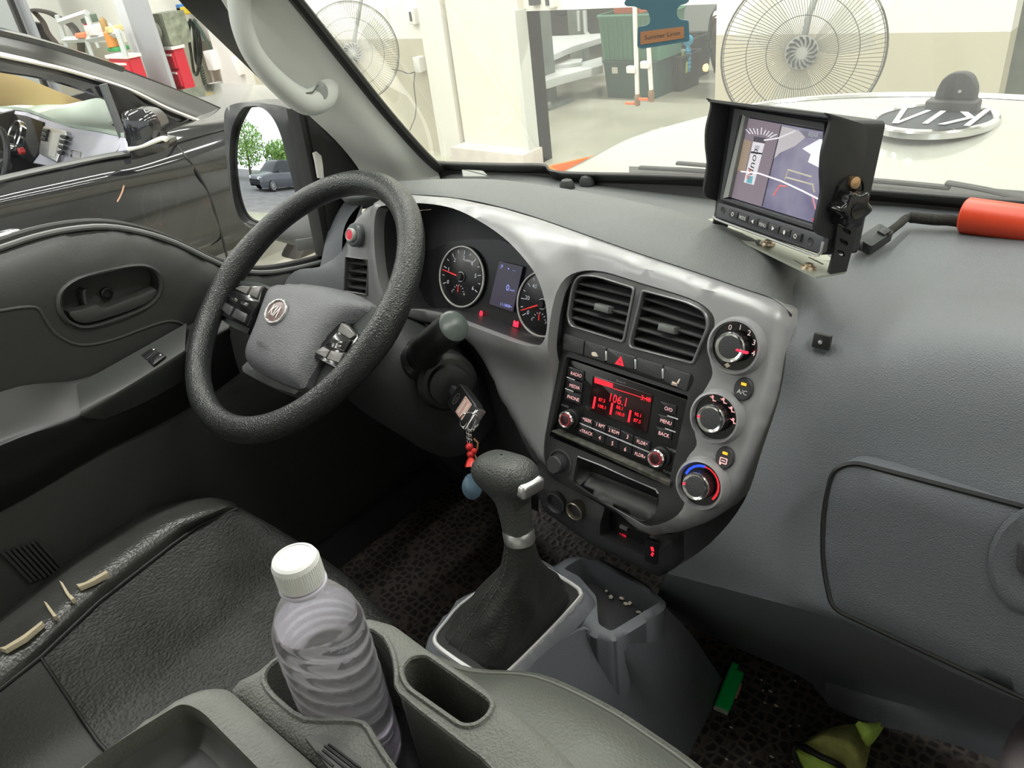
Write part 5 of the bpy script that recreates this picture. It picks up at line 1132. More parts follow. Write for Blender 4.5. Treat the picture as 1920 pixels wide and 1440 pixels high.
for nm, pts, c_ in (('white_line', ((415, 612), (540, 625), (700, 680), (850, 750), (965, 808)), (.95, .9, .95)), ('swoosh', ((580, 390), (680, 375), (800, 325)), (.8, .78, .82)), ('red_guide', ((645, 785), (690, 712), (735, 718)), (.8, .2, .2)), ('red_guide', ((945, 880), (930, 820), (925, 795)), (.7, .3, .35)), ('yellow_guide', ((725, 670), (750, 600), (915, 650)), (.5, .47, .35)), ('yellow_guide', ((740, 655), (925, 705), (935, 760)), (.5, .47, .35))):
    m = M(); m.tube([FM.W(*FM.L(*c8([p])[0], .0021), .0021) for p in pts], .0009, 5); m.obj(nm, em('scr_'+nm, c_, .85), sn)
m = M(); m.text(FM.px(*c8([(930, 350)])[0], .0022), 'REAR', 0, 0, 0, .0065); m.obj('view_lettering', em('scr_lett', (.5, .5, .55), .8), sn)
m = M(); m.prism(FM, rp(FM.LL(c8([(915, 945), (955, 955), (955, 985), (930, 988)]), .008), .002), .0, .008, .001); m.obj('red_lamp', mat('red_lamp', (.8, .03, .06), .3, emit=(1, .05, .08), estr=.5), MO)
bpn = FM.LL(c8([(250, 830), (1010, 1065), (985, 1200), (235, 935)]), .004)
m = M(); m.prism(FM, rp(bpn, .004), -.002, .0045, .0015); pn = m.obj('button_panel', mat('button_panel', (.10, .10, .115), .38, .2), MO)
bx = [(365, 490), (520, 545), (672, 600), (822, 645), (970, 697), (1142, 755), (1310, 812), (1475, 868)]; bxb = [(365, 600), (500, 655), (650, 710), (800, 765), (950, 818), (1115, 875), (1285, 935), (1440, 1000)]
tx = ['O', 'MODE', '\u25c0', 'MENU', '\u25b6', '*', 'C']
for i in range(7):
    q = [np.array(FM.L(*cb([p])[0], .007)) for p in (bx[i], bx[i+1], bxb[i+1], bxb[i])]; c0 = sum(q)/4; m = M(); m.prism(FM, rp([tuple(c0+(p-c0)*.93) for p in q], .001), .003, .0075, .0009); bb_ = m.obj('push_button', mat('mbutton', (.05, .05, .055), .35) if i == 0 else bpy.data.materials['mbutton'], pn)
    T = FM.at(c0[0], c0[1], .0078); m = M()
    if i in (2, 4): s_ = -1 if i == 2 else 1; m.prism(T, [(-.002*s_, .0025), (-.002*s_, -.0025), (.0025*s_, 0)], 0, .0002)
    elif i in (0, 6): m.ringp(T, ring(.0024, 14), ring(.0016, 14), 0, .0002)
    elif i == 5: m.lathe(T, [(.0018, 0), (.0018, .0002)], 8, sy=1.4)
    else: m.text(T, tx[i], 0, 0, .0001, .0058, sx=.8)
    m.obj('button_mark', K['white'], bb_)
for u, v in cb([(285, 512), (1597, 980)]):
    m = M(); m.lathe(FM.px(u, v, .0045), [(.0046, 0), (.0042, .0006), (.0036, .0002), (.0001, .0002)], 20); m.obj('plug', K['dark'], pn)
m = M(); e = [FM.W(*FM.L(*c8([p])[0], .0035), .0035) for p in ((222, 930), (232, 948), (300, 975), (600, 1082), (940, 1212), (962, 1210), (985, 1185), (1000, 1110))]; m.tube(e, .0016, 6); m.obj('chrome_line', K['satin'], MO)
# sun hood
SX = BRm[0]+.003; FS = Fr(FM.W(SX, 0, 0), FM.ex, up=FM.ey)
sil = c8([(1020, 195), (1045, 225), (1048, 262), (1030, 330), (1000, 430), (985, 520), (980, 640), (985, 760), (960, 880), (938, 985), (940, 1030), (965, 1062), (1015, 1080), (1080, 1080), (1150, 900), (1240, 640), (1275, 590), (1300, 480), (1308, 330), (1295, 280), (1250, 262)])
fin = FS.LL(sil); fin = sm(fin, 2)
hmx = max(p[1] for p in fin)
m = M(); m.prism(FS, fin, -.003, .001, .0008); m.obj('hood_side', hb_, MO)
FS2 = Fr(FM.W(BLm[0]-.003, 0, 0), FM.ex, up=FM.ey)
m = M(); m.prism(FS2, fin, -.001, .003, .0008); m.obj('hood_side', hb_, MO)
hx = [p[0] for p in fin if p[1] > hmx-.02]
ft = min(fin, key=lambda p: p[0] if p[1] > hmx-.03 else 9); bkx = max(p[0] for p in fin if p[1] > hmx-.04)
pf_, pb_ = FS.L(*c8([(1035, 203)])[0]), FS.L(*c8([(1298, 282)])[0]); pm_ = FS.L(*c8([(1180, 240)])[0]); pf2 = (pf_[0], pf_[1])
m = M(); m.surf([[FS2.W(*q, 0) for q in (pf_, pm_, pb_)], [(FS2.W(*q, 0)+FS.W(*q, 0))/2 for q in (pf_, pm_, pb_)], [FS.W(*q, 0) for q in (pf_, pm_, pb_)]], 2, 2, .003); m.obj('hood_top', hb_, MO)
# bracket
brm = mat('bracket_black', (.02, .021, .022), .38, .2)
FB = Fr(FM.W(SX+.004, 0, 0), FM.ex, up=FM.ey)
arm = FB.LL(c8([(1085, 860), (1085, 790), (1110, 715), (1160, 665), (1215, 645), (1265, 650), (1298, 690), (1298, 760), (1278, 850), (1262, 930), (1240, 1010), (1205, 1150), (1160, 1322), (1050, 1340), (1035, 1330), (1075, 1180), (1095, 1010)]))
slots = [FB.LL(c8(s)) for s in ([(1235, 675), (1265, 672), (1282, 700), (1280, 760), (1262, 830), (1250, 845), (1246, 790), (1262, 740), (1255, 705)], [(1140, 1008), (1185, 1030), (1192, 1052), (1178, 1058), (1135, 1035), (1130, 1018)], [(1120, 1085), (1165, 1108), (1172, 1132), (1158, 1138), (1112, 1110), (1112, 1090)], [(1098, 1165), (1140, 1180), (1150, 1210), (1135, 1218), (1095, 1192)])]
m = M(); m.sheet(FB, arm, slots, lambda a, b, d: .001, .01, .003); m.obj('bracket_arm', brm, MO)
FB2 = Fr(FM.W(BLm[0]-.008, 0, 0), FM.ex, up=FM.ey); m = M(); m.prism(FB2, arm, -.003, 0); m.obj('bracket_arm', brm, MO)
bz = min(p[1] for p in arm)
BP = Fr(FM.W(0, bz, 0), FM.ey, up=-FM.n)
bpl = BP.LL(c8([(140, 965), (205, 945), (1000, 1180), (1160, 1322), (950, 1358)]))
hol = [BP.LL(c8(s)) for s in ([(510, 1110), (535, 1095), (560, 1100), (545, 1125), (565, 1145), (530, 1140)], [(785, 1240), (800, 1243), (870, 1280), (860, 1288)], [(888, 1222), (900, 1220), (1005, 1270), (995, 1275)], [(285, 1000), (300, 1002), (358, 1030), (345, 1034)])]
m = M(); m.sheet(BP, bpl, hol, lambda a, b, d: 0, .01, .0025); m.obj('bracket_base', mat('bracket_metal', (.42, .44, .38), .35, .7), MO)
for u, v in c8([(608, 1120), (895, 1288)]):
    m = M(); m.lathe(BP.px(u, v, .002), [(.0085, -.002), (.008, .001), (.0045, .0015), (.0045, .0035), (.0001, .0045)], 20); m.obj('screw', mat('brass_screw', (.55, .45, .33), .3, .9) if u < 1500 else bpy.data.materials['brass_screw'], MO)
KBF = FB.px(*c8([(1205, 880)])[0], .012)
m = M(); star = [(.0175*(1+.13*math.cos(6*t))*math.cos(t), .0175*(1+.13*math.cos(6*t))*math.sin(t)) for t in [2*math.pi*i/48 for i in range(48)]]; m.prism(KBF.at(0, 0, -.012), star, 0, .020, .004, 3); m.lathe(KBF, [(.008, .006), (.008, .009), (.005, .0085)], 20); m.obj('clamp_knob', K['gloss'], MO)
m = M(); m.lathe(FB.px(*c8([(1215, 690)])[0], .002), [(.006, -.004), (.006, .003), (.0001, .004)], 14); m.obj('pivot_screw', mat('copper', (.55, .35, .2), .3, .9), MO)
# cable and connector
cz = zc(1500, 120, 420/1592)
CB = thing('monitor_cable', P(1640, 450, z=1.32), 'black braided cable with plug running from monitor to red tube', 'cable')
cp = [P(u, v, z=1.325) for u, v in cz([(1130, 1120), (1050, 1110), (960, 1108), (880, 1100), (800, 1092), (750, 1100), (710, 1135), (670, 1165), (630, 1195), (600, 1215)])]
m = M(); m.tube(crom(cp, 4), [.0068 if i < 18 else .0050 for i in range(len(crom(cp, 4)))], 12); m.obj('braided_sleeve', mat('braid', (.05, .048, .042), .8, bump=1, bscale=1200, kind='wave', var=.4, vscale=200), CB)
a_, b_ = P(*cz([(612, 1205)])[0], z=1.32), P(*cz([(440, 1290)])[0], z=1.318); PF_ = Fr((a_+b_)/2, (0.2, -.3, 1), up=a_-b_)
m = M(); m.prism(PF_, rp(rect(.022, np.linalg.norm(a_-b_)*.9), .004), -.006, .008, .002); m.box(PF_, .004, .01, .010, .012, .007, .011, .001); m.obj('plug', K['dark'], CB)
c_ = P(*cz([(370, 1285)])[0], z=1.318); m = M(); nn = 9
for i in range(nn):
    q = b_+(c_-b_)*(i+.3)/nn; m.lathe(Fr(q, c_-b_), [(.0062-.0002*i, -.0012), (.0068-.0002*i, .0), (.0062-.0002*i, .0012)], 14)
m.tube([b_, c_], .0048, 10); m.obj('strain_relief', K['dark'], CB)
# red tube
ra, rb = P(1806, 403, z=1.332), P(2060, 440, z=1.332); RFr = Fr(ra, rb-ra); Lr = np.linalg.norm(rb-ra)
m = M(); m.lathe(RFr, [(.0001, 0), (.0185, .0), (.0212, .0025), (.0215, .006), (.0215, Lr)], 48)
o = m.obj('steering_lock_tube', mat('red_tube', (.62, .055, .02), .38), None, loc=ra); tag(o, 'orange-red rounded tube lying on the dashboard at the right', 'tube')
# small sensor domes at the windscreen base
for u, v, y, nm, lb in ((1100, 336, 1.07, 'rubber_grommet', 'small black rubber bump at the foot of the windscreen'), (1063, 343, 1.04, 'sensor_dome', 'small dark sensor dome on the dash near the windscreen')):
    m = M(); F_ = Fr(P(u, v, y=y)-np.array([0, 0, .005]), (0, 0, 1)); m.lathe(F_, [(.012, -.004), (.0115, .003), (.008, .010), (.0001, .013)], 20, sx=1.2); tag(m.obj(nm, K['dark'], None, loc=F_.o), lb, 'sensor')
pf = [P(u, v, z=1.305) for u, v in c2([(915, 965), (975, 960), (1035, 965), (1065, 1005), (930, 1005)])]; UF = Fr((0, 0, 1.305), (0, 0, 1), (0, 1, 0))
m = M(); m.prism(UF, rp(UF.LL(c2([(918, 968), (1040, 975), (1075, 1008), (925, 1008)])), .004), -.01, .006, .003); tg = tag(m.obj('dash_clip', mat('clip_grey', (.2, .21, .2), .4), None, loc=pf[0]), 'small grey plastic clip on the dash by the left windscreen corner', 'clip')
# hanging air freshener
AF = Fr(P(1240, 60, y=.72), (.50, -.80, .0))
zf = zc(980, 0, 370/1920)
AFt = thing('air_freshener', AF.W(0, .08), 'blue tree-shaped card air freshener with orange label hanging at top', 'air freshener')
tree = zf([(1115, 460), (1118, 262), (1215, 245), (1245, 205), (1225, 120), (1200, 90), (1160, 95), (1090, 62), (1010, 60), (985, 35), (1000, 5), (1030, -40), (1100, -140), (1280, -320), (1480, -140), (1600, -60), (1625, 0), (1600, 30), (1560, 45), (1530, 50), (1500, 95), (1500, 150), (1530, 190), (1615, 200), (1622, 400), (1160, 475)])
m = M(); m.prism(AF, rp(AF.LL(tree), .002), -.0008, .0008); m.obj('card', mat('card_blue', (.12, .25, .33), .8), AFt)
m = M(); m.prism(AF, rp(AF.LL(zf([(1145, 310), (1570, 258), (1570, 372), (1145, 436)]), .001), .001), .0006, .0012); lb_ = m.obj('label_panel', mat('card_orange', (.60, .30, .16), .8), AFt)
m = M(); c_ = zf([(1358, 342)])[0]; q1, q2 = [np.array(AF.L(*p, .0014)) for p in zf([(1170, 375), (1545, 320)])]; an = math.atan2(q2[1]-q1[1], q2[0]-q1[0]); m.text(AF.px(*c_, .0014), 'Summer Linen', 0, 0, 0, np.linalg.norm(q2-q1)/6.3, rot=an); m.obj('label_lettering', mat('card_ink', (.12, .13, .15), .8), lb_)
m = M(); m.tube([AF.W(*AF.L(1230, -60)), AF.W(*AF.L(1235, -60))+np.array([0, 0, .25])], .0006, 5); m.obj('string', K['white'], AFt)
# ================================================================ BONNET, EMBLEM, FRONT CAMERA, WIPERS
def HP(u, v, y): return P(u, v, y=y)
hr = [[np.array([-1.02, 1.14, 1.20]), np.array([-.95, 1.17, 1.25]), HP(1300, 345, 1.16), HP(1600, 345, 1.16), HP(1900, 375, 1.14), HP(2300, 420, 1.12)],
 [np.array([-1.04, 1.28, 1.19]), HP(1120, 292, 1.3), HP(1350, 285, 1.3), HP(1600, 285, 1.3), HP(1900, 300, 1.3), HP(2350, 330, 1.28)],
 [np.array([-1.0, 1.45, 1.20]), HP(1200, 251, 1.42), HP(1400, 240, 1.45), HP(1640, 232, 1.45), HP(1900, 240, 1.45), HP(2400, 280, 1.42)],
 [np.array([-.92, 1.58, 1.22]), HP(1300, 223, 1.54), HP(1450, 206, 1.58), HP(1650, 196, 1.60), HP(1920, 203, 1.60), HP(2450, 250, 1.56)],
 [np.array([-.86, 1.66, 1.2]), HP(1330, 218, 1.60), HP(1470, 194, 1.66), HP(1660, 183, 1.68), HP(1930, 190, 1.68), HP(2480, 240, 1.64)]]
nose = [p+np.array([0, .04, -.03]) for p in hr[-1]]; nose2 = [p+np.array([0, .09, -.25]) for p in hr[-1]]
m = M(); m.surf(hr+[nose, nose2], 5, 5)
HD = thing('truck_bonnet', (-.3, 1.4, 1.2), 'white truck bonnet with oval emblem beyond the windscreen', 'bonnet')
m.obj('bonnet_panel', mat('white_body_paint', (.33, .34, .30), .18, coat=.5), HD)
m = M(); m.tube(crom([p+np.array([0, .012, .002]) for p in hr[-1][1:]], 5), .010, 8, flat=.6); m.obj('chrome_strip', K['chrome'], HD)
EF = Fr(P(1750, 226, y=1.46), (0, .04, 1), up=(0, 1, 0)); er = (EF.L(1866, 231)[0]-EF.L(1631, 221)[0])/2; ey_ = (EF.L(1752, 190)[1]-EF.L(1750, 249)[1])/2
m = M(); m.ringp(EF, ring(er, 64, ry=ey_), ring(er*.88, 64, ry=ey_*.82), -.004, .008, .003); em_ = m.obj('bonnet_emblem', K['chrome'], HD)
m = M(); m.lathe(EF, [(er*.9, .002), (er*.7, .006), (.0001, .008)], 48, sy=ey_/er); m.obj('emblem_field', mat('emblem_black', (.03, .035, .045), .5, spec=.2), em_)
m = M(); m.text(EF.at(0, 0, .0085, math.pi), 'KI\u039b', 0, 0, 0, ey_*1.55, sx=.62*er/ey_); m.obj('emblem_letters', mat('emblem_white', (.75, .76, .74), .4), em_)
m = M(); cf = P(1785, 206, d=1.33); CF_ = Fr(cf, (0, 0, 1), up=(0, 1, 0)); m.prism(CF_, rp(rect(.082, .045), .012), -.01, .018, .004); m.obj('camera_base', K['dark'], HD)
m = M(); CF2 = Fr(cf+np.array([0, .012, .018]), (0, -1, .1)); m.prism(CF2, rp([(-.032, -.006), (.032, -.006), (.030, .018), (.020, .036), (.008, .042), (-.012, .041), (-.024, .030), (-.030, .012)], .006), -.014, .016, .005); cc = m.obj('camera_body', K['dark'], HD)
for a, b in ((.008, .012), (.016, -.005)):
    m = M(); m.lathe(CF2.at(a, b, .016), [(.003, 0), (.003, .002)], 10); m.obj('camera_screw', K['chrome'], cc)
wp = mat('wiper_black', (.012, .014, .014), .4)
for lb, bl, am in (('left windscreen wiper blade resting at the glass base', [(1200, 314, 1.125), (1330, 322, 1.13), (1460, 340, 1.13)], [(1270, 310, 1.14), (1340, 316, 1.14), (1500, 330, 1.14)]), ('right windscreen wiper blade behind the monitor', [(1560, 332, 1.135), (1690, 343, 1.13), (1780, 352, 1.12)], [(1775, 348, 1.125), (1850, 362, 1.11), (1940, 384, 1.09)])):
    WI = thing('wiper', P(*bl[1][:2], y=bl[1][2]), lb, 'wiper')
    A = [P(u, v, y=y) for u, v, y in bl]; m = M(); m.tube(crom(A, 4), .006, 8, flat=.6); m.tube([p+np.array([0, .003, -.010]) for p in crom(A, 4)], .0028, 6); m.obj('blade', wp, WI)
    B = [P(u, v, y=y)+np.array([0, 0, .004]) for u, v, y in am]; m = M(); m.tube(crom(B, 4), .0065, 8, flat=.5); m.obj('arm', wp, WI)
m = M(); m.surf([[P(1180, 335, y=1.115), P(1400, 352, y=1.12), P(1640, 368, y=1.12), P(1920, 393, y=1.105), P(2250, 425, y=1.07)], [P(1180, 322, y=1.15), P(1400, 335, y=1.155), P(1640, 350, y=1.155), P(1920, 372, y=1.14), P(2250, 405, y=1.10)]], 4, 2, .01)
tag(m.obj('trim_7', wp), 'black plastic cowl strip between bonnet and windscreen', 'trim', kind='structure')
from mathutils.bvhtree import BVHTree
# ================================================================ WORKSHOP SHELL
wallm = bpy.data.materials.new('two_tone_wall'); wallm.use_nodes = True; nt = wallm.node_tree; b = nt.nodes['Principled BSDF']
tc = nt.nodes.new('ShaderNodeTexCoord'); ge = nt.nodes.new('ShaderNodeNewGeometry'); sx = nt.nodes.new('ShaderNodeSeparateXYZ'); nt.links.new(ge.outputs['Position'], sx.inputs[0])
mt_ = nt.nodes.new('ShaderNodeMath'); mt_.operation = 'GREATER_THAN'; mt_.inputs[1].default_value = .935; nt.links.new(sx.outputs['Z'], mt_.inputs[0])
mx = nt.nodes.new('ShaderNodeMix'); mx.data_type = 'RGBA'; mx.inputs[6].default_value = (.50, .47, .37, 1); mx.inputs[7].default_value = (.80, .79, .73, 1)
nt.links.new(mt_.outputs[0], mx.inputs[0]); nt.links.new(mx.outputs[2], b.inputs['Base Color']); b.inputs['Roughness'].default_value = .6
shopfl = mat('epoxy_floor', (.42, .41, .33), .14, var=.12, vscale=1.2, bump=.03, bscale=6)
cream = mat('cream_panel', (.74, .70, .60), .6, var=.05, vscale=3)
lift_m = mat('lift_white', (.55, .57, .56), .4); postg = mat('post_green', (.16, .19, .17), .5, var=.2, vscale=6)
def wbox(x0, x1, y0, y1, z0, z1): return M().prism(Fr((0, 0, 0), (0, 0, 1), (0, 1, 0)), [(x0, y0), (x1, y0), (x1, y1), (x0, y1)], z0, z1)
WY = 4.75
m = M()
for a in ((-16, -3.97, 0, 4.4), (-2.46, -.86, 0, 4.4), (-3.97, -2.46, 1.11, 4.4), (-.86, .6, 1.55, 4.4), (.6, 6, 0, 4.4)):
    f_ = Fr((0, WY, 0), (0, -1, 0)); m.prism(f_, [(a[0], a[2]), (a[1], a[2]), (a[1], a[3]), (a[0], a[3])], -.15, 0)
tag(m.obj('wall_back', wallm, flat=True), 'white workshop wall with beige lower band beyond the bonnet', 'wall', kind='structure')
tag(wbox(-14, 6, -5.2, 10.2, -.05, 0).obj('floor_workshop', shopfl, flat=True), 'glossy beige workshop floor', 'floor', kind='structure')
tag(wbox(-16.1, -16, -5.2, 10.2, 0, 4.4).obj('wall_left', wallm, flat=True), 'far left workshop wall', 'wall', kind='structure')
tag(wbox(6, 6.1, -5.2, 10.2, 0, 4.4).obj('wall_right', wallm, flat=True), 'right workshop wall', 'wall', kind='structure')
tag(wbox(-16, 6, 10, 10.15, 0, 4.4).obj('wall_far', mat('far_wall', (.35, .37, .36), .7), flat=True), 'grey wall at the end of the next bay', 'wall', kind='structure')
tag(wbox(-16, 6, -5.2, 10.2, 4.4, 4.5).obj('ceiling_workshop', mat('ceiling_white', (.75, .75, .74), .7), flat=True), 'white workshop ceiling', 'ceiling', kind='structure')
asph = mat('asphalt', (.22, .22, .22), .9, var=.2, vscale=2)
tag(wbox(-40, 30, -60, -5.2, -.08, -.01).obj('ground_outside', asph, flat=True), 'grey asphalt yard outside', 'ground', kind='structure')
for _x in (-7.6, -5.6, -3.2, -1.2, 1.6):
    for _y in (-3.0, 0.6, 3.2):
        f = wbox(_x-.12, _x+.12, _y-1.15, _y+1.15, 4.25, 4.36)
        tag(f.obj('ceiling_light', mat('lamp_tray', (.8, .8, .8), .4) if 'lamp_tray' not in bpy.data.materials else bpy.data.materials['lamp_tray']), 'long white fluorescent ceiling light fitting', 'light', 'ceiling light fittings')
# cream pilaster, its kerb, trims
tag(wbox(-4.72, -3.99, 4.68, 4.76, .13, 4.4).obj('pillar_1', cream), 'cream wall panel beside the opening', 'pillar', kind='structure')
tag(wbox(-4.74, -3.95, 4.52, 4.76, 0, .13).obj('trim_8', mat('kerb', (.66, .60, .55), .6, var=.1, vscale=8)), 'low concrete kerb under the cream panel', 'kerb', kind='structure')
tag(wbox(-5.02, -4.76, 4.66, 4.76, 0, 4.4).obj('trim_9', mat('door_post', (.72, .70, .64), .5)), 'pale door post left of the cream panel', 'trim', kind='structure')
m = wbox(-4.01, -3.97, 4.62, 4.9, 0, 1.13); 
tag(m.obj('trim_10', mat('opening_frame', (.62, .64, .60), .4)), 'thin edge frame of the opening', 'trim', kind='structure')
# steel columns on the left
def colm(u0, u1, v, y, dep, nm, lb, mt):
    a, c = P(u0, v, y=y), P(u1, v, y=y)
    return tag(wbox(a[0], c[0], y, y+dep, 0, 4.4).obj(nm, mt, flat=True), lb, 'column', kind='structure')
colm(229, 270, 0, 4.1, .04, 'column_1', 'wide grey steel column left of the pillar', mat('column_grey', (.36, .37, .39), .6))
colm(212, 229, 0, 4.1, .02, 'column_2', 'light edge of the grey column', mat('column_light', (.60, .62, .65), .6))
colm(-30, 12, 0, 3.9, .04, 'column_3', 'grey door leaf at the far left', mat('door_grey', (.40, .42, .42), .6))
colm(24, 42, 0, 3.95, .04, 'column_4', 'second grey post at the far left', mat('post_grey2', (.33, .34, .37), .6))
colm(12, 17, 0, 3.85, .05, 'column_5', 'dark door gap at the far left', K['black'])
a = P(402, 100, y=4.66); c = P(450, 100, y=4.66)
tag(wbox(a[0], c[0], 4.66, 4.76, 0, 4.4).obj('pillar_2', mat('pilaster', (.74, .73, .70), .6)), 'pale pilaster on the wall right of the hoses', 'pillar', kind='structure')
# ---------------------------------------------------------------- fans
def fan(cu, cv, y, R, lb, near):
    c = P(cu, cv, y=y); n = CAM-c; n = n/np.linalg.norm(n); F_ = Fr(c, n)
    T = thing('wall_fan', c, lb, 'fan', 'round wall fans')
    gw = mat('fan_wire', (.10, .10, .095), .4, .3) if 'fan_wire' not in bpy.data.materials else bpy.data.materials['fan_wire']
    r0 = R*.2; m = M(); NS = 110; wr = .0017
    for i in range(NS):
        t = 2*math.pi*i/NS; pts = []
        for k in range(5):
            q = k/4; r = r0+(R-r0)*q; tt = t+.42*q*(1-q*.45); pts.append(F_.W(r*math.cos(tt), r*math.sin(tt), .075*(1-q**2.2)))
        m.tube(pts, wr, 3, cap=False)
    o = m.obj('grille_wire', gw, T); o['kind'] = 'stuff'
    for rr, hh, w_ in ((R, 0, .0045), (R*.97, .012, .0022), (R*.68, .04, .002), (R*.43, .062, .002), (R, -.03, .003)):
        m = M(); m.tube([F_.W(rr*math.cos(t), rr*math.sin(t), hh) for t in np.linspace(0, 2*math.pi, 61)[:-1]], w_, 5, closed=True); m.obj('grille_ring', gw, T)
    m = M(); m.lathe(F_, [(r0*1.03, .068), (r0, .082), (r0*.5, .086), (.0001, .086)], 32); hc = m.obj('hub_cap', mat('fan_cap', (.30, .31, .29), .4) if 'fan_cap' not in bpy.data.materials else bpy.data.materials['fan_cap'], T)
    m = M()
    for i in range(15):
        t = 2*math.pi*i/15; m.prism(F_, [(r0*.35*math.cos(t), r0*.35*math.sin(t)), (r0*.7*math.cos(t+.12), r0*.7*math.sin(t+.12)), (r0*.94*math.cos(t+.36), r0*.94*math.sin(t+.36)), (r0*.94*math.cos(t+.55), r0*.94*math.sin(t+.55)), (r0*.7*math.cos(t+.34), r0*.7*math.sin(t+.34))], .084, .090)
    m.obj('hub_vanes', K['dark'], hc)['kind'] = 'stuff'
    bl = mat('fan_blade', (.6, .62, .56), .35, alpha=.28) if 'fan_blade' not in bpy.data.materials else bpy.data.materials['fan_blade']
    for i in range(3):
        t = 2*math.pi*i/3+.4; m = M(); rows = []
        for k in range(4):
            q = k/3; r = R*(.15+.72*q); w_ = .55*(1-.25*q)*(1 if k else .6)
            rows.append([F_.W(r*math.cos(t+s), r*math.sin(t+s), .012+.03*s) for s in (-w_, 0, w_)])
        m.surf(rows, 4, 3, .003); m.obj('blade', bl, T)
    m = M(); m.lathe(F_, [(.0001, -.16), (.06, -.15), (.075, -.06), (.06, -.01), (.0001, 0)], 24); m.obj('motor', mat('fan_motor', (.22, .24, .22), .45) if 'fan_motor' not in bpy.data.materials else bpy.data.materials['fan_motor'], T)
    back = F_.W(0, .0, -.12); m = M(); m.tube([back, back+np.array([-.02, .1, .15]), np.array([back[0]-.05, WY-.1, back[2]+.6]), np.array([back[0]-.05, WY, back[2]+.62])], .016, 10); m.obj('arm', bpy.data.materials['fan_motor'], T)
    return T
fan(660, 99, 4.2, .375, 'left wall fan, smaller in view, by the white socket box', False)
fan(1503, 99, 3.9, .375, 'large round wall fan seen above the monitor', True)
# wall boxes
def wallbox(u, v, w_, h_, nm, lb, cat, mt, y=WY, d=.05):
    c = P(u, v, y=y-d); f_ = Fr(c, (0, -1, 0)); m = M(); m.prism(f_, rp(rect(w_, h_), .008), -d, 0, .004); o = m.obj(nm, mt, None, loc=c); return tag(o, lb, cat), f_
wp_ = mat('white_plastic', (.75, .74, .70), .4)
o, f_ = wallbox(770, 31, .085, .12, 'thermostat', 'white thermostat with dark display on the wall by the left fan', 'thermostat', wp_)
m = M(); m.box(f_, 0, 0, .025, .07, 0, .003); m.obj('thermostat_display', K['dark'], o)
sb, f_ = wallbox(781, 122, .075, .12, 'socket_box', 'white socket box with hanging cable right of the left fan', 'socket', wp_, d=.07)
m = M(); m.tube(crom([P(u, v, y=4.70) for u, v in ((778, 136), (776, 160), (780, 195), (778, 220), (768, 245))], 4), .004, 5); m.tube(crom([P(u, v, y=4.66) for u, v in ((778, 135), (765, 138), (752, 133), (735, 130))], 4), .004, 5)
tag(m.obj('power_cord', K['dark']), 'thin dark cord hanging from the socket box', 'cord')
wallbox(998, 2, .075, .06, 'switch_box', 'black switch box above the opening, left one', 'switch', K['dark'])
o, f_ = wallbox(1029, 2, .075, .09, 'switch_plate', 'white switch plate with black rocker above the opening', 'switch', wp_)
m = M(); m.box(f_, -.012, .0, .03, .055, 0, .008); m.obj('rocker', K['dark'], o)
# ---------------------------------------------------------------- simple full car used at a distance
def wheel(T, c, r, w_, side, rimm, tyre):
    f_ = Fr(c, (side, 0, 0)); k = thing('wheel', c, None, None); k.parent = T; k.location = tuple(np.array(c)-np.array(T.location))
    m = M(); m.lathe(f_, [(r*.62, -w_), (r*.95, -w_), (r, -w_*.8), (r, -.03), (r*.94, 0), (r*.66, .004), (r*.62, -.02)], 36); m.obj('tyre', tyre, k)
    m = M(); m.lathe(f_, [(r*.66, -.03), (r*.66, .006), (r*.60, .004), (r*.58, -.03), (.0001, -.05)], 36)
    for i in range(10):
        t = 2*math.pi*i/10; m.prism(f_.at(0, 0, 0, t), [(r*.08, -r*.045), (r*.61, -r*.03), (r*.61, r*.03), (r*.08, r*.045)], -.03, -.008, .004)
    m.lathe(f_, [(r*.15, -.03), (r*.13, -.002), (.0001, .0)], 16); m.obj('rim', rimm, k)
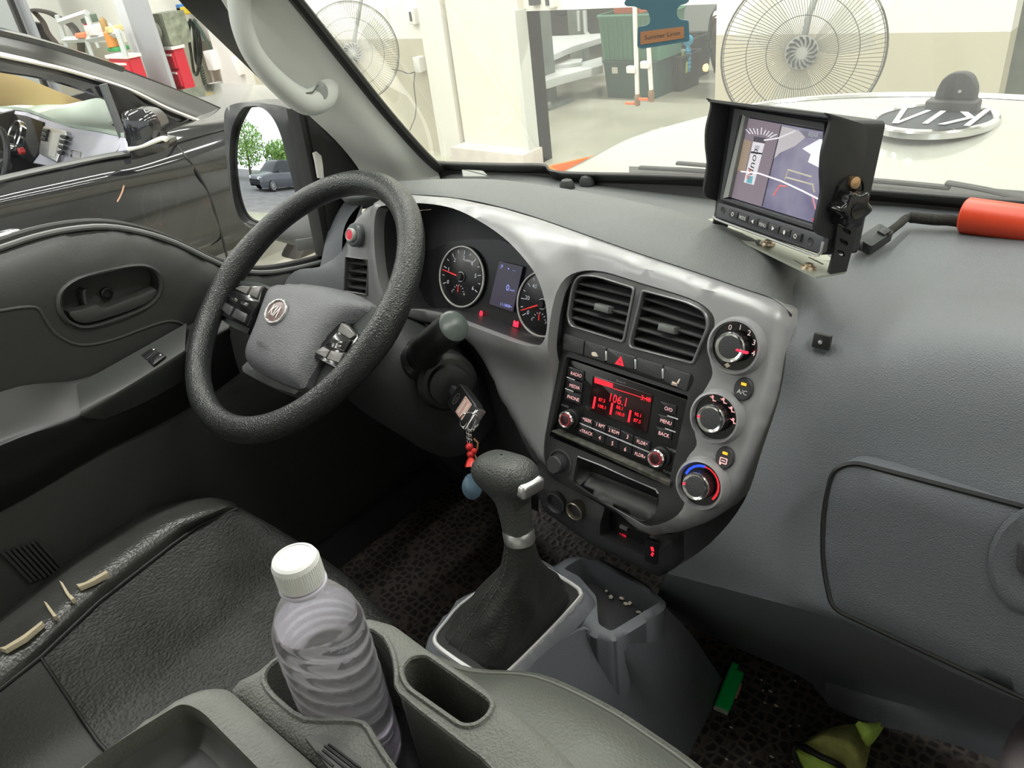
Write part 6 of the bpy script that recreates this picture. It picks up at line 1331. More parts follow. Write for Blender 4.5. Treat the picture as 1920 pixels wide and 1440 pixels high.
def car(loc, heading, paint, lb, L=4.6, Wd=1.8, Hh=1.55, rimm=None, name='parked_car'):
    T = thing(name, loc, lb, 'car'); ca_, sa = math.cos(heading), math.sin(heading)
    def X(x, y, z): return np.array([loc[0]+ca_*x-sa*y, loc[1]+sa*x+ca_*y, loc[2]+z])
    hw = Wd/2; rows = []
    for y, zt, hw_, zb in ((L/2, .55, .62, .35), (L/2-.08, .75, .80, .22), (L/2-.5, .90, .88, .2), (L/2-1.15, 1.0, .90, .2), (L/2-1.7, 1.02, .90, .2), (0, 1.03, .905, .2), (-L/2+.9, 1.05, .90, .2), (-L/2+.15, 1.05, .86, .22), (-L/2, .9, .78, .35)):
        s = hw_/.9*hw; rows.append([X(-s*.9, y, zb), X(-s, y, zb+.25), X(-s, y, zt-.22), X(-s*.93, y, zt-.04), X(-s*.5, y, zt+.02), X(s*.5, y, zt+.02), X(s*.93, y, zt-.04), X(s, y, zt-.22), X(s, y, zb+.25), X(s*.9, y, zb)])
    m = M(); m.surf(rows, 3, 3); m.add(rows[0], [tuple(range(10))]); m.add(rows[-1], [tuple(range(10))]); m.obj('body', paint, T)
    rows = []
    for y, zt, s in ((L/2-1.15, 1.02, .80), (L/2-1.75, Hh-.12, .70), (L/2-2.2, Hh, .64), (-.3, Hh+.01, .63), (-L/2+.9, Hh-.05, .62), (-L/2+.25, 1.06, .70)):
        rows.append([X(-hw*.92, y, 1.0), X(-hw*s*1.12, y, max(1.0, zt-.12)), X(-hw*s*.8, y, zt), X(hw*s*.8, y, zt), X(hw*s*1.12, y, max(1.0, zt-.12)), X(hw*.92, y, 1.0)])
    m = M(); m.surf(rows, 3, 3); m.obj('greenhouse', mat('car_glass', (.02, .025, .03), .08) if 'car_glass' not in bpy.data.materials else bpy.data.materials['car_glass'], T)
    m = M(); m.surf([[X(-hw*.55, L/2-2.05, Hh+.005), X(hw*.55, L/2-2.05, Hh+.005)], [X(-hw*.6, -.3, Hh+.03), X(hw*.6, -.3, Hh+.03)], [X(-hw*.55, -L/2+.8, Hh-.02), X(hw*.55, -L/2+.8, Hh-.02)]], 4, 4, .03); m.obj('roof', paint, T)
    ty = mat('tyre_rubber', (.025, .025, .025), .8) if 'tyre_rubber' not in bpy.data.materials else bpy.data.materials['tyre_rubber']
    for sx_ in (-1, 1):
        for y in (L/2-.85, -L/2+.85):
            c = X(sx_*(hw-.02), y, .33); f_ = Fr(c, (ca_*sx_, sa*sx_, 0)); k = thing('wheel', c, None, None); k.parent = T; k.location = tuple(c-np.array(loc)); k.name = 'car_wheel'
            m = M(); m.lathe(f_, [(.2, -.2), (.31, -.2), (.33, -.15), (.33, -.03), (.31, .02), (.22, .025), (.2, 0)], 32); m.obj('tyre', ty, k)
            m = M(); m.lathe(f_, [(.22, -.02), (.22, .03), (.2, .028), (.19, -.02), (.0001, -.03)], 32)
            for i in range(10): m.prism(f_.at(0, 0, 0, 2*math.pi*i/10), [(.03, -.018), (.2, -.01), (.2, .01), (.03, .018)], -.02, .02, .004)
            m.obj('rim', rimm or K['satin'], k)
        m = M(); F2 = Fr(X(sx_*hw*.66, L/2-.08, .68), (X(sx_*.3, 1, .25)-X(0, 0, 0))); m.prism(F2, rp(rect(.34, .16), .05), -.06, .04, .02); m.obj('headlight', mat('lamp_clear', (.8, .82, .85), .1) if 'lamp_clear' not in bpy.data.materials else bpy.data.materials['lamp_clear'], T)
        m = M(); m.surf([[X(sx_*(hw), L/2-1.55, 1.0), X(sx_*(hw+.18), L/2-1.5, 1.0)], [X(sx_*hw, L/2-1.6, 1.15), X(sx_*(hw+.2), L/2-1.55, 1.13)]], 3, 3, .08); m.obj('door_mirror', paint, T)
    m = M(); m.prism(Fr(X(0, L/2-.03, .52), X(0, 1, 0)-X(0, 0, 0)), rp(rect(.95, .22), .04), -.05, .03, .01); m.obj('front_grille', K['black'], T)
    return T, X
for _x in (-8.5, -5.5, -2.5, .5): area('bay_fill_lamp', (_x, 7.2, 4.2), (2.2, .16), 150)  # fill lights without fittings, added because the next bay was too dark
# ---------------------------------------------------------------- next bay seen through the opening
blackp = mat('black_car_paint', (.012, .013, .015), .08, coat=.6)
cr_car, _ = car((-8.1, 9.0, .58), math.radians(-78), blackp, 'black car raised on the lift ramp in the next bay', rimm=mat('alloy', (.8, .8, .82), .3, .5))
a = P(985, 205, z=0); 
po = thing('lift_post', P(1005, 205, z=0), 'grey-green steel lift post at the left of the opening', 'post')
m = M(); c = P(1005, 200, z=0); xx = wbox(c[0]-.12, c[0]+.13, c[1], c[1]+.2, .0, 2.4); xx.obj('column', postg, po)
wbox(c[0]-.2, c[0]+.28, c[1]-.12, c[1]+.3, 0, .03).obj('foot_plate', postg, po)
m = M(); m.lathe(Fr(c+np.array([.22, -.05, .03]), (0, 0, 1)), [(.02, 0), (.02, .04), (.0001, .05)], 8); m.obj('anchor_bolt', K['satin'], po)
def ramp(pts, z0, z1, nm, lb, mt=lift_m):
    f_ = Fr((0, 0, 0), (0, 0, 1), (0, 1, 0)); q = [tuple(P(u, v, z=z1)[:2]) for u, v in pts]; m = M(); m.prism(f_, q, z0, z1, .01); return tag(m.obj(nm, mt), lb, 'lift ramp')
lift = [
 ('lift_ramp', [(1016, 68), (1072, 66), (1128, 62), (1128, 70), (1075, 86), (1018, 110)], .40, .46, 'white lift ramp nearest the lift post, upper one'),
 ('lift_ramp', [(1018, 132), (1060, 125), (1128, 106), (1130, 122), (1060, 140), (1020, 152)], .22, .30, 'white lower lift ramp behind the green tubs')]
for nm, pts, z0, z1, lb in lift: ramp(pts, z0, z1, nm, lb)
ramp([(1020, 113), (1065, 111), (1092, 109), (1090, 116), (1060, 120), (1020, 124)], .24, .34, 'lift_plate', 'pale turning plate lying between two ramps')
lg = thing('lift_support', P(1083, 90, z=.2), 'grey steel upright between the lift ramps', 'support')
c = P(1083, 84, y=8.4); m = wbox(c[0]-.09, c[0]+.1, 8.35, 8.5, .0, 1.6); m.obj('upright', postg, lg)
m = M(); m.tube([P(1084, 20, y=8.3), P(1086, 58, y=8.3)], .02, 6); m.obj('cylinder_rod', lift_m, lg); m = M(); m.tube([P(1096, 20, y=8.3), P(1098, 60, y=8.3), P(1112, 76, y=8.3)], .025, 6); m.obj('brace', lift_m, lg)
def crate(u, v, z0, wx, wy, h, col, nm, lb, rot=0.0, cat='crate', ribs=True, y=None, grp=None):
    c = P(u, v, z=z0); t = thing(nm, c, lb, cat, grp); f_ = Fr(c, (0, 0, 1), up=(math.sin(rot), math.cos(rot), 0))
    mt = mat(nm+'_plastic', col, .45)
    lo_, up_ = rp(rect(wx*.92, wy*.92, 0, wy/2), .03), rp(rect(wx, wy, 0, wy/2), .03); n = len(lo_)
    m = M(); vs = [f_.W(*p, 0) for p in lo_]+[f_.W(*p, h) for p in up_]+[f_.W(p[0]*.95, (p[1]-wy/2)*.95+wy/2, h) for p in up_]+[f_.W(p[0]*.95, (p[1]-wy/2)*.95+wy/2, .02) for p in lo_]
    m.add(vs, [(l*n+i, l*n+(i+1) % n, (l+1)*n+(i+1) % n, (l+1)*n+i) for l in range(3) for i in range(n)]+[tuple(range(3*n, 4*n)), tuple(range(n))]); m.obj('shell', mt, t)
    m = M(); m.tube([f_.W(*p, h-.01) for p in up_], .014, 6, closed=True); m.obj('rim', mt, t)
    if ribs:
        m = M()
        for i in range(12):
            x = -wx*.42+wx*.84*i/11; m.tube([f_.W(x*.95, wy*.03, .03), f_.W(x, -.004, h-.04)], .006, 4)
        o = m.obj('ribs', mt, t); o['kind'] = 'stuff'
    return t, f_
t, f_ = crate(1180, 185, 0, .62, .42, .36, (.045, .10, .085), 'storage_crate', 'dark green plastic tub standing on the floor under a lighter tub', ribs=False)
m = M(); m.box(Fr(f_.W(0, 0), (0, -1, 0)), -.16, .27, .07, .06, 0, .004); m.obj('paper_label', wp_, t)
crate(1182, 185, 0, .72, .48, .42, (.10, .25, .17), 'green_crate', 'green ribbed plastic tub on top of the dark green tub')[0].location.z += .36
t3, _ = crate(1174, 185, 0, .34, .34, .30, (.72, .17, .07), 'orange_crate', 'orange plastic basket on top of the green tub', ribs=False); t3.location.z += .78; t3.location.y += .05
crate(1250, 172, 0, .36, .4, .34, (.03, .035, .035), 'black_crate', 'black plastic crate right of the green tubs, nearer one', ribs=True)
crate(1262, 150, 0, .5, .4, .42, (.04, .05, .045), 'tall_black_crate', 'black plastic crate against the right side, farther one', ribs=True)
# blue brush and yellow can
bp = P(1291, 133, z=0); bp = P(1290, 134, y=7.4); BRs = thing('blue_brush', bp, 'bright blue round-headed wheel brush right of the crates', 'brush'); bm2 = mat('brush_blue', (.05, .45, .75), .4)
m = M(); bf = Fr(bp, (0, 0, 1)); m.lathe(bf, [(.025, 0)]+[(.034 if i % 2 else .024, .02+.02*i) for i in range(11)]+[(.02, .25)], 14); m.obj('bristles', bm2, BRs)
m = M(); m.lathe(Fr(bp+np.array([0, 0, .29]), (0, -1, 0)), [(.05, -.02), (.055, 0), (.05, .02), (.0001, .025)], 18); m.obj('head', bm2, BRs)
yc = P(1280, 136, y=7.35); YC = thing('yellow_can', yc, 'small yellow-green spray bottle beside the blue brush', 'bottle'); m = M(); m.lathe(Fr(yc, (0, 0, 1)), [(.05, 0), (.052, .10), (.03, .14), (.014, .16), (.014, .20)], 16); m.obj('container', mat('can_yellow', (.50, .60, .15), .5), YC)
m = M(); m.box(Fr(yc+np.array([0, 0, .2]), (0, -1, 0)), -.01, .01, .06, .02, -.01, .01); m.obj('trigger', wp_, YC)
# car nose at the right edge of the opening
car((-3.05, 9.35, 0), math.radians(182), blackp, 'dark car with lit orange indicator at the right edge of the opening', name='dark_car')
op = P(1322, 127, y=7.0); o = M().lathe(Fr(op, (-.3, -1, .1)), [(.026, -.02), (.022, .01), (.0001, .02)], 16, sy=1.4).obj('indicator_lamp', mat('indicator_amber', (.9, .5, .2), .3, emit=(1, .55, .2), estr=2.5), None); tag(o, 'glowing amber indicator lamp of the dark car', 'lamp')
o.parent = bpy.data.objects['dark_car']; o.location = tuple(np.array(o.location)-np.array(bpy.data.objects['dark_car'].location)); 
for k_ in ('label', 'category'): del o[k_]
# water pipes in front of the opening
for u, vb, nm, lb in ((1192, 198, 'water_pipe', 'white vertical water pipe with orange tap handle, left one'), (1218, 190, 'water_pipe', 'white vertical water pipe with tap, right one behind the freshener')):
    tp = P(u-2, 10 if u < 1200 else 85, y=4.70); bt = P(u+3, vb-22, y=4.70); T = thing(nm, bt, lb, 'pipe', 'water pipes')
    m = M(); m.tube([tp+np.array([0, 0, .0]), bt], .0155, 10); m.obj('pipe', wp_, T)
    m = M(); m.lathe(Fr(bt+np.array([0, 0, -.05]), (0, 0, 1)), [(.013, -.03), (.018, -.025), (.018, .0), (.022, .01), (.022, .03), (.017, .05)], 12); m.obj('valve', mat('brass_tap', (.35, .24, .15), .4, .7) if 'brass_tap' not in bpy.data.materials else bpy.data.materials['brass_tap'], T)
    m = M(); m.box(Fr(bt+np.array([-.05, -.02, -.06]), (0, -1, 0)), 0, 0, .07, .018, -.006, .006, .003); m.obj('tap_handle', mat('tap_orange', (.75, .16, .05), .4) if 'tap_orange' not in bpy.data.materials else bpy.data.materials['tap_orange'], T)
    m = M(); m.prism(Fr(bt+np.array([-.03, -.02, .16]), (0, -1, 0)), rp(rect(.07, .045), .01), -.02, .01, .004); m.obj('pipe_clamp', wp_, T)
# orange crate and teal crate behind the bonnet
oc_, _ = crate(1095, 345, 0.0, .52, .36, .30, (.80, .20, .02), 'orange_box', 'bright orange plastic box on the floor left of the bonnet', rot=.5, ribs=False)
oc_.location = (-2.95, 3.75, .0)
t_, _ = crate(1200, 400, 0, .5, .4, .3, (.75, .17, .03), 'orange_basket', 'orange plastic box glimpsed under the bonnet edge by the wiper', rot=.2, ribs=False); q_ = P(1188, 322, z=.3); t_.location = (q_[0], q_[1]-.15, 0)
# right opening beyond the wall
for u, lb in ((1905, 'grey-green shelf upright seen in the right-hand opening'),):
    c = P(u, 60, y=6.2); tag(wbox(c[0]-.12, c[0]+.25, 6.2, 6.5, 0, 2.6).obj('shelf_upright', postg, flat=True), lb, 'upright')
# ---------------------------------------------------------------- things along the left wall
def cab(u0, v0, u1, v1, y, nm, lb, rows_, lean=0):
    a, c = P(u0, v0, y=y), P(u1, v1, y=y); T = thing(nm, (a[0], y, 0), lb, 'tool cabinet'); rm = mat('cabinet_red', (.55, .03, .05), .35) if 'cabinet_red' not in bpy.data.materials else bpy.data.materials['cabinet_red']
    x0, x1, zt = a[0], c[0], a[2]; wbox(x0, x1, y, y+.12, 0, zt).obj('carcass', rm, T); f_ = Fr((0, y, 0), (0, -1, 0)); zz = zt-.02
    for i in range(rows_):
        h = (zt-.04)/rows_; m = M(); m.prism(f_, rp([(x0+.02, zz-h+.012), (x1-.02, zz-h+.012), (x1-.02, zz-.012), (x0+.02, zz-.012)], .01), 0, .02, .004); d_ = m.obj('drawer', rm, T)
        m = M(); m.box(f_, (x0+x1)/2, zz-.03, (x1-x0)*.8, .02, .018, .03, .003); m.obj('drawer_handle', mat('pull_white', (.75, .72, .68), .4) if 'pull_white' not in bpy.data.materials else bpy.data.materials['pull_white'], d_); zz -= h
    wbox(x0-.02, x1+.02, y-.02, y+.13, zt, zt+.03).obj('worktop', bpy.data.materials['pull_white'], T); return T, (x0, x1, zt)
T1_, (tx0, tx1, tz) = cab(299, 93, 324, 93, 4.25, 'tool_cabinet', 'red drawer cabinet right of the grey column', 5)
m = wbox(tx0-.02, tx1, 4.25, 4.5, tz+.035, tz+.34); mg = m.obj('bench_machine', mat('machine_green', (.22, .24, .18), .5, var=.4, vscale=15)); tag(mg, 'olive green machine box on the red cabinet by the column', 'machine')
m = M(); m.lathe(Fr(((tx0+tx1)/2-.03, 4.25, tz+.18), (-.1, -1, 0)), [(.08, 0), (.09, .02), (.06, .05), (.03, .04), (.0001, .04)], 20); m.obj('round_port', mat('machine_grey', (.35, .36, .32), .5), mg)
T2_, (ux0, ux1, uz) = cab(203, 109, 241, 109, 3.75, 'low_tool_cabinet', 'red drawer cabinet left of the grey column, behind the black car', 4)
zw = zc(0, 0, 360/1920)
SH = thing('storage_rack', P(130, 100, y=3.9), 'light grey slotted steel rack holding workshop odds and ends', 'rack'); rk = mat('rack_grey', (.50, .53, .52), .5)
RY = 3.9
def rbar(pts, w_, y=RY, nm='rack_post'):
    A, B = [P(*zw([p])[0], y=y) for p in pts]; m = M(); m.tube([A, B], w_, 4); return m.obj(nm, rk, SH)
rbar(((570, 150), (690, 520)), .03); rbar(((870, 390), (950, 620)), .03); rbar(((860, 130), (920, 300)), .03); rbar(((1180, 330), (1260, 560)), .03, 3.7); rbar(((1090, 235), (1180, 330)), .01, 3.7); rbar(((950, 400), (990, 480)), .02, 4.3)
rbar(((600, 220), (870, 130)), .035, nm='shelf_beam'); rbar(((640, 400), (930, 385)), .035, nm='shelf_beam'); rbar(((930, 385), (1200, 325)), .04, nm='shelf_beam')
# odds on the rack
def odd(u, v, y, w_, h_, nm, lb, cat, col, lath=True):
    c = P(*zw([(u, v)])[0], y=y); T = None; m = M()
    if lath: m.lathe(Fr(c, (0, 0, 1)), [(w_, 0), (w_, h_*.8), (w_*.7, h_*.9), (w_*.35, h_), (.001, h_)], 14)
    else: m.prism(Fr(c, (0, -1, 0)), rp(rect(w_*2, h_, 0, h_/2), .01), -.1, .05, .01)
    tag(m.obj(nm, mat(nm+'_mat', col, .5)), lb, cat)
odd(900, 300, 4.0, .04, .20, 'red_canister', 'red canister on the upper part of the grey rack', 'canister', (.6, .06, .05))
odd(880, 185+45, 4.0, .05, .08, 'green_lid', 'dark green dish above the red canister', 'dish', (.15, .2, .15), False)  # a loose lid kept as an item of its own
odd(960, 350, 3.9, .12, .10, 'cloth_heap', 'pile of white cloths on the rack shelf', 'cloth', (.75, .70, .66), False)
odd(840, 375, 3.9, .10, .05, 'orange_rag', 'small orange rag on the rack shelf', 'cloth', (.75, .25, .12), False)
odd(1070, 330, 3.9, .035, .15, 'brown_bottle', 'brown bottle standing at the rack shelf end', 'bottle', (.35, .22, .08))
odd(1130, 325, 3.9, .05, .06, 'yellow_sponge', 'yellow sponge next to the brown bottle', 'sponge', (.65, .55, .25), False)
odd(1145, 465, 3.9, .065, .17, 'orange_drum', 'orange drum below the rack shelf end', 'drum', (.60, .25, .06))
odd(1165, 510, 3.9, .10, .04, 'green_tray', 'green tray under the orange drum', 'tray', (.05, .30, .10), False)
# bumper skins leaning behind the rack
for pts, lb, col, r_ in (([(270, 120), (350, 100), (500, 130), (620, 200), (720, 260), (800, 400), (820, 560)], 'dark brown car bumper skin leaning on the wall above the rack', (.06, .055, .05), .05), ([(340, 115), (430, 220), (480, 330), (560, 430), (600, 500)], 'thin grey-brown bumper edge hanging in front of the white wall', (.16, .13, .12), .035), ([(330, 240), (400, 260), (430, 330), (520, 440), (560, 520)], 'black plastic panel left of the rack', (.05, .045, .045), .07)):
    m = M(); m.tube(crom([P(*zw([p])[0], y=4.35) for p in pts], 4), r_, 8, flat=.4); tag(m.obj('bumper_skin', mat('bumper_mat', col, .4)), lb, 'car bumper')
# hoses, cables and boxes on the wall
z1 = zc(0, 0, 1/3)
hs = mat('hose_green', (.07, .10, .08), .5); hs2 = mat('hose_dark', (.05, .055, .055), .5)
for i, (pts, r_, mt, lb) in enumerate((
 ([(1070, 110), (1062, 200), (1075, 300), (1090, 400), (1105, 420), (1115, 380), (1110, 250), (1080, 130)], .011, hs, 'dark green hose loop hanging on the wall, left one'),
 ([(1085, 120), (1095, 230), (1100, 330), (1120, 370), (1130, 300), (1120, 200), (1095, 120)], .011, hs2, 'dark hose loop hanging on the wall, middle one'),
 ([(1090, 110), (1140, 190), (1175, 260), (1185, 300)], .012, hs, 'hose running down to the white box on the wall'),
 ([(1100, 115), (1110, 260), (1130, 400), (1150, 480), (1170, 545)], .009, hs, 'long green hose hanging lowest on the wall'),
 ([(1030, 90), (1040, 180), (1055, 130), (1075, 110)], .005, hs2, 'thin cable under the yellow reel on the wall'))):
    m = M(); m.tube(crom([P(*z1([p])[0], y=4.68) for p in pts], 5), r_*1.6, 6); tag(m.obj('wall_hose', mt), lb, 'hose')
m = M(); cc = [P(*z1([p])[0], y=4.66) for p in ((1130, 380), (1150, 460), (1175, 545))]; e = crom(cc, 30)
m.tube([p+np.array([.045*math.cos(i*1.25), 0, .02*math.sin(i*1.25)]) for i, p in enumerate(e)], .006, 5); tag(m.obj('coiled_hose', hs), 'coiled green air hose hanging below the others', 'hose')
for u, v, w_, h_, nm, lb, col in ((1187, 340, .10, .15, 'junction_box', 'white junction box at the hoses on the wall', (.75, .75, .73)), (1022, 62, .07, .06, 'yellow_reel', 'small yellow cable reel on the wall by the window frame', (.75, .55, .05)), (1015, 42, .06, .05, 'blue_bracket', 'small blue bracket over the yellow reel', (.08, .25, .6)), (1210, 515, .07, .14, 'white_filter', 'small white filter bowl low on the wall under the box', (.72, .70, .68)), (1335, 370, .06, .14, 'wall_switch', 'white switch plate on the pale pilaster', (.75, .74, .72))):
    c = P(*z1([(u, v)])[0], y=4.62); m = M(); m.prism(Fr(c, (0, -1, 0)), rp(rect(w_*1.4, h_*1.3), .01), -.1, .03, .008); tag(m.obj(nm, mat(nm+'_m', col, .5)), lb, nm.replace('_', ' '))
m = M(); m.tube([P(*z1([p])[0], y=4.66) for p in ((1180, 370), (1200, 450), (1212, 500))], .014, 6); tag(m.obj('wall_pipe', mat('pipe_beige', (.5, .45, .38), .5)), 'beige pipe between the junction box and the filter', 'pipe')
# ================================================================ BLACK CAR BESIDE THE TRUCK
BC = thing('black_car', (-4.9, .8, 0), 'glossy black family car parked beside the truck, seen through driver window', 'car')
cs = zc(0, 180, 360/1851)
paint = mat('black_metallic', (.022, .023, .026), .10, .3, coat=.8); 
def CP(u, v, x): return P(u, v, x=x)
def low(u, v, x, z, xo): p = P(u, v, x=x); return np.array([xo, p[1]+.03*0, z])
us = [(-700, 560), (-350, 470), (-120, 378), (0, 345), (97, 324), (194, 304), (247, 295), (330, 270), (420, 246), (520, 222), (600, 200)]
shoulder = [(-700, 640), (-350, 520), (-120, 414), (0, 386), (97, 366), (194, 345), (260, 332), (345, 316), (430, 298), (530, 280), (610, 262)]
r1 = [CP(u, v, -4.27) for u, v in us]; r2 = [CP(u, v, -4.19) for u, v in shoulder]
r15 = [(a*.5+b*.5)+np.array([.02, 0, 0]) for a, b in zip(r1, r2)]
r3 = [p+np.array([-.012, 0, -.05]) for p in r2]; r4 = [np.array([-4.16, p[1], .55]) for p in r2]; r5 = [np.array([-4.20, p[1], .32]) for p in r2]; r6 = [np.array([-4.30, p[1], .18]) for p in r2]
m = M(); m.surf([r1, r15, r2, r3, r4, r5, r6], 4, 4); BVB = BVHTree.FromPolygons([Vector(p) for p in m.v], m.f); m.obj('body_side', paint, BC, ang=60)
# front wing, bonnet
top = [CP(247, 262, -4.36), CP(330, 238, -4.38), CP(420, 222, -4.40), CP(520, 200, -4.42), CP(600, 182, -4.45)]
m = M(); m.surf([[a for a in r1[6:]], top, [p+np.array([-.5, .02, .04]) for p in top], [p+np.array([-1.3, .02, .04]) for p in top]], 4, 4, .01); m.obj('bonnet', paint, BC)
rt_ = [(-500, -40), (-200, 18), (0, 65), (67, 81), (133, 100), (233, 133), (333, 170), (380, 189), (425, 210)]
st1 = [(-500, 10), (-200, 62), (0, 104), (67, 118), (133, 134), (240, 168), (310, 202), (370, 226), (420, 246)]
wt1 = [(-500, 60), (-200, 100), (0, 133), (67, 143), (133, 160), (193, 183), (240, 205), (300, 232), (400, 262)]
m = M(); m.surf([[CP(u, v, -4.60) for u, v in rt_], [CP(u, v-(-3), -4.52) for u, v in [(a[0]*.5+b[0]*.5, a[1]*.5+b[1]*.5) for a, b in zip(rt_, st1)]], [CP(u, v, -4.46) for u, v in st1], [CP(u, v, -4.44) for u, v in wt1]], 4, 4, .03); m.obj('roof_rail', paint, BC)
m = M(); rf = [CP(u, v, -4.60) for u, v in rt_[:6]]; m.surf([rf, [p+np.array([-.35, 0, .05]) for p in rf], [p+np.array([-.9, 0, .04]) for p in rf]], 3, 3, .02); m.obj('roof', paint, BC)
m = M(); m.tube(crom([CP(u, v, -4.43) for u, v in st1], 5), .020, 8, flat=.6); m.obj('roof_edge_reflection', mat('reflection_cream', (.85, .82, .76), .22, .8), BC)  # cream reflection on roof edge and pillar, modelled as a bright strip
# windscreen glass seen edge-on and its stripes of reflected lamps come from the lamps themselves
wsb = [CP(240, 205, -4.60), CP(330, 188, -4.7), CP(420, 208, -4.75)]
m = M(); A_ = [CP(u, v, -4.61) for u, v in ((233, 133), (300, 158), (370, 186), (425, 210))]; m.surf([A_, [p+np.array([-.35, .10, -.02]) for p in A_], [p+np.array([-.9, .16, -.02]) for p in A_]], 4, 3, .01); m.obj('windscreen', mat('dark_glass', (.03, .03, .035), .04, coat=.5), BC)
# quarter panel / A post foot, sill trim
m = M(); m.prism(Fr(CP(260, 220, -4.40), (1, 0, 0)), [Fr(CP(260, 220, -4.40), (1, 0, 0)).L(u, v) for u, v in ((193, 158), (240, 168), (285, 205), (310, 222), (420, 250), (330, 268), (300, 275), (245, 292), (222, 230))], -.02, 0, .005); m.obj('quarter_panel', K['gloss'], BC)
m = M(); m.tube([CP(u, v, -4.36) for u, v in ((193, 158), (215, 215), (243, 292))], .022, 8, flat=.7); m.obj('window_divider', mat('divider_grey', (.10, .105, .11), .35), BC)
m = M(); m.tube(crom([CP(u, v, -4.30) for u, v in ((-350, 455), (-120, 366), (0, 336), (97, 314), (194, 294), (245, 286))], 4), .03, 8, flat=.5); m.obj('window_sill', mat('sill_rubber', (.16, .165, .16), .4), BC)
def onbody(u, v):
    h = BVB.ray_cast(Vector(CAM), Vector(ray(u, v)).normalized()); return np.array(h[0]) if h[0] is not None else CP(u, v, -4.2)
m = M(); m.tube(crom([onbody(u, v) for u, v in ((320, 262), (331, 272), (350, 296), (366, 318), (385, 350), (400, 388), (415, 440), (428, 490))], 6), .0075, 6); m.obj('door_gap', K['black'], BC)
m = M(); m.tube([CP(u, v, -4.15) for u, v in ((-30, 448), (0, 441), (20, 436), (36, 431))], [.012, .03, .032, .010], 12, flat=.6); m.obj('door_handle', K['chrome'], BC)
m = M(); m.tube([onbody(u, v) for u, v in cs([(1195, 860), (1180, 920), (1155, 975), (1130, 1020)])], .004, 5); m.obj('paint_scratch', mat('scratch', (.6, .35, .25), .6), BC)
# wing mirror
MFc = Fr(CP(268, 236, -4.02), (.55, -.80, .05)); mo = sm(MFc.LL(cs([(1175, 200), (1200, 150), (1330, 125), (1460, 150), (1540, 240), (1550, 330), (1540, 400), (1620, 420), (1630, 470), (1580, 530), (1300, 612), (1265, 590), (1240, 500), (1200, 350)])), 3)
m = M(); m.sheet(MFc, mo, [], lambda a, b, d: .05*math.sqrt(max(0, 1-(1-min(1, d/.10))**2)), .02, .08); wm_ = m.obj('wing_mirror', paint, BC)
m = M(); q_ = [MFc.W(*MFc.L(u, v, .03), .03) for u, v in cs([(1250, 510), (1400, 470), (1560, 410), (1610, 420)])]; m.tube(crom(q_, 4), .020, 8, flat=.6); m.obj('mirror_indicator', mat('indicator_lens', (.75, .74, .68), .15), wm_)
# wheel
wheel(BC, P(628, 520, x=-4.18), .33, .2, 1, mat('rim_pale', (.62, .62, .50), .35, .3), mat('tyre_grey', (.05, .045, .04), .7))
# cabin inside the black car
m = M(); z_ = 1.0
FD = Fr(P(132, 238, x=-5.0), (0, -.8, .6)); dt = [[FD.W(*FD.L(u, v)) for u, v in cs([(0, 120), (250, 150), (470, 230), (680, 300), (950, 345), (1200, 400)])], [P(u, v, y=1.93) for u, v in cs([(40, 95), (250, 100), (500, 130), (700, 190), (950, 240), (1190, 330)])], [P(u, v, y=2.08) for u, v in cs([(80, 90), (300, 95), (620, 110), (800, 80), (1000, 50), (1160, 200)])]]
m.surf(dt, 4, 4, .02); m.obj('dash_top', mat('dash_green_grey', (.42, .50, .42), .6), BC)
FD = Fr(P(132, 238, x=-5.0), (0, -.8, .6)); ld = FD.LL(cs([(0, 122), (250, 152), (470, 232), (680, 302), (950, 347), (1200, 402), (1220, 520), (900, 600), (560, 690), (300, 640), (150, 500), (0, 500)]))
m = M(); m.prism(FD, ld, -.03, 0, .004); m.obj('dash_front', mat('dash_lilac', (.50, .50, .58), .35), BC)
m = M(); m.prism(FD, FD.LL(cs([(0, 150), (250, 190), (420, 250), (400, 400), (360, 560), (300, 640), (150, 560), (0, 560)]), .01), 0, .012, .004); m.obj('cluster_trim', K['gloss'], BC)
m = M(); c_ = FD.L(*cs([(150, 390)])[0], .02); m.ringp(FD, ring(.105, 32, *c_, ry=.105), ring(.09, 32, *c_, ry=.09), .01, .035, .006); m.obj('cluster_ring', K['chrome'], BC)
m = M(); m.prism(FD, rp(FD.LL(cs([(430, 290), (660, 345), (560, 650), (385, 560)]), .02), .02), 0, .03, .008); cst = m.obj('centre_stack', K['satin'], BC)
m = M(); m.prism(FD, rp(FD.LL(cs([(505, 350), (580, 368), (525, 590), (460, 570)]), .034), .004), .028, .034, .002); m.obj('car_display', mat('lcd_grey', (.55, .54, .50), .3), cst)
for (a, b) in (((425, 330), (470, 340)), ((415, 370), (460, 380)), ((405, 410), (450, 420)), ((600, 390), (650, 402)), ((590, 440), (640, 450)), ((580, 490), (625, 500)), ((570, 540), (610, 550))):
    m = M(); m.tube([FD.W(*FD.L(*cs([p])[0], .034), .034) for p in (a, b)], .012, 6); m.obj('vent_slat', K['black'], cst)
m = M(); m.prism(FD, rp(FD.LL(cs([(740, 365), (1160, 432), (1130, 530), (900, 610), (640, 655), (640, 600), (690, 420)]), .006), .02), 0, .006, .002); m.obj('car_glovebox', mat('glovebox_grey', (.50, .50, .56), .4), BC)
m = M(); m.ringp(FD, rp(FD.LL(cs([(690, 520), (785, 540), (778, 605), (680, 590)]), .012), .004), rp(FD.LL(cs([(700, 530), (775, 548), (768, 595), (692, 582)]), .012), .003), .004, .014, .002); m.obj('glovebox_latch', K['chrome'], BC)
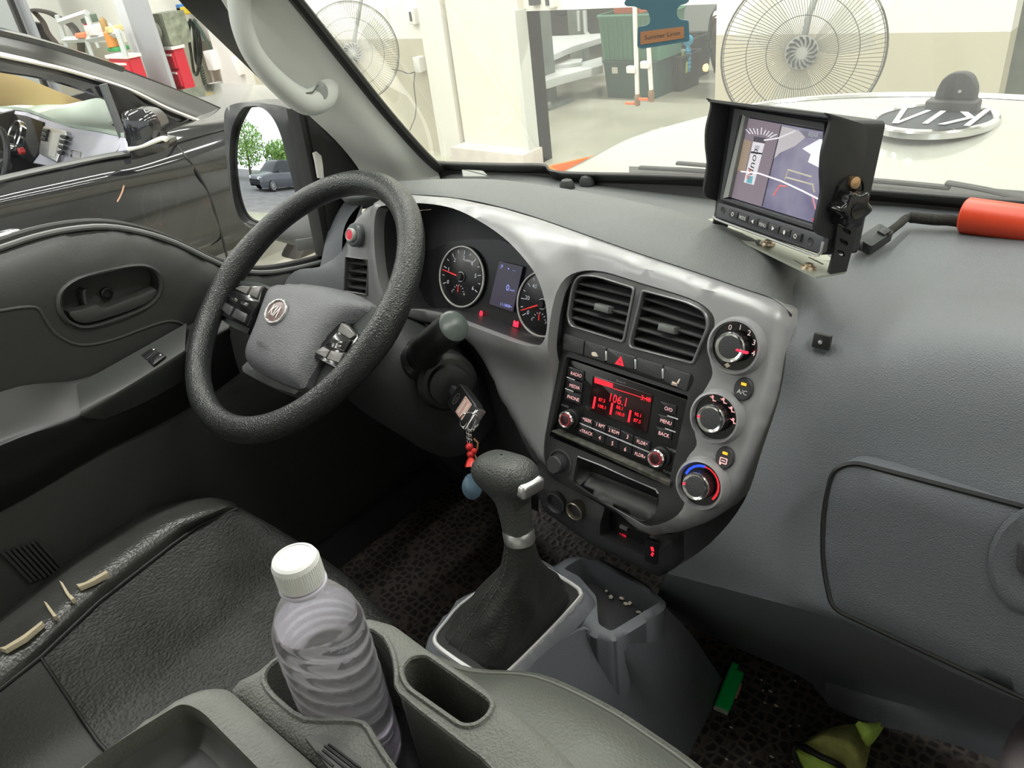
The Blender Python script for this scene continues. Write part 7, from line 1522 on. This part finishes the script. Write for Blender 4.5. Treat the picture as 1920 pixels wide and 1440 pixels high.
SWf = Fr(P(*cs([(-60, 640)])[0], y=1.3), (0, -.85, .5)); m = M(); m.tube([SWf.W(.18*math.cos(t), .18*math.sin(t)) for t in np.linspace(0, 2*math.pi, 41)[:-1]], .016, 8, closed=True); m.tube([SWf.W(-.18, 0), SWf.W(.18, 0)], .03, 8); m.lathe(SWf, [(.07, -.03), (.06, .01), (.0001, .02)], 20); m.obj('car_steering_wheel', K['dark'], BC)
m = M(); m.lathe(Fr(P(*cs([(225, 530)])[0], y=1.45), (0, -1, .2)), [(.02, 0), (.018, .02), (.0001, .025)], 12, sx=1.6); m.obj('red_key_tag', mat('tag_red', (.5, .04, .04), .4), BC)
# beige far side: headliner, far pillar
bei = mat('beige_trim', (.62, .46, .22), .7)
zw2 = zc(0, 0, 360/1920)
m = M(); m.surf([[P(u, v, x=-5.75) for u, v in zw2([(-600, 600), (0, 715), (300, 800), (620, 930), (830, 1010)])], [P(u, v, x=-5.75) for u, v in zw2([(-600, 900), (0, 870), (300, 920), (500, 1000), (640, 1070)])], [P(u, v, x=-5.75) for u, v in zw2([(-600, 1100), (60, 1060), (200, 1050), (400, 1060), (600, 1090)])]], 4, 4, .002); m.obj('far_pillar', bei, BC)
m = M(); m.prism(Fr((-5.9, 0, 0), (1, 0, 0)), [(-1.2, .2), (2.6, .2), (2.6, 1.02), (-1.2, .95)], -.05, 0); m.obj('far_door', mat('far_door', (.03, .03, .03), .6), BC)
m = M(); m.prism(Fr((0, 2.3, 0), (0, -1, 0)), [(-5.9, .2), (-4.35, .2), (-4.35, .80), (-5.9, .80)], -.05, 0); m.obj('firewall', K['dark'], BC)
m = M(); m.prism(UP, [(-5.9, -1.2), (-4.3, -1.2), (-4.3, 2.3), (-5.9, 2.3)], .2, .25); m.obj('car_floor', K['dark'], BC)
for x_ in (-4.75, -5.45):
    m = M(); m.surf([[np.array([x_+.24*math.cos(q), -.45+.05*math.sin(q), z]) for q in np.linspace(0, math.pi*2, 9)] for z in (.45, .8, 1.05, 1.12)], 2, 2); m.surf([[np.array([x_-.24, y, .5]) for y in (-.45, -.2, .05)], [np.array([x_, y, .56]) for y in (-.45, -.2, .08)], [np.array([x_+.24, y, .5]) for y in (-.45, -.2, .05)]], 3, 3, .1); m.obj('car_seat', K['dark'], BC)
# ================================================================ YARD BEHIND, SEEN IN THE MIRROR
rn = random.Random(5)
greyp = mat('grey_car_paint', (.10, .11, .13), .2, coat=.5)
car((-3.7, -12.5, 0), math.radians(40), greyp, 'dark grey sport utility car in the yard, reflected in the mirror', Hh=1.68)
leafm = mat('leaf_green', (.20, .38, .06), .6, var=.5, vscale=1.5); trunk = mat('bark', (.12, .09, .06), .9)
for i, (x, y, h, r, lb) in enumerate(((-8.5, -20, 5.0, 2.4, 'broad green tree in the yard, middle of the mirror'), (-5.0, -22, 3.8, 1.9, 'smaller light green tree beside the broad one'), (-12.5, -21, 5.6, 2.6, 'tall green tree farthest from the workshop'), (-3.0, -24, 4.2, 2.0, 'round green tree at the yard edge near the truck tail'))):
    T = thing('tree', (x, y, 0), lb, 'tree', 'trees in the yard'); m = M(); m.tube([(x, y, 0), (x+.1, y, h*.4), (x, y+.1, h*.8)], [.16, .12, .05], 8); m.obj('trunk', trunk, T)
    m = M()
    for k in range(1400):
        d = np.array([rn.gauss(0, 1) for _ in range(3)]); d = d/np.linalg.norm(d)*(rn.random()**.4); c = np.array([x, y, h*.62])+d*np.array([r, r, h*.42]); a = np.array([rn.uniform(-1, 1) for _ in range(3)]); a /= np.linalg.norm(a); b = np.cross(a, [.3, .5, .8]); b /= np.linalg.norm(b); s = .16
        m.add([c-a*s, c+b*s*.6, c+a*s, c-b*s*.6], [(0, 1, 2, 3)])
    o = m.obj('foliage', leafm, T, flat=True, fixn=False); o['kind'] = 'stuff'
